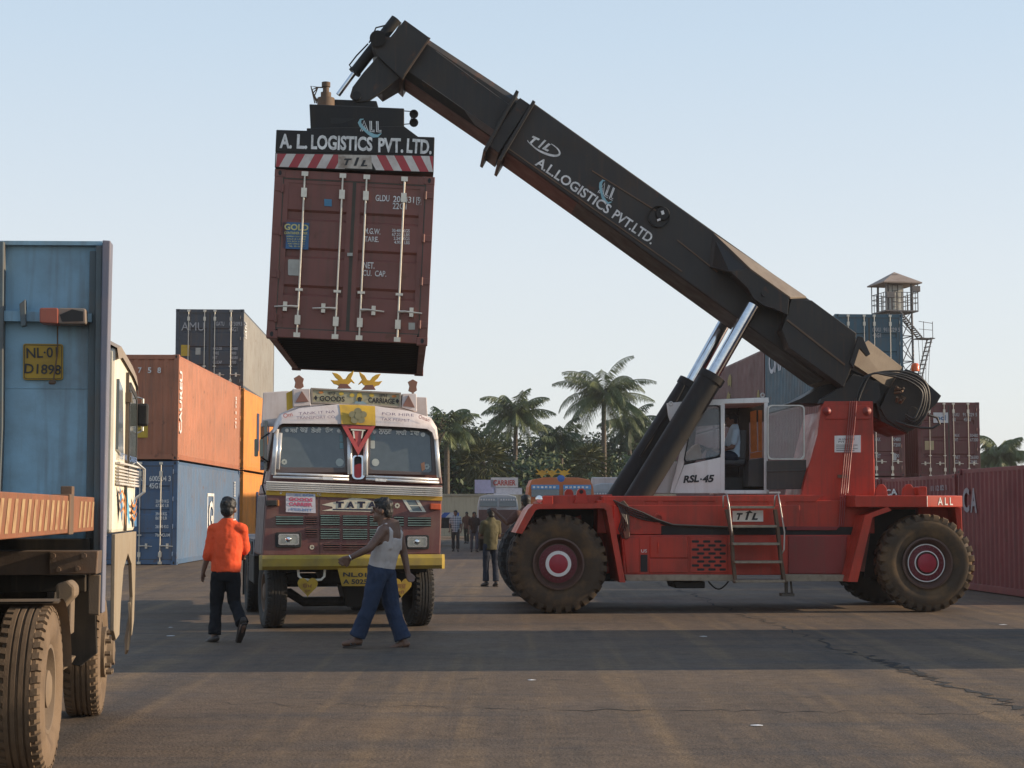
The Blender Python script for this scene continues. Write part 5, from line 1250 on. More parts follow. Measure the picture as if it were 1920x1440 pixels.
# ============================================================ LEFT FOREGROUND FLATBED, seen from behind
LB = Frame(-2.88, 10.5, 0, 7.0)
flt = thing('flatbed_truck', 'flatbed truck with tall blue headboard at the left picture edge, seen from behind', 'truck', LB)
HBLUE = paint('headboard_blue_paint', (.24, .41, .52), .55, (.13, .12, .10), .5, 1.6, .5, bump=.3)
HBDARK = paint('headboard_post_paint', (.10, .13, .14), .6, (.16, .11, .07), .5, 3, .5)
EARTH = paint('mud_coated_steel', (.15, .11, .075), .85, (.24, .17, .10), .6, 3, .3, bump=.5)
DUSTW = paint('dusty_fender_paint', (.30, .25, .18), .7, (.22, .16, .10), .6, 2, .6, bump=.3)
def lp(name, polys, mat, parent=None, bevel=.008, ax=1):
    mb = MB()
    for pts, a, b in polys: mb.pp(LB, pts, a, b, ax)
    return mb.build(name, mat, parent or flt, bevel=bevel)
HD = 2.75
hbd = lp('headboard', [([(-250, 452), (186, 456), (181, 1035), (-250, 1040)], HD + .05, HD + .09)], HBLUE)
mb = MB()
mb.pp(LB, [(-6, 452), (7, 452), (5, 800), (0, 930), (-8, 930)], HD - .06, HD + .05); mb.pp(LB, [(180, 460), (192, 460), (187, 1100), (174, 1100)], HD - .07, HD + .05)
mb.pp(LB, [(168, 470), (181, 470), (176, 1030), (160, 1030)], HD + .01, HD + .05)
split_parts(mb.build('headboard_post', HBDARK, hbd, bevel=.008))
lp('headboard_edge', [([(192, 450), (207, 451), (201, 700), (192, 1150), (186, 1150), (188, 700)], HD - .10, HD + .09)], paint('edge_rail_paint', (.16, .17, .22), .55, (.25, .2, .2), .4, 3, .5), hbd)
mb = MB()
mb.pp(LB, [(-250, 450), (192, 452), (192, 460), (-250, 458)], HD, HD + .05); mb.pp(LB, [(2, 582), (172, 588), (172, 604), (2, 602)], HD - .03, HD + .05)
mb.pp(LB, [(5, 727), (166, 728), (166, 729.5), (5, 728.5)], HD + .045, HD + .05); mb.build('headboard_rib', HBLUE, hbd, bevel=.006)
mb = MB(); mb.pp(LB, [(36, 570), (47, 561), (48, 610), (39, 612)], HD - .08, HD + .0); mb.build('bracket', HBDARK, hbd, bevel=.004)
tl_ = lp('tail_lamp', [(rq([(109, 577), (160, 578), (161, 607), (109, 607)], 4), HD - .16, HD)], paint('lamp_housing', (.20, .18, .15), .5, (.3, .12, .06), .5, 8, .3))
lp('tail_lens', [(rq([(74, 577), (109, 577), (109, 607), (74, 605)], 4), HD - .17, HD)], paint('faded_red_lens', (.34, .085, .05), .4), tl_)
lp('reflector_cavity', [([(112, 590), (135, 580), (156, 584), (156, 602), (116, 603)], HD - .165, HD - .158)], DARK, tl_, bevel=0)
npl = lp('number_plate', [(rq([(43, 644), (118, 645), (118, 712), (43, 712)], 5), HD + .02, HD + .04)], PLY, bevel=.003)
mb = MB(); D = HD + .018
ptext(mb, LB, 'NL·01', (50, 672), (108, 670), 20, D, bold=.012); ptext(mb, LB, 'D1898', (46, 700), (114, 703), 19, D, bold=.012); mb.ring(LB.poly(rq([(45, 646), (116, 647), (116, 710), (45, 710)], 4), D - .002), LB.poly(rq([(46, 647), (115, 648), (115, 709), (46, 709)], 4), D - .002), V((0, .001, 0))); mb.build('lettering', LETBLACK, npl)
mb = MB(); mb.tube([LB.px(108, 612, HD), LB.px(108, 660, HD), LB.px(100, 716, HD - .02)], .006, 5); mb.ell(LB.px(98, 717, HD - .02), (.03, .02, .02), seg=8, rings=5); mb.build('wire', RUST, npl)
# side rail of the bed
mb = MB(); za = LB.px(0, 1015, 0, 0); zt = 1.80; zb = 1.545
mb.box(-.10, 0, -4.2, 2.62, zb, zt); rail = mb.build('bed_rail', paint('rail_orange_paint', (.25, .095, .045), .6, (.13, .08, .045), .6, 4, .5), flt, bevel=.006)
mb = MB(); yy = -3.0
while yy < 2.55:
    if not (1.05 < yy < 1.5): mb.ngon([V((.003, yy, zb + .03)), V((.003, yy + .105, zb + .03)), V((.003, yy + .205, zt - .035)), V((.003, yy + .10, zt - .035))])
    yy += .235
mb.build('rail_stripe', paint('stripe_cream', (.40, .27, .135), .6, (.25, .10, .05), .95, 9, .6), rail)
mb = MB(); mb.box(-.11, .012, 1.15, 1.36, zb - .01, zt + .01); mb.box(-.1, -.02, 1.5, 1.62, zt, zt + .07); mb.build('rail_bracket', RUST, rail, bevel=.006)
mb = MB(); mb.box(-2.4, -.10, -4.2, 2.6, zb + .1, zt - .02); mb.build('bed_floor', paint('bed_dark_wood', (.05, .042, .035), .8), flt)
# beams and brackets beneath
bm_ = lp('cross_beam', [([(-250, 1033), (183, 1033), (181, 1077), (-250, 1080)], 2.3, 2.6), ], paint('beam_brown', (.085, .06, .045), .8, (.16, .11, .07), .5, 4, .3, bump=.4))
lp('beam_plate', [([(92, 1034), (184, 1033), (181, 1076), (92, 1077)], 2.26, 2.3)], RUST, bm_)
mb = MB()
for x, y in ((100, 1042), (110, 1068), (146, 1066), (158, 1042)): mb.lathe([(.02, -.025), (.02, 0), ], LB.px(x, y, 2.26), 1, 6, caps=True)
mb.build('beam_bolt', RUST, bm_)
lp('hanging_plate', [([(165, 1078), (188, 1078), (186, 1155), (180, 1153), (165, 1152)], 2.45, 2.5)], EARTH)
lp('frame_rail', [([(-200, 1010), (168, 1010), (168, 1035), (-200, 1035)], 2.66, 2.78), ([(20, 1078), (160, 1078), (160, 1110), (20, 1110)], 2.6, 3.2), ([(108, 1090), (178, 1080), (182, 1225), (150, 1250), (112, 1240)], 2.95, 3.0)], paint('deep_chassis', (.016, .014, .012), .9))
mb = MB(); mb.box(-1.9, -.75, -4, 3.2, .80, 1.05); mb.build('chassis', paint('chassis_black', (.014, .013, .012), .8), flt)
for k, x in enumerate((-.17, -.52)): truck_wheel(flt, x, .75, .54, .30, MUDTYRE, 1, lugs=44, hubmat=EARTH)
truck_wheel(flt, -1.95, .75, .54, .30, MUDTYRE, -1, lugs=44, hubmat=EARTH)
truck_wheel(flt, -.20, 3.93, .52, .29, MUDTYRE, 1, 2, lugs=44, hubmat=EARTH); truck_wheel(flt, -2.15, 3.93, .52, .29, MUDTYRE, -1, 2, lugs=44, hubmat=EARTH)
mb = MB()
for k in range(10):
    a = 2 * math.pi * k / 10; mb.lathe([(.022, 0), (.022, .07), (.0001, .075)], (-.05, 3.93 + math.cos(a) * .17, .52 + math.sin(a) * .17), 0, 6)
mb.lathe([(.21, -.02), (.21, .03), (.11, .04), (.09, .09), (.0001, .1)], (-.06, 3.93, .52), 0, 20); mb.build('wheel_hub', EARTH, flt, smooth=True)
# mudguard
mb = MB(); A = []; B = []
for k in range(9):
    a = R(10 + 92 * k / 8); y, z = .75 + math.cos(a) * .60, .54 + math.sin(a) * .585; A.append(V((0.02, y, z))); B.append(V((-1.0, y, z)))
mb.loft([A, B, [p + V((0, 0, -.012)) for p in B], [p + V((0, 0, -.012)) for p in A]], caps=False, closed=False); mb.build('mudguard', EARTH, flt, smooth=True)
mb = MB(); mb.pp(LB, [(104, 1095), (128, 1088), (140, 1100), (140, 1118), (122, 1136), (110, 1150), (106, 1130)], 1.5, 1.75); mb.build('spring_hanger', EARTH, flt, bevel=.02)
mb = MB(); mb.pp(LB, [(104, 1130), (134, 1122), (132, 1190), (124, 1192), (124, 1240), (108, 1244)], 1.9, 2.1); mb.pp(LB, [(106, 1190), (126, 1190), (124, 1202), (106, 1202)], 1.6, 1.8); mb.pp(LB, [(112, 1236), (130, 1238), (118, 1258), (108, 1254)], 2.2, 2.6); mb.build('suspension', EARTH, flt, bevel=.01)
# cab: right side in the sun (traced on the side plane), body behind it
def side(name, polys, mat, parent=None, bevel=.006):
    mb = MB()
    for pts, a, b in polys:
        mb.pp(LB, pts, a, b, 0)
    return mb.build(name, mat, parent or flt, bevel=bevel)
CX0 = .13
def cabbuild(mb, *a, **k): mb.xform(Matrix.Translation((CX0, 0, 0))); return mb.build(*a, **k)
C0, C1 = 2.93, 4.66
mb = MB()
prof = [(C0, 1.52), (C0, 2.98), (C0 + .3, 3.02), (C1 - .5, 2.93), (C1 - .1, 2.86), (C1 + .02, 2.74), (C1 + .05, 2.1), (C1, 1.52)]
mb.bridge([V((-.02, y, z)) for y, z in prof], [V((-2.42, y, z)) for y, z in prof]); cabl = cabbuild(mb, 'cab', CREAM, flt, bevel=.03)
mb = MB(); r2 = [(C0, 3.02), (C0 + .3, 3.06), (C1 - .5, 2.98), (C1 - .1, 2.92), (C1 + .03, 2.80)]
mb.loft([[V((x, y, z + dz)) for y, z in r2] for x, dz in ((.004, -.13), (-.01, -.04), (-.18, .05), (-1.2, .10), (-2.2, .05), (-2.44, -.1))], caps=False, closed=False); cabbuild(mb, 'cab_roof', paint('roof_tan', (.30, .25, .20), .6, (.2, .15, .1), .5), cabl, smooth=True)
def sidepoly(pts, x0=.004, x1=-.05):
    mb = MB(); mb.bridge([V((x0, y, z)) for y, z in pts], [V((x1, y, z)) for y, z in pts]); return mb
cabbuild(sidepoly([(3.0, 2.18), (3.42, 2.14), (3.28, 2.68), (3.0, 2.74)]), 'quarter_window', GL_, cabl)
W = [(3.86, 2.06), (4.46, 2.04), (4.46, 2.58), (4.40, 2.66), (3.94, 2.72), (3.86, 2.66)]
cabbuild(sidepoly(W), 'door_window', GL_, cabl)
mb = MB(); W2 = [(3.80, 2.02), (4.52, 2.0), (4.52, 2.62), (4.44, 2.71), (3.91, 2.78), (3.80, 2.71)]; mb.ring([V((.008, y, z)) for y, z in W2], [V((.008, y, z)) for y, z in W], V((-.03, 0, 0))); cabbuild(mb, 'door_window_frame', paint('frame_rubber', (.03, .03, .03), .6), cabl)
mb = MB()
for k in range(5): mb.box(-.01, .014, 3.0, 3.72, 1.93 + k * .026, 1.943 + k * .026); mb.box(-.01, .014, 3.76, 4.62, 1.93 + k * .026, 1.943 + k * .026)
mb.box(-.01, .02, 3.0, 4.62, 2.07, 2.085); mb.box(-.01, .02, 3.0, 4.62, 1.905, 1.92); cabbuild(mb, 'chrome_strip', SILVER, cabl)
mb = MB(); mb.box(-.02, .006, 3.73, 3.75, 1.53, 2.85); mb.box(-.02, .03, 3.70, 3.78, 2.6, 2.68); cabbuild(mb, 'door_gap', paint('gap_brown', (.10, .08, .06), .8), cabl)
mb = MB(); add_text(mb, 'SUPER TANK', V((.006, 3.05, 2.11)), V((.006, 3.65, 2.11)), .05, V((1, 0, 0))); add_text(mb, 'CARRIER', V((.006, 3.85, 2.11)), V((.006, 4.5, 2.11)), .05, V((1, 0, 0))); cabbuild(mb, 'lettering', plain('cab_blue_letter', (.12, .2, .38), .6), cabl)
WB = plain('wing_blue', (.07, .20, .38), .6); WO = plain('wing_orange', (.55, .22, .06), .6); WA = plain('wing_light_blue', (.12, .42, .62), .6)
mb = MB()
def swoosh(pts, w):
    P = [V((.007, y, z)) for y, z in pts]; n = len(P)
    for i in range(n - 1):
        t = (P[i + 1] - P[i]).normalized(); s = V((1, 0, 0)).cross(t)
        w0 = w * math.sin(math.pi * (i + .1) / n); w1 = w * math.sin(math.pi * (i + 1.1) / n); mb.quad(P[i] + s * w0, P[i + 1] + s * w1, P[i + 1] - s * w1, P[i] - s * w0)
mb.m = 0; mb.ngon([V((.005, y, z)) for y, z in ((3.12, 1.90), (3.3, 1.84), (3.42, 1.72), (3.3, 1.60))]); mb.ngon([V((.005, y, z)) for y, z in ((4.36, 1.82), (4.56, 1.74), (4.58, 1.66), (4.3, 1.70))]); mb.ngon([V((.005, y, z)) for y, z in ((4.3, 1.66), (4.6, 1.64), (4.6, 1.56), (4.45, 1.56))])
mb.m = 1
for k in range(3): swoosh([(3.12 + .05 * k, 1.82 - .07 * k), (3.32 + .05 * k, 1.86 - .07 * k), (3.56, 1.80 - .06 * k), (3.66, 1.68 - .05 * k)], .016); swoosh([(3.98, 1.8 - .06 * k), (4.2, 1.74 - .05 * k), (4.42, 1.74 - .06 * k), (4.58, 1.80 - .06 * k)], .014)
mb.m = 2; mb.ngon([V((.006, y, z)) for y, z in ((3.70, 1.90), (3.86, 1.76), (4.0, 1.60), (3.92, 1.56), (3.76, 1.66))])
cabbuild(mb, 'painted_wings', [WB, WO, WA], cabl)
# lower side: dusty fender around the front wheel arch
outer = [(2.93, 1.515), (4.64, 1.515), (4.62, 1.1), (4.56, .74), (4.40, .62), (4.42, .95), (4.28, 1.24), (3.95, 1.34), (3.60, 1.22), (3.44, .95), (3.36, .70), (3.12, .68), (2.95, .76)]
cabbuild(sidepoly(outer, 0, -.03), 'front_fender', DUSTW, flt, bevel=.004)
mb = MB(); mb.box(-2.3, -.42, 3.2, 4.6, .75, 1.5); mb.build('engine_bay', MATS['deep_chassis'], flt)
mb = MB()
A = [V((-.02, 4.40, .90)), V((.0, 4.62, .98)), V((-.02, 4.58, .72)), V((-.05, 4.46, .60)), V((-.04, 4.41, .46)), V((-.02, 4.36, .5)), V((-.0, 4.38, .7))]; mb.bridge(A, [p + V((-.02, 0, 0)) for p in A]); cabbuild(mb, 'mud_flap', DUSTW, flt)
mb = MB(); mb.box(.0, .10, 4.50, 4.56, 2.44, 2.64); mr_ = cabbuild(mb, 'side_mirror', DARK, flt, bevel=.02); mb = MB(); mb.tube([V((-.03, 4.5, 2.70)), V((.05, 4.53, 2.68)), V((.05, 4.53, 2.40)), V((-.03, 4.5, 2.36))], .010, 6); cabbuild(mb, 'mirror_arm', STEEL, mr_)
mb = MB(); mb.tube([V((.0, 4.5, 2.12)), V((.07, 4.54, 2.06)), V((.07, 4.54, 1.86)), V((0, 4.5, 1.8))], .013, 6); cabbuild(mb, 'grab_rail', STEEL, flt)
# ============================================================ BACKGROUND: wall, vehicles, tower, trees
WALL = paint('plastered_wall', (.46, .39, .27), .85, (.20, .16, .11), .45, .4, .5, bump=.4)
wF = Frame(-6, 110, 0, -1.0)
wl = thing('boundary_wall', 'pale plastered boundary wall behind the distant walking men', 'wall', wF)
mb = MB(); mb.box(-55, 60, 0, .25, 0, 2.62); mb.build('wall_panel', WALL, wl, bevel=.02)
mb = MB(); mb.box(-55, 60, -.06, .31, 2.622, 2.76); mb.build('coping', paint('coping_paint', (.36, .30, .21), .85, (.16, .13, .1), .5), wl)
for k in range(14):
    mb = MB(); mb.box(-50 + 8 * k, -49.6 + 8 * k, -.1, -.003, 0, 2.80); mb.build('pier', WALL, wl)
# verge strip at the wall foot
mb = MB(); mb.box(-60, 60, 104, 112, 0, .05); struct(mb.build('verge', paint('verge_dirt', (.16, .11, .07), .95, (.08, .07, .04), .6, .6, 0)))

def far_truck(name, label, px0, px1, ytop, Y, body, roofm, band, ygl, group=None, yaw=4, eagles=False, board=None, low=MAR):
    c = WORLD.px((px0 + px1) / 2, 957, Y); F = Frame(c.x, Y, 0, yaw); t = thing(name, label, 'truck', F, group)
    w = (WORLD.px(px1, 957, Y).x - WORLD.px(px0, 957, Y).x) / 2; zt = WORLD.px(960, ytop, Y).z
    z1, z0 = F.px(960, ygl[0], 0).z, F.px(960, ygl[1], 0).z
    mb = MB(); prof = [(-w, .55), (-w, z0), (-w * .97, zt - .35), (-w * .88, zt - .08), (-w * .5, zt), (w * .5, zt), (w * .88, zt - .08), (w * .97, zt - .35), (w, z0), (w, .55)]
    mb.bridge([V((x, 0 + .12 * max(0, z - z0), z)) for x, z in prof], [V((x, 1.9, z)) for x, z in prof]); mb.build('cab', body, t, bevel=.04)
    mb = MB()
    for s in (-1, 1):
        xa, xb = (-w * .9, -w * .06) if s < 0 else (w * .06, w * .9)
        mb.bridge([V((xa, -.015, z0 + .05)), V((xb, -.015, z0 + .05)), V((xb, .12 * (z1 - z0) - .015, z1)), V((xa, .12 * (z1 - z0) - .015, z1))], [V((xa, .05, z0 + .05)), V((xb, .05, z0 + .05)), V((xb, .12 * (z1 - z0) + .05, z1)), V((xa, .12 * (z1 - z0) + .05, z1))])
    mb.build('windscreen', GL_, t)
    mb = MB()
    for s in (-1, 1):
        xa, xb = (-w * .9, -w * .06) if s < 0 else (w * .06, w * .9)
        for yy, q in ((.12 * (z1 - z0) - .03, 0),): mb.quad(V((xa, yy - .02, z1 - .16)), V((xb, yy - .02, z1 - .16)), V((xb, yy, z1)), V((xa, yy, z1)))
    sv = mb.build('sun_strip', band, t)
    mb = MB()
    for s in (-1, 1):
        xa, xb = (-w * .86, -w * .12) if s < 0 else (w * .12, w * .86)
        for k in range(6):
            x = xa + (xb - xa) * k / 6; mb.box(x, x + (xb - xa) / 10, .12 * (z1 - z0) - .06, .12 * (z1 - z0) - .055, z1 - .12, z1 - .05)
    mb.build('lettering', LETTER, sv)
    mb = MB(); mb.box(-w * .96, w * .96, -.03, .02, .75, z0 - .08); mb.build('grille_panel', low, t, bevel=.02)
    mb = MB()
    for s in (-1, 1): mb.box(s * w * .7 - .14, s * w * .7 + .14, -.06, -.02, .95, 1.12)
    mb.build('headlight', plain('lamp_lens', (.5, .5, .46), .12), t)
    mb = MB(); mb.box(-w * 1.02, w * 1.02, -.22, -.05, .5, .74); mb.build('bumper', RUST, t, bevel=.03)
    for s in (-1, 1): truck_wheel(t, s * (w - .2), .9, .5, .28, TYRE, s)
    mb = MB(); mb.box(-w, w, 2.2, 7.5, 1.05, 1.5); mb.build('cargo_bed', low, t)
    for s in (-1, 1): truck_wheel(t, s * (w - .2), 5.6, .5, .28, TYRE, s)
    if roofm:
        mb = MB(); mb.box(-w * .95, w * .95, .15, .55, zt - .1, zt + .28); mb.build('visor', roofm, t, bevel=.05)
    if eagles:
        for s in (-.55, -.25, .12):
            mb = MB(); p = [(0, 0), (.1, .12), (.32, .16), (.16, .2), (.3, .36), (.1, .26), (0, .3), (-.1, .26), (-.3, .36), (-.16, .2), (-.32, .16), (-.1, .12)]
            mb.bridge([V((s * w + x * .8, .5, zt - .02 + z)) for x, z in p], [V((s * w + x * .8, .54, zt - .02 + z)) for x, z in p]); mb.build('bird_ornament', GOLD, t)
        mb = MB(); mb.ell((0, .06 + .12 * (z1 - z0), z1 + .2), (.16, .06, .16)); mb.build('painted_disc', plain('disc_blue', (.05, .14, .4), .5), t)
    if board:
        for (x0, x1, za, zb, m, s) in board:
            mb = MB(); mb.box(x0 * w, x1 * w, .4, .5, zt + za, zt + zb); bd = mb.build('roof_board', m, t)
            if s:
                mb = MB(); add_text(mb, s, V((x0 * w + .1, .395, zt + za + .08)), V((x1 * w - .1, .395, zt + za + .08)), (zb - za) * .55, V((0, -1, 0)), .03); mb.build('lettering', plain('board_red', (.5, .08, .06), .6), bd)
    return t
OT = paint('orange_truck_paint', (.46, .12, .025), .45, (.3, .14, .06), .4, 2, .3)
SKYB = plain('sun_strip_blue', (.08, .25, .5), .5)
far_truck('goods_truck', 'orange goods truck with gold bird ornaments parked behind the stacker front', 990, 1115, 895, 62, OT, None, SKYB, (909, 934), eagles=True, yaw=3, low=OT)
WT = paint('white_truck_paint', (.42, .46, .48), .4, (.3, .25, .2), .3, 2, .3)
far_truck('goods_truck', 'small white truck with pale roof boards parked before the boundary wall', 896, 972, 927, 72, WT, None, plain('strip_grey', (.25, .3, .32), .5), (933, 952), yaw=2, low=plain('truck_low_brown', (.12, .07, .06), .7), board=[(-1.15, -.1, .05, .62, plain('board_lilac', (.45, .46, .62), .6), None), (-.35, 1.0, .3, .72, plain('board_white', (.66, .65, .62), .6), 'CARRIER'), (-.2, 1.2, .0, .28, plain('board_pale', (.6, .61, .64), .6), None)])
far_truck('goods_truck', 'pale truck half hidden behind the lift cylinders, beside the orange truck', 1108, 1190, 906, 80, WT, PINKW, plain('strip_grey', (.25, .3, .32), .5), (922, 934), yaw=2)
# flat trailer with blue and white edge
tF = Frame(WORLD.px(800, 957, 82).x, 82, 0, 0); tr = thing('flat_trailer', 'flat trailer with blue and white striped edge standing before the pale wall', 'trailer', tF)
mb = MB(); mb.box(-4, 1.55, 0, 2.4, 1.25, 1.36); mb.box(-4, 1.55, .05, 2.3, .85, 1.25); mb.build('trailer_deck', BLACK, tr)
mb = MB(); mb.m = 0; mb.quad(V((-4, -.01, 1.36)), V((1.55, -.01, 1.36)), V((1.55, -.01, 1.60)), V((-4, -.01, 1.60))); mb.m = 1
for k in range(9): x = -3.9 + k * .6; mb.quad(V((x, -.02, 1.36)), V((x + .3, -.02, 1.36)), V((x + .55, -.02, 1.60)), V((x + .25, -.02, 1.60)))
mb.build('striped_edge', [plain('edge_blue', (.05, .12, .38), .6), plain('edge_white', (.55, .55, .55), .6)], tr)
for x in (-3, -1.9): truck_wheel(tr, x, .3, .5, .3, TYRE, -1)

# watch tower
twF = Frame(WORLD.px(1684, 957, 100).x, 100, 0, 12)
tw = thing('watch_tower', 'steel lattice watch tower with a pyramid roof behind the teal container', 'tower', twF)
TWM = paint('tower_steel', (.10, .10, .105), .6, (.16, .11, .07), .4, 2, .3)
kz = lambda py: WORLD.px(1684, py, 100).z
zd, ze, za_ = kz(585), kz(533), kz(510); hw = .72
mb = MB()
for sx in (-1, 1):
    for sy in (-1, 1): mb.bar(V((sx * hw * 1.15, sy * hw * 1.15, 0)), V((sx * hw, sy * hw, ze)), .10, .10)
nlev = 9
for k in range(nlev):
    za0, zb0 = zd * k / nlev, zd * (k + 1) / nlev
    for i, (a, b) in enumerate((((-1, -1), (1, -1)), ((1, -1), (1, 1)), ((1, 1), (-1, 1)), ((-1, 1), (-1, -1)))):
        A = V((a[0] * hw * 1.08, a[1] * hw * 1.08, za0)); B = V((b[0] * hw * 1.08, b[1] * hw * 1.08, zb0)); Cc = V((b[0] * hw * 1.08, b[1] * hw * 1.08, za0)); D = V((a[0] * hw * 1.08, a[1] * hw * 1.08, zb0))
        mb.bar(A, B, .04, .04); mb.bar(Cc, D, .04, .04); mb.bar(D, B, .05, .05)
mb.build('lattice_frame', TWM, tw)
mb = MB(); mb.box(-1.02, 1.02, -1.02, 1.02, zd - .08, zd); mb.build('platform', TWM, tw)
mb = MB()
for h in (.45, .75, 1.05):
    P = [V((sx, sy, zd + h)) for sx, sy in ((-1, -1), (1, -1), (1, 1), (-1, 1))]
    for i in range(4): mb.bar(P[i], P[(i + 1) % 4], .035, .035)
for i in range(7):
    for sy in (-1.0, 1.0): mb.bar(V((-1.0 + i * 2.0 / 6, sy, zd)), V((-1.0 + i * 2.0 / 6, sy, zd + (ze - zd if i in (0, 6) else 1.05))), .045, .045); mb.bar(V((sy, -1.0 + i * 2.0 / 6, zd)), V((sy, -1.0 + i * 2.0 / 6, zd + 1.05)), .03, .03)
mb.build('railing', TWM, tw)
mb = MB(); e = 1.2; ap = mb.v(V((0, 0, za_))); rim_ = [mb.v(V((x * e, y * e, ze))) for x, y in ((-1, -1), (1, -1), (1, 1), (-1, 1))]; rim2 = [mb.v(V((x * e, y * e, ze - .07))) for x, y in ((-1, -1), (1, -1), (1, 1), (-1, 1))]
for i in range(4): mb.f([rim_[i], rim_[(i + 1) % 4], ap]); mb.f([rim2[i], rim2[(i + 1) % 4], rim_[(i + 1) % 4], rim_[i]])
mb.f(rim2[::-1]); mb.build('roof', paint('tower_roof_tin', (.30, .235, .19), .7, (.14, .10, .08), .4, 1.5, .4), tw)
mb = MB(); mb.box(-.42, .34, -.4, .4, zd, ze - .1); hut = mb.build('guard_booth', paint('booth_pale', (.70, .69, .62), .7), tw)
mb = MB()
for k in range(7): z = zd + .25 + k * .32; mb.bar(V((-.35, -.45, z)), V((0.0, -.45, z)), .03, .03)
for x in (-.35, 0.0): mb.bar(V((x, -.45, zd)), V((x, -.45, ze - .1)), .035, .035)
mb.build('rung_ladder', TWM, tw)
for x, y, z in ((.85, -1.1, zd + 1.25), (-.75, -1.1, zd + .85)):
    mb = MB(); mb.box(x - .3, x + .22, y - .12, y + .12, z - .17, z + .17); mb.bar(V((x, y + .1, z)), V((x, y + .4, z - .2)), .04, .04); mb.build('floodlight', TWM, tw, bevel=.02)
mb = MB(); zl_ = kz(636); xl_ = WORLD.px(1718, 636, 100).x - twF.M.translation.x; x2 = WORLD.px(1736, 636, 100).x - twF.M.translation.x
mb.box(xl_ - .3, x2 + .15, -1.2, -.3, zl_ - .05, zl_)
for x in (xl_, x2): mb.bar(V((x, -1.2, zl_)), V((x, -1.2, zl_ + .95)), .03, .03)
mb.bar(V((xl_ - .3, -1.2, zl_ + .95)), V((x2, -1.2, zl_ + .85)), .03, .03); mb.bar(V((xl_ - .3, -1.2, zl_ + .5)), V((x2, -1.2, zl_ + .45)), .025, .025)
for q in (-1.2, -.6):
    a, b = V((x2 - .05, q, zl_)), V((xl_ - .55, q, zl_ - 3.6)); mb.bar(a, b, .05, .07)
    a2, b2 = V((xl_ - .1, q, zl_)), V((-.2, q, zd - .1)); mb.bar(a2, b2, .05, .07)
for k in range(14):
    t = k / 14; z = zl_ - 3.6 * t; x = x2 - .05 + (xl_ - .5 - x2) * t; mb.box(x - .1, x + .1, -1.2, -.6, z - .015, z + .015)
    a = V((xl_ - .1, -.9, zl_)).lerp(V((-.2, -.9, zd - .1)), t); mb.box(a.x - .1, a.x + .1, -1.2, -.6, a.z - .015, a.z + .015)
for k in range(4): mb.bar(V((xl_ + (x2 - xl_) * .3 - .12 * k, -1.2, zl_ - 3.4 + .0 * k)), V((xl_ + .4 - .25 * k, -1.2, zl_ - .1)), .02, .02)
mb.build('stair', TWM, tw)

# ------------------------------------------------------------ vegetation
def leafmat(name, a, b, rough=.5, trans=.15):
    if name in MATS: return MATS[name]
    m = bpy.data.materials.new(name); nt, bs = nodes_of(m)
    tc = nd(nt, 'ShaderNodeTexCoord').outputs['Object']
    f = noise_fac(nt, tc, 1.1, .35, .68, detail=4)
    f2 = noise_fac(nt, tc, 9, .3, .7, detail=2, top=.5)
    c = mixc(nt, f, a, b); c = mixc(nt, f2, c, [x * 1.5 for x in b])
    nt.links.new(c, bs.inputs['Base Color']); bs.inputs['Roughness'].default_value = rough
    bs.inputs['Specular IOR Level'].default_value = .35
    bs.inputs['Transmission Weight'].default_value = 0
    MATS[name] = m; return m
PALM = leafmat('palm_frond', (.040, .066, .022), (.10, .12, .042), .5)
PALMD = leafmat('palm_dark', (.021, .040, .014), (.050, .074, .026), .55)
BROAD = leafmat('broad_leaf', (.019, .036, .012), (.044, .066, .022), .6)
BROADL = leafmat('broad_leaf_light', (.038, .062, .020), (.08, .10, .035), .6)
FAN = leafmat('fan_palm', (.035, .050, .016), (.11, .11, .04), .5)
BARK = paint('palm_bark', (.12, .095, .07), .9, (.06, .05, .04), .5, 4, 0, bump=.5)
def frond(mb, o, az, el0, L, droop, nl, ll, w, rnd):
    """an arched midrib with hanging leaflets"""
    d = V((math.cos(az), math.sin(az), 0)); pts = []; p = V(o); el = el0; n = 9
    for i in range(n + 1):
        pts.append(p.copy()); p = p + (d * math.cos(el) + V((0, 0, math.sin(el)))) * (L / n); el -= droop / n * (1 + .8 * i / n)
    for i in range(n):
        mb.quad(pts[i] + V((0, 0, .02)), pts[i + 1] + V((0, 0, .02)), pts[i + 1] - V((0, 0, .03)), pts[i] - V((0, 0, .03)))
    side = V((-d.y, d.x, 0))
    for k in range(nl):
        t = .12 + .88 * k / nl; f = t * n; i = min(n - 1, int(f)); q = pts[i].lerp(pts[i + 1], f - i); ax_ = (pts[i + 1] - pts[i]).normalized(); up = side.cross(ax_)
        l = ll * (.35 + 1.0 * math.sin(math.pi * min(1, t * .9 + .12))) * rnd.uniform(.8, 1.15)
        for s in (-1, 1):
            tip = q + (side * s * .72 + ax_ * .55 - V((0, 0, 1)) * rnd.uniform(.45, 1.15) + up * .1).normalized() * l
            mid = q.lerp(tip, .5) + up * .06 * l; wd = ax_ * w
            mb.f([mb.v(q - wd * .5), mb.v(q + wd * .5), mb.v(mid + wd * .6), mb.v(tip), mb.v(mid - wd * .6)])
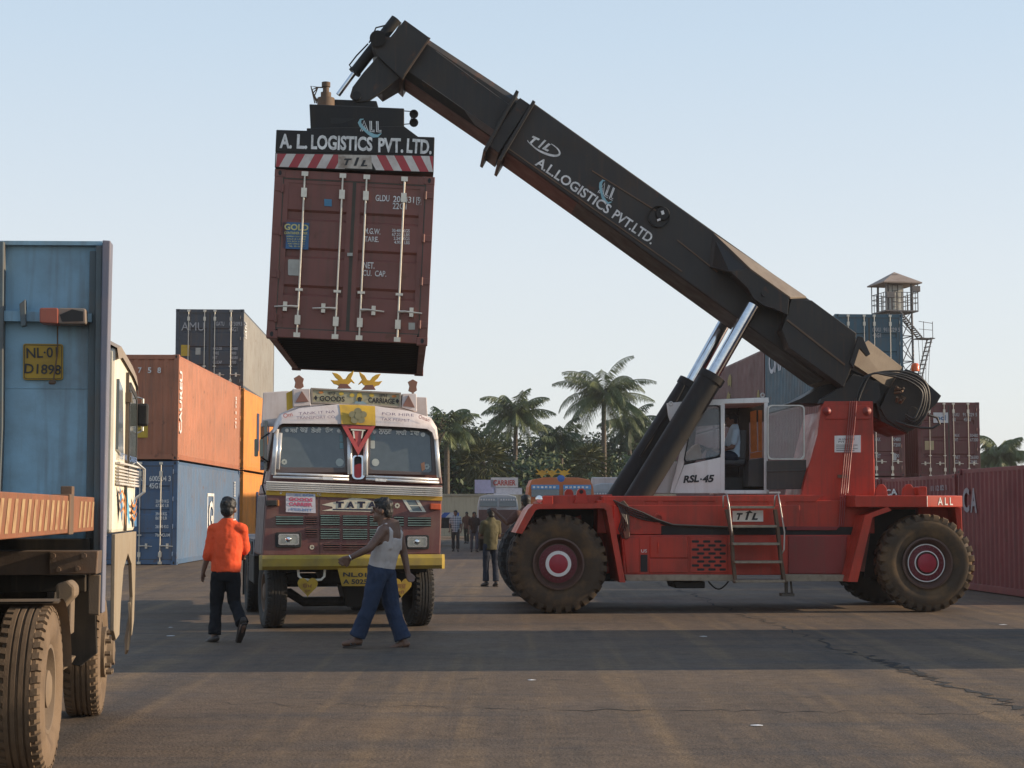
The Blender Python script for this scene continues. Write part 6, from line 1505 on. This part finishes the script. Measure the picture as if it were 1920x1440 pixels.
def palm(px, pyc, Y, L, label, seed, nf=26, mat=None, lean=0.0, ll=.75, cat='palm tree'):
    c = WORLD.px(px, pyc, Y); rnd = random.Random(seed); h = c.z
    t = thing('palm_tree', label, cat, (c.x, Y, 0), 'palm trees along the far boundary')
    mb = MB(); P = [V((lean * (1 - (i / 8)) ** 2 * -1, 0, h * i / 8)) for i in range(9)]; off = P[-1]
    mb.tube(P, [.24 - .09 * i / 8 for i in range(9)], 9)
    for k in range(int(h * 2.2)):
        z = k / (h * 2.2); i = min(7, int(z * 8)); q = P[i].lerp(P[i + 1], z * 8 - i); mb.lathe([(.24 - .09 * z, -.02), (.265 - .09 * z, 0), (.24 - .09 * z, .03)], q, 2, 9)
    mb.build('trunk', BARK, t, smooth=True)
    mb = MB()
    for k in range(nf):
        az = 2 * math.pi * (k * .382 + rnd.uniform(-.04, .04)); u = k / nf; el = R(84 - 112 * u ** .85 + rnd.uniform(-10, 10))
        frond(mb, off + V((0, 0, .1)), az, el, L * rnd.uniform(.82, 1.1), R(38 + 46 * (1 - u)) * rnd.uniform(.65, 1.35), 40, ll * 1.05, .045, rnd)
    mb.build('crown', mat or PALM, t, fix=False)
    mb = MB()
    for k in range(6): a = k * 1.05; mb.ell(off + V((math.cos(a) * .28, math.sin(a) * .28, -.15 - .1 * (k % 2))), (.13, .13, .16), seg=8, rings=6)
    mb.build('coconut', plain('coconut_green', (.10, .11, .03), .5), t, smooth=True)
    return t
palm(1132, 748, 120, 3.9, 'tallest coconut palm with a wide drooping crown, left of the lift cylinders', 1, 38)
palm(967, 782, 128, 3.1, 'slimmer coconut palm left of the tallest one, above the white truck', 2, 32, lean=.3)
palm(838, 806, 112, 2.5, 'low coconut palm beside the painted truck cab', 3, 26)
palm(1180, 800, 135, 3.0, 'palm with its crown half hidden by the lift cylinders', 4, 18, PALMD)
palm(1052, 832, 130, 2.8, 'short dark palm between the two taller coconut palms', 6, 20, PALMD)
palm(1874, 858, 112, 2.1, 'coconut palm rising behind the red row at the right edge', 5, 28)
def fan_palm(px, pyc, Y, r, label, seed):
    c = WORLD.px(px, pyc, Y); rnd = random.Random(seed); t = thing('palm_tree', label, 'palm tree', (c.x, Y, 0), 'palm trees along the far boundary'); h = c.z
    mb = MB(); mb.tube([V((0, 0, h * i / 5)) for i in range(6)], [.28 - .02 * i for i in range(6)], 9); mb.build('trunk', BARK, t, smooth=True)
    mb = MB()
    for k in range(46):
        az = 2.39996 * k; u = k / 46; el = R(75 - 135 * u); d = V((math.cos(az) * math.cos(el), math.sin(az) * math.cos(el), math.sin(el))); o = V((0, 0, h)) + d * r * .45 * rnd.uniform(.8, 1.2)
        s = d.cross(V((0, 0, 1))).normalized(); u2 = s.cross(d)
        for j in range(11):
            a = R(-75 + 15 * j); dd = d * math.cos(a) + s * math.sin(a); tip = o + dd * r * .6 * rnd.uniform(.85, 1.1) - V((0, 0, .18 * r)); w = (s * math.cos(a) - d * math.sin(a)) * .06
            m_ = o.lerp(tip, .55) + u2 * .05; mb.f([mb.v(o), mb.v(m_ + w), mb.v(tip), mb.v(m_ - w)])
        mb.quad(V((0, 0, h)) + s * .03, V((0, 0, h)) - s * .03, o - s * .03, o + s * .03)
    mb.build('crown', FAN, t, fix=False)
fan_palm(905, 866, 116, 2.3, 'bushy fan palm with straw coloured fronds above the white truck', 11)
fan_palm(868, 842, 120, 2.0, 'smaller fan palm just right of the painted truck cab', 12)
fan_palm(1102, 868, 118, 1.7, 'fan palm behind the orange truck roof', 13)
def tree(px, ytop, Y, w, label, seed, mat=None, group='broad trees along the far boundary', n=4200, leaf=.33, base=.12):
    c = WORLD.px(px, ytop, Y); rnd = random.Random(seed); h = c.z; t = thing('tree', label, 'tree', (c.x, Y, 0), group)
    mb = MB(); top = V((rnd.uniform(-.3, .3), 0, h * .75)); mb.tube([V((0, 0, 0)), V((.1, 0, h * .3)), top], [.22, .17, .05], 8)
    cl = []
    for k in range(20):
        a = rnd.uniform(0, 6.28); zz = h * rnd.uniform(base, .86); rr_ = w * .5 * rnd.uniform(.2, .8) * math.sin(math.pi * min(.95, max(.12, (zz / h - base + .15) / (1.1 - base)))) ** .5
        p = V((math.cos(a) * rr_, math.sin(a) * rr_, zz)); cl.append((p, w * rnd.uniform(.17, .30)))
        mb.tube([V((0, 0, max(.3, zz - h * .25))), V((p.x * .5, p.y * .5, zz - h * .08)), p], [.09, .06, .02], 5)
    mb.build('trunk', BARK, t, smooth=True)
    mb = MB()
    for k in range(n):
        p, r = cl[rnd.randrange(len(cl))]; d = V((rnd.gauss(0, 1), rnd.gauss(0, 1), rnd.gauss(0, 1))).normalized(); q = p + V((d.x * r, d.y * r, d.z * r * .8)) * rnd.uniform(.55, 1.12)
        if q.z < .1: continue
        u = V((rnd.gauss(0, 1), rnd.gauss(0, 1), rnd.gauss(0, .5) - .3)).normalized(); v = u.cross(d + V((rnd.gauss(0, .4), 0, .3)))
        if v.length < .1: continue
        v.normalize(); s = leaf * rnd.uniform(.6, 1.3)
        mb.f([mb.v(q - u * s * .5), mb.v(q + v * s * .28), mb.v(q + u * s * .6), mb.v(q - v * s * .28)])
    mb.build('crown', mat or BROAD, t, fix=False); return t
TL_ = [(832, 800, 118, 6.0, BROAD, 'broad dark tree right behind the painted truck cab'), (884, 786, 134, 5.8, BROAD, 'dark tree above the bushy fan palm'), (930, 796, 140, 6.3, BROAD, 'dark tree left of the slimmer coconut palm'),
       (1000, 800, 138, 6.3, BROAD, 'dark tree between the slimmer palm and the short dark palm'), (1042, 796, 142, 5.8, BROADL, 'lighter green tree behind the short dark palm'), (1085, 802, 136, 6.3, BROAD, 'dark tree below the left fronds of the tallest palm'),
       (1140, 798, 142, 6.9, BROAD, 'dark tree directly below the crown of the tallest palm'), (1190, 774, 140, 6.3, BROAD, 'dark tree seen against the lift cylinders'), (1238, 784, 145, 6.3, BROAD, 'dark tree between the lift cylinders and the cab'),
       (1020, 846, 124, 5.2, BROADL, 'low light green tree above the orange truck'), (1165, 846, 126, 5.2, BROADL, 'low light green tree above the pale truck'), (960, 858, 124, 4.8, BROAD, 'low dark tree behind the white truck boards'),
       (858, 858, 122, 4.6, BROAD, 'low dark tree standing just above the pale wall'), (1290, 798, 150, 6.9, BROAD, 'dark tree seen through the cab window'), (780, 818, 125, 5.8, BROAD, 'dark tree hidden mostly by the painted truck'),
       (1862, 880, 118, 4.1, BROADL, 'light green tree under the palm at the right edge'), (1905, 884, 120, 4.6, BROAD, 'dark tree at the right edge beside the palm'), (1940, 874, 125, 5.2, BROAD, 'dark tree cut by the right picture edge')]
for i, (px, yt, Y, w, m, lab) in enumerate(TL_): tree(px, yt, Y, w, lab, 20 + i, m)
for i, (x_, y_, w_) in enumerate(((-30, 118, 7), (-24, 121, 6), (-18, 117, 6.5), (-37, 120, 7), (42, 119, 7), (50, 122, 7))):
    q_ = (960 + 3200 * x_ / y_, 957 - 3200 * (5.6 + i % 3) / y_); tree(q_[0], q_[1], y_, w_, ['dark tree behind the left container stack', 'tree behind the orange containers', 'tree behind the cab of the painted truck', 'tree far behind the left flatbed truck', 'tree far beyond the right picture edge', 'outermost tree beyond the right picture edge'][i], 60 + i, BROAD)
tree(812, 742, 88, 1.9, 'slim young tree whose leafy tip shows above the painted truck corner', 77, BROAD, None, 420, .2, .74)
mb = MB(); rnd = random.Random(9)
for k in range(9000):
    x = rnd.uniform(-22, 26); q = V((x, 113 + rnd.uniform(0, 8), rnd.uniform(.1, 4.6 + 1.0 * math.sin(x * .9) + .6 * math.sin(x * 2.7)))); u = V((rnd.gauss(0, 1), rnd.gauss(0, 1), rnd.gauss(0, .7))).normalized(); v = u.orthogonal().normalized(); s = rnd.uniform(.2, .5)
    mb.f([mb.v(q - u * s * .5), mb.v(q + v * s * .3), mb.v(q + u * s * .6), mb.v(q - v * s * .3)])
o = mb.build('undergrowth', BROAD, fix=False); struct(o, 'stuff'); tag(o, 'dark green undergrowth filling the gap between wall and palms', 'undergrowth')
# ============================================================ PEOPLE
SKIN = plain('brown_skin', (.15, .08, .052), .5); SKIN2 = plain('brown_skin_warm', (.15, .075, .045), .5)  # second skin tone is a slightly redder brown
HAIR = plain('black_hair', (.010, .009, .009), .6); SHOE = plain('dark_sandal', (.03, .022, .018), .6)
def cloth(name, col, amt=.3):
    return paint(name, col, .85, [c * .55 for c in col], amt, 7, .25, bump=.5, spec=.2, fine=25)
def finish(mb, name, mat, parent, vox, it=4):
    o = mb.build(name, mat, parent, smooth='all')
    r = o.modifiers.new('remesh', 'REMESH'); r.mode = 'VOXEL'; r.voxel_size = vox; r.use_smooth_shade = True
    s = o.modifiers.new('smooth', 'SMOOTH'); s.iterations = it; s.factor = .5
    if name in ('shirt', 'vest', 'trousers', 'hair'):
        d = o.modifiers.new('folds', 'DISPLACE'); d.texture = FOLD[name == 'hair']; d.strength = .024 if name != 'hair' else .018; d.mid_level = .5; d.texture_coords = 'LOCAL'
    return o
FOLD = []
for sz in (.11, .03):
    tx = bpy.data.textures.new('folds', 'CLOUDS'); tx.noise_scale = sz; tx.noise_depth = 3; FOLD.append(tx)
def hand(mb, wrist, tip, side, k=1.0, spread=None, curl=.5):
    """palm, four unequal bent fingers and a thumb leaving the side of the palm"""
    d = (tip - wrist); L = d.length; d.normalize(); s = V(side) - d * V(side).dot(d)
    s = s.normalized() if s.length > 1e-4 else d.orthogonal().normalized(); nrm = d.cross(s)
    pe = wrist + d * L * .5
    for t in (-1, -.33, .33, 1): mb.caps(wrist + s * t * .012 * k, pe + s * t * .030 * k, .018 * k, .014 * k, 8)
    for i, t in enumerate((-1, -.33, .33, 1)):
        l = L * (.42, .52, .50, .36)[i]; b = pe + s * t * .032 * k; m = b + (d + s * t * .08).normalized() * l * .5 + nrm * l * .10 * curl; e = m + (d + nrm * curl).normalized() * l * .5
        mb.caps(b, m, .0115 * k, .0105 * k, 7); mb.caps(m, e, .0105 * k, .0085 * k, 7)
    b = wrist + d * L * .2 + s * .03 * k; m = b + (s * .8 + d * .7).normalized() * L * .28; mb.caps(b, m, .014 * k, .012 * k, 7); mb.caps(m, m + (d + s * .15 + nrm * .3).normalized() * L * .22, .011 * k, .009 * k, 7)
def ering(c, a, b, n=16): return [c + a * math.cos(t) + b * math.sin(t) for t in [2 * math.pi * k / n for k in range(n)]]
def head(mb, c, face, k=1.0):
    """skull, jaw, nose, brow, ears; face = looking direction"""
    f = V((face[0], face[1], 0)).normalized(); s = V((-f.y, f.x, 0)); M = Matrix((s, f, V((0, 0, 1)))).transposed()
    P = lambda x, y, z: c + s * x * k + f * y * k + V((0, 0, z * k))
    mb.ell(P(0, -.012, .02), (.075 * k, .092 * k, .098 * k), M); mb.ell(P(0, .022, -.055), (.056 * k, .066 * k, .068 * k), M)
    mb.caps(P(0, .085, .012), P(0, .112, -.026), .010 * k, .017 * k, 8); mb.ell(P(0, .083, .030), (.05 * k, .018 * k, .012 * k), M, 10, 6)
    mb.ell(P(0, .088, -.068), (.026 * k, .012 * k, .010 * k), M, 8, 6); mb.ell(P(0, .075, -.105), (.024 * k, .02 * k, .018 * k), M, 8, 6)
    for q in (-1, 1): mb.ell(P(q * .078, -.012, -.008), (.012 * k, .022 * k, .034 * k), M, 8, 6)
    return P, M
def hair(mb, P, M, k=1.0, nape=-.03):
    mb.ell(P(0, -.026, .042), (.086 * k, .098 * k, .092 * k), M); mb.ell(P(0, -.062, nape + .02), (.072 * k, .058 * k, .075 * k), M); mb.ell(P(0, .038, .092), (.066 * k, .05 * k, .035 * k), M)
    rnd = random.Random(4)
    for i in range(26):
        a = rnd.uniform(0, 6.28); e = rnd.uniform(.1, 1.4); mb.ell(P(math.cos(a) * .075 * math.cos(e), -.026 + math.sin(a) * .088 * math.cos(e), .045 + .085 * math.sin(e)), (.02 * k, .02 * k, .018 * k), M, 6, 5)
def person(label, Fr, J, mats, face, group=None, vox=.011, k=1.0, tank=False, hem=None, sleeve=.62, hands=(V((1, 0, 0)), V((1, 0, 0))), flare=1.0, sandals=True, bangle=False, legs=True, curl=.5, loose=1.0, kh=None):
    kh = kh or k
    """J: joints in the frame's axes. head, neck, shl, shr, ell, elr, wrl, wrr, hal, har, hip, hpl, hpr, knl, knr, anl, anr, tol, tor"""
    shirtm, pantm, skin = mats; t = thing('person', label, 'person', Fr, group); J = {n: V(p) for n, p in J.items()}
    sh = (J['shr'] - J['shl']); w = sh.length / 2; s = sh.normalized(); hipw = (J['hpr'] - J['hpl']).normalized(); mid = (J['shl'] + J['shr']) / 2; up = (mid - J['hip']).normalized()
    fw = V((face[0], face[1], 0)).normalized(); b = up.cross(s).normalized(); W = .20 * k; hb = .115 * k
    s = (s - up * s.dot(up)).normalized()
    if w < .10 * k or True:                                # true body width across the shoulders, whatever the traced foreshortening
        pass
    # body
    mb = MB()
    P, M = head(mb, J['head'], face, kh)
    mb.caps(J['neck'] - up * .05 * k, J['head'] - V((0, 0, .05 * k)), .062 * k, .056 * k)
    mb.loft([ering(J['hip'] - up * .06, s * .15 * k, b * .10 * k), ering(J['hip'].lerp(mid, .3), s * .135 * k, b * .095 * k), ering(J['hip'].lerp(mid, .68), s * .16 * k, b * .112 * k), ering(J['hip'].lerp(mid, .95), s * .155 * k, b * .095 * k), ering(mid + up * .07, s * .11 * k, b * .07 * k), ering(mid + up * .15, s * .06 * k, b * .055 * k)])
    for q in 'lr':
        S_, E, Wr, H = J['sh' + q], J['el' + q], J['wr' + q], J['ha' + q]
        mb.caps(mid.lerp(S_, .5), S_, .06 * k, .056 * k); mb.caps(S_, E, .052 * k, .040 * k); mb.caps(E, Wr, .040 * k, .026 * k)
        hand(mb, Wr, H, hands[0 if q == 'l' else 1], k, curl=curl)
        if legs:
            mb.caps(J['hp' + q], J['kn' + q], .085 * k, .055 * k); mb.caps(J['kn' + q], J['an' + q], .055 * k, .036 * k); mb.caps(J['an' + q] - V((0, 0, .03)), J['to' + q], .036 * k, .026 * k); mb.caps(J['an' + q] - V((0, 0, .03)), J['an' + q] - (J['to' + q] - J['an' + q]).normalized() * .05 - V((0, 0, .05)), .036 * k, .03 * k)
    body = finish(mb, 'body', skin, t, vox, 3)
    mb = MB(); f = fw; ss = V((-f.y, f.x, 0))
    for q in (-1, 1): mb.ell(P(q * .032, .079, .012), (.009 * k, .005 * k, .005 * k), M, 8, 6)
    mb.build('eye', plain('eye_dark', (.02, .015, .012), .3), t, smooth=True)
    mb = MB(); hair(mb, P, M, kh); finish(mb, 'hair', HAIR, t, vox * .9, 1)
    # shirt
    mb = MB(); g = 1.13; hm = hem if hem is not None else .10; lo = J['hip'] - up * hm
    if tank:
        mb.loft([ering(lo, s * .158 * k, b * .118 * k), ering(J['hip'].lerp(mid, .2), s * .152 * k, b * .118 * k), ering(J['hip'].lerp(mid, .5), s * .158 * k, b * .122 * k), ering(J['hip'].lerp(mid, .72), s * .152 * k, b * .126 * k), ering(J['hip'].lerp(mid, .86), s * .105 * k, b * .118 * k)])
        for q in (-1, 1):
            mb.tube([mid - up * .16 * k + s * q * .085 * k + b * .098 * k, mid + s * q * .09 * k + b * .07 * k, mid + up * .055 * k + s * q * .088 * k, mid + s * q * .09 * k - b * .07 * k, mid - up * .16 * k + s * q * .085 * k - b * .098 * k], .021 * k, 8)
    else:
        mb.loft([ering(lo, s * .168 * k * loose, b * .128 * k * loose), ering(J['hip'].lerp(mid, .15), s * .166 * k * loose, b * .128 * k * loose), ering(J['hip'].lerp(mid, .6), s * .176 * k, b * .132 * k), ering(J['hip'].lerp(mid, .88), s * .178 * k, b * .115 * k), ering(mid + up * .07, s * .13 * k, b * .085 * k), ering(mid + up * .145, s * .07 * k, b * .066 * k)])
        for q in 'lr':
            S_, E, Wr = J['sh' + q], J['el' + q], J['wr' + q]; mb.caps(mid.lerp(S_, .55), S_, .078 * k, .074 * k)
            if sleeve <= 1: mb.caps(S_, S_.lerp(E, sleeve), .070 * k, .066 * k)
            else: mb.caps(S_, E, .070 * k, .064 * k); mb.caps(E, E.lerp(Wr, sleeve - 1), .062 * k, .056 * k)
        rnd = random.Random(len(label))
        for i in range(9):                                  # soft folds
            u0 = rnd.uniform(-.1, .6); q0 = J['hip'].lerp(mid, u0) + s * rnd.uniform(-.12, .12) * k; sg = rnd.choice((-1, 1)); mb.caps(q0 + b * sg * .112 * k, q0 + b * sg * .112 * k + s * rnd.uniform(-.08, .08) + up * rnd.uniform(.1, .2), .012, .008, 6)
    st = finish(mb, 'shirt' if not tank else 'vest', shirtm, t, vox, 4)
    # trousers
    if legs:
        mb = MB(); mb.loft([ering(J['hip'] + up * .09 * k, s * .142 * k, b * .105 * k), ering(J['hip'] - up * .02, s * .162 * k, b * .125 * k), ering(J['hip'] - up * .12, s * .135 * k, b * .11 * k)])
        rnd = random.Random(len(label) + 1)
        for q in 'lr':
            h_, kn, an = J['hp' + q], J['kn' + q], J['an' + q]; e = kn.lerp(an, .93)
            mb.caps(h_, kn, .098 * k, .072 * k * flare)
            d = (e - kn).normalized(); u = d.orthogonal().normalized(); v = d.cross(u); mb.loft([ering(kn, u * .07 * k * flare, v * .07 * k * flare), ering(kn.lerp(e, .5), u * .068 * k * flare, v * .068 * k * flare), ering(e, u * .076 * k * flare, v * .076 * k * flare)])
            for i in range(4):
                z = kn.lerp(e, rnd.uniform(.2, .95)); a = rnd.uniform(0, 6.28); mb.caps(z + (u * math.cos(a) + v * math.sin(a)) * .062 * k * flare, z + (u * math.cos(a + 1.2) + v * math.sin(a + 1.2)) * .062 * k * flare + d * .04, .014, .01, 6)
        finish(mb, 'trousers', pantm, t, vox, 4)
        mb = MB()
        for q in 'lr':
            an, to = J['an' + q], J['to' + q]; d = (to - an); d.normalize(); hl = an - d * .06 - V((0, 0, .06)) * (1 if abs(d.z) < .6 else 0); sd2 = d.cross(V((0, 0, 1)));
            if sd2.length < .1: sd2 = V((1, 0, 0))
            sd2.normalize(); n_ = sd2.cross(d).normalized(); A = hl - n_ * .0; B = to + d * .03
            lo_ = -n_ * .028
            mb.loft([[A + sd2 * x + n_ * z + lo_ for x, z in ((-.03, 0), (.03, 0), (.03, -.02), (-.03, -.02))], [A.lerp(B, .6) + sd2 * x + n_ * z + lo_ for x, z in ((-.045, 0), (.045, 0), (.045, -.02), (-.045, -.02))], [B + sd2 * x + n_ * z + lo_ for x, z in ((-.03, 0), (.03, 0), (.03, -.02), (-.03, -.02))]])
            if not sandals: mb.caps(A + n_ * .02, A.lerp(B, .5) + n_ * .015, .045, .045, 10); mb.caps(A.lerp(B, .5) + n_ * .012, B, .045, .032, 10)
            else: mb.tube([A.lerp(B, .5) - sd2 * .045 - n_ * .02, A.lerp(B, .55) + n_ * .045, A.lerp(B, .5) + sd2 * .045 - n_ * .02], .014, 6); mb.tube([A.lerp(B, .3) - sd2 * .04 - n_ * .02, A.lerp(B, .35) + n_ * .055, A.lerp(B, .3) + sd2 * .04 - n_ * .02], .012, 6)
        mb.build('footwear', SHOE, t, smooth=True)
    if bangle:
        mb = MB(); q = J['ell'].lerp(J['wrl'], .96); d = (J['wrl'] - J['ell']).normalized(); u = d.orthogonal().normalized(); v = d.cross(u)
        mb.tube([q + (u * math.cos(a) + v * math.sin(a)) * .034 for a in [2 * math.pi * i / 16 for i in range(17)]], .006, 6); mb.build('bangle', CHROME, t, smooth=True)
    return t, st

def traced(Fr, d): return {n: Fr.px(x, y, dd) for n, (x, y, dd) in d.items()}
# the man in orange, walking away
p = ground_px(420, 1204); OF = Frame(p.x, p.y, 0, 0)
J = traced(OF, dict(head=(429, 955, .02), neck=(430, 972, 0), shl=(401, 993, .0), shr=(453, 992, 0), ell=(391, 1037, -.02), elr=(459, 1029, .10), wrl=(381, 1072, .02), wrr=(455, 1046, .26), hal=(379, 1091, .05), har=(448, 1049, .36),
    hip=(423, 1072, 0), hpl=(411, 1078, 0), hpr=(435, 1077, 0), knl=(405, 1135, .04), knr=(440, 1131, .05), anl=(402, 1194, -.03), anr=(455, 1172, -.22), tol=(390, 1203, .10), tor=(447, 1198, -.10)))
man1, sh1 = person('person in a bright orange shirt and black trousers walking away beside the left flatbed', OF, J, (cloth('orange_shirt_cloth', (.80, .10, .035), .2), cloth('black_trouser_cloth', (.012, .013, .016)), SKIN), (.12, 1, 0), hem=.0, k=1.15, kh=1.22, sleeve=1.2, hands=(V((.2, 1, 0)), V((1, 0, 0))), flare=1.0, loose=1.03, sandals=False)
mb = MB(); n = J['neck'] - V((0, 0, .015)); mb.tube([n + V((math.cos(a) * .075, math.sin(a) * .065, .012 * math.sin(a))) for a in [2 * math.pi * i / 20 for i in range(21)]], .012, 6); mb.build('collar', plain('collar_white', (.62, .56, .5), .8), man1, smooth=True)
# the man in the vest, striding left
p = ground_px(712, 1214); VF = Frame(p.x, p.y, 0, 0)
J = traced(VF, dict(head=(716, 957, -.01), neck=(723, 976, 0), shl=(719, 995, -.16), shr=(745, 995, .12), ell=(693, 1028, -.27), elr=(757, 1036, .16), wrl=(656, 1046, -.28), wrr=(765, 1075, .12), hal=(636, 1056, -.24), har=(772, 1093, .09),
    hip=(715, 1066, 0), hpl=(708, 1076, -.09), hpr=(724, 1076, .08), knl=(693, 1137, -.12), knr=(736, 1143, .08), anl=(668, 1198, -.10), anr=(757, 1203, .06), tol=(645, 1207, -.10), tor=(734, 1215, .06)))
man2, sh2 = person('person in a pale vest and blue trousers striding left before the painted truck bumper', VF, J, (cloth('vest_cloth', (.50, .45, .42), .25), cloth('blue_trouser_cloth', (.030, .045, .082), .45), SKIN), (-1, .12, 0), tank=True, k=1.30, kh=1.2, hem=.02, hands=(V((.3, .1, -1)), V((.6, .6, .2))), bangle=True, flare=1.08, curl=.7)
# background figures: standing or strolling pose
def stander(label, px, pyf, pyh, face, shirtm, pantm, skin=None, group=None, step=.08, arms='down', vox=.02, sleeve=.7):
    p = ground_px(px, pyf); Fr = Frame(p.x, p.y, 0, math.degrees(math.atan2(-face[0], face[1])))
    H = WORLD.px(px, pyh, p.y).z; k = H / 1.72; v = lambda x, y, z: V((x * k, y * k, z * k))
    J = dict(head=v(0, .02, 1.60), neck=v(0, 0, 1.47), shl=v(-.17, 0, 1.40), shr=v(.17, 0, 1.40), ell=v(-.23, -.02, 1.12), elr=v(.23, -.02, 1.12), wrl=v(-.24, .07, .88), wrr=v(.24, .07, .88), hal=v(-.24, .11, .72), har=v(.24, .11, .72),
             hip=v(0, 0, .93), hpl=v(-.09, 0, .9), hpr=v(.09, 0, .9), knl=v(-.10, step, .5), knr=v(.10, -step * .5, .5), anl=v(-.10, step * .9, .09), anr=v(.10, -step * 1.6, .09), tol=v(-.12, step * .9 + .15, .035), tor=v(.12, -step * 1.6 + .15, .035))
    if arms == 'folded': J.update(ell=v(-.22, .06, 1.14), wrl=v(-.06, .2, 1.12), hal=v(.06, .21, 1.14), elr=v(.22, .06, 1.12), wrr=v(.06, .22, 1.06), har=v(-.05, .22, 1.06))
    if arms == 'wave': J.update(ell=v(-.30, .12, 1.24), wrl=v(-.45, .22, 1.42), hal=v(-.53, .27, 1.52))
    return person(label, Fr, J, (shirtm, pantm, skin or SKIN), (0, 1, 0), group, vox, k, sleeve=sleeve, hem=.12, sandals=False)
GM = 'men walking in the distance'
KH = cloth('grey_trouser_cloth', (.05, .05, .055)); 
plaid = bpy.data.materials.new('plaid_cloth'); nt, b = nodes_of(plaid); tc = nd(nt, 'ShaderNodeTexCoord').outputs['Object']
ws = []
for dr_ in ('X', 'Z'):
    wv = nd(nt, 'ShaderNodeTexWave', wave_type='BANDS', bands_direction=dr_); wv.inputs['Scale'].default_value = 3.2; nt.links.new(tc, wv.inputs['Vector']); ws.append(wv.outputs['Fac'])
c1 = mixc(nt, ws[0], (.10, .14, .18), (.42, .46, .5)); c2 = mixc(nt, ws[1], (.08, .11, .15), (.5, .54, .58)); nt.links.new(mixc(nt, .5, c1, c2), b.inputs['Base Color']); b.inputs['Roughness'].default_value = .9
stander('person in a plaid shirt walking toward the camera in front of the pale wall', 854, 1034, 957, (0, -1), plaid, KH, group=GM, step=.1)
stander('person in dark brown shirt walking in the distance, right of the plaid shirt', 889, 1035, 960, (.15, -1), cloth('dark_brown_cloth', (.05, .035, .03)), cloth('slate_trouser_cloth', (.09, .09, .11)), group=GM, step=.1)
stander('person in rust brown shirt half hidden behind the distant man in dark brown', 875, 1019, 960, (-.3, -1), cloth('rust_cloth', (.13, .06, .04)), cloth('olive_trouser_cloth', (.06, .05, .035)), group=GM)
stander('person in olive shirt standing beside the big front tyre of the stacker, looking left', 920, 1100, 954, (-.35, .8), cloth('olive_shirt_cloth', (.10, .088, .048), .25), cloth('navy_trouser_cloth', (.03, .035, .05)), step=.04, vox=.014, arms='folded')
stander('person with an arm stretched left, seen just above the stacker front wheel', 986, 1118, 929, (-.5, .9), cloth('mauve_shirt_cloth', (.16, .09, .075)), KH, SKIN2, step=.05, arms='wave', vox=.015)
# the operator in the cab
c = S.px(1374, 862, 1.85); k = 1.0
v = lambda x, y, z: V((c.x - x, c.y + y, c.z + z))            # x forward (toward the boom head)
J = dict(head=v(.02, 0, .70), neck=v(-.01, 0, .56), shl=v(-.03, -.17, .49), shr=v(-.03, .17, .49), ell=v(.04, -.21, .22), elr=v(.10, .21, .22), wrl=v(.28, -.16, .14), wrr=v(.32, .14, .16), hal=v(.40, -.12, .18), har=v(.44, .1, .2), hip=v(-.04, 0, .06),
         hpl=v(0, -.09, .06), hpr=v(0, .09, .06), knl=v(.40, -.11, .10), knr=v(.40, .11, .10), anl=v(.42, -.11, -.30), anr=v(.42, .11, -.30), tol=v(.56, -.11, -.36), tor=v(.56, .11, -.36))
OPF = Frame(*(S.M.translation), 3.5)
person('person in a light blue shirt sitting at the controls inside the stacker cab', OPF, J, (cloth('light_blue_shirt_cloth', (.40, .52, .60), .2), cloth('navy_trouser_cloth', (.03, .035, .05)), SKIN), (-1, 0, 0), vox=.014, hem=.02, sleeve=.7)
# ============================================================ evening air
hz = MB(); hz.box(-520, 520, -320, 720, -1.0, 19.0)
hm = bpy.data.materials.new('haze_air'); hm.use_nodes = True; hn = hm.node_tree
for n in list(hn.nodes):
    if n.type != 'OUTPUT_MATERIAL': hn.nodes.remove(n)
pv = hn.nodes.new('ShaderNodeVolumePrincipled'); pv.inputs['Color'].default_value = (.80, .80, .80, 1); pv.inputs['Density'].default_value = .0004; pv.inputs['Anisotropy'].default_value = .3
hn.links.new(pv.outputs[0], [n for n in hn.nodes if n.type == 'OUTPUT_MATERIAL'][0].inputs['Volume'])
ho = hz.build('haze', hm); struct(ho, 'stuff'); tag(ho, 'thin pale evening haze filling the air of the whole yard', 'haze')
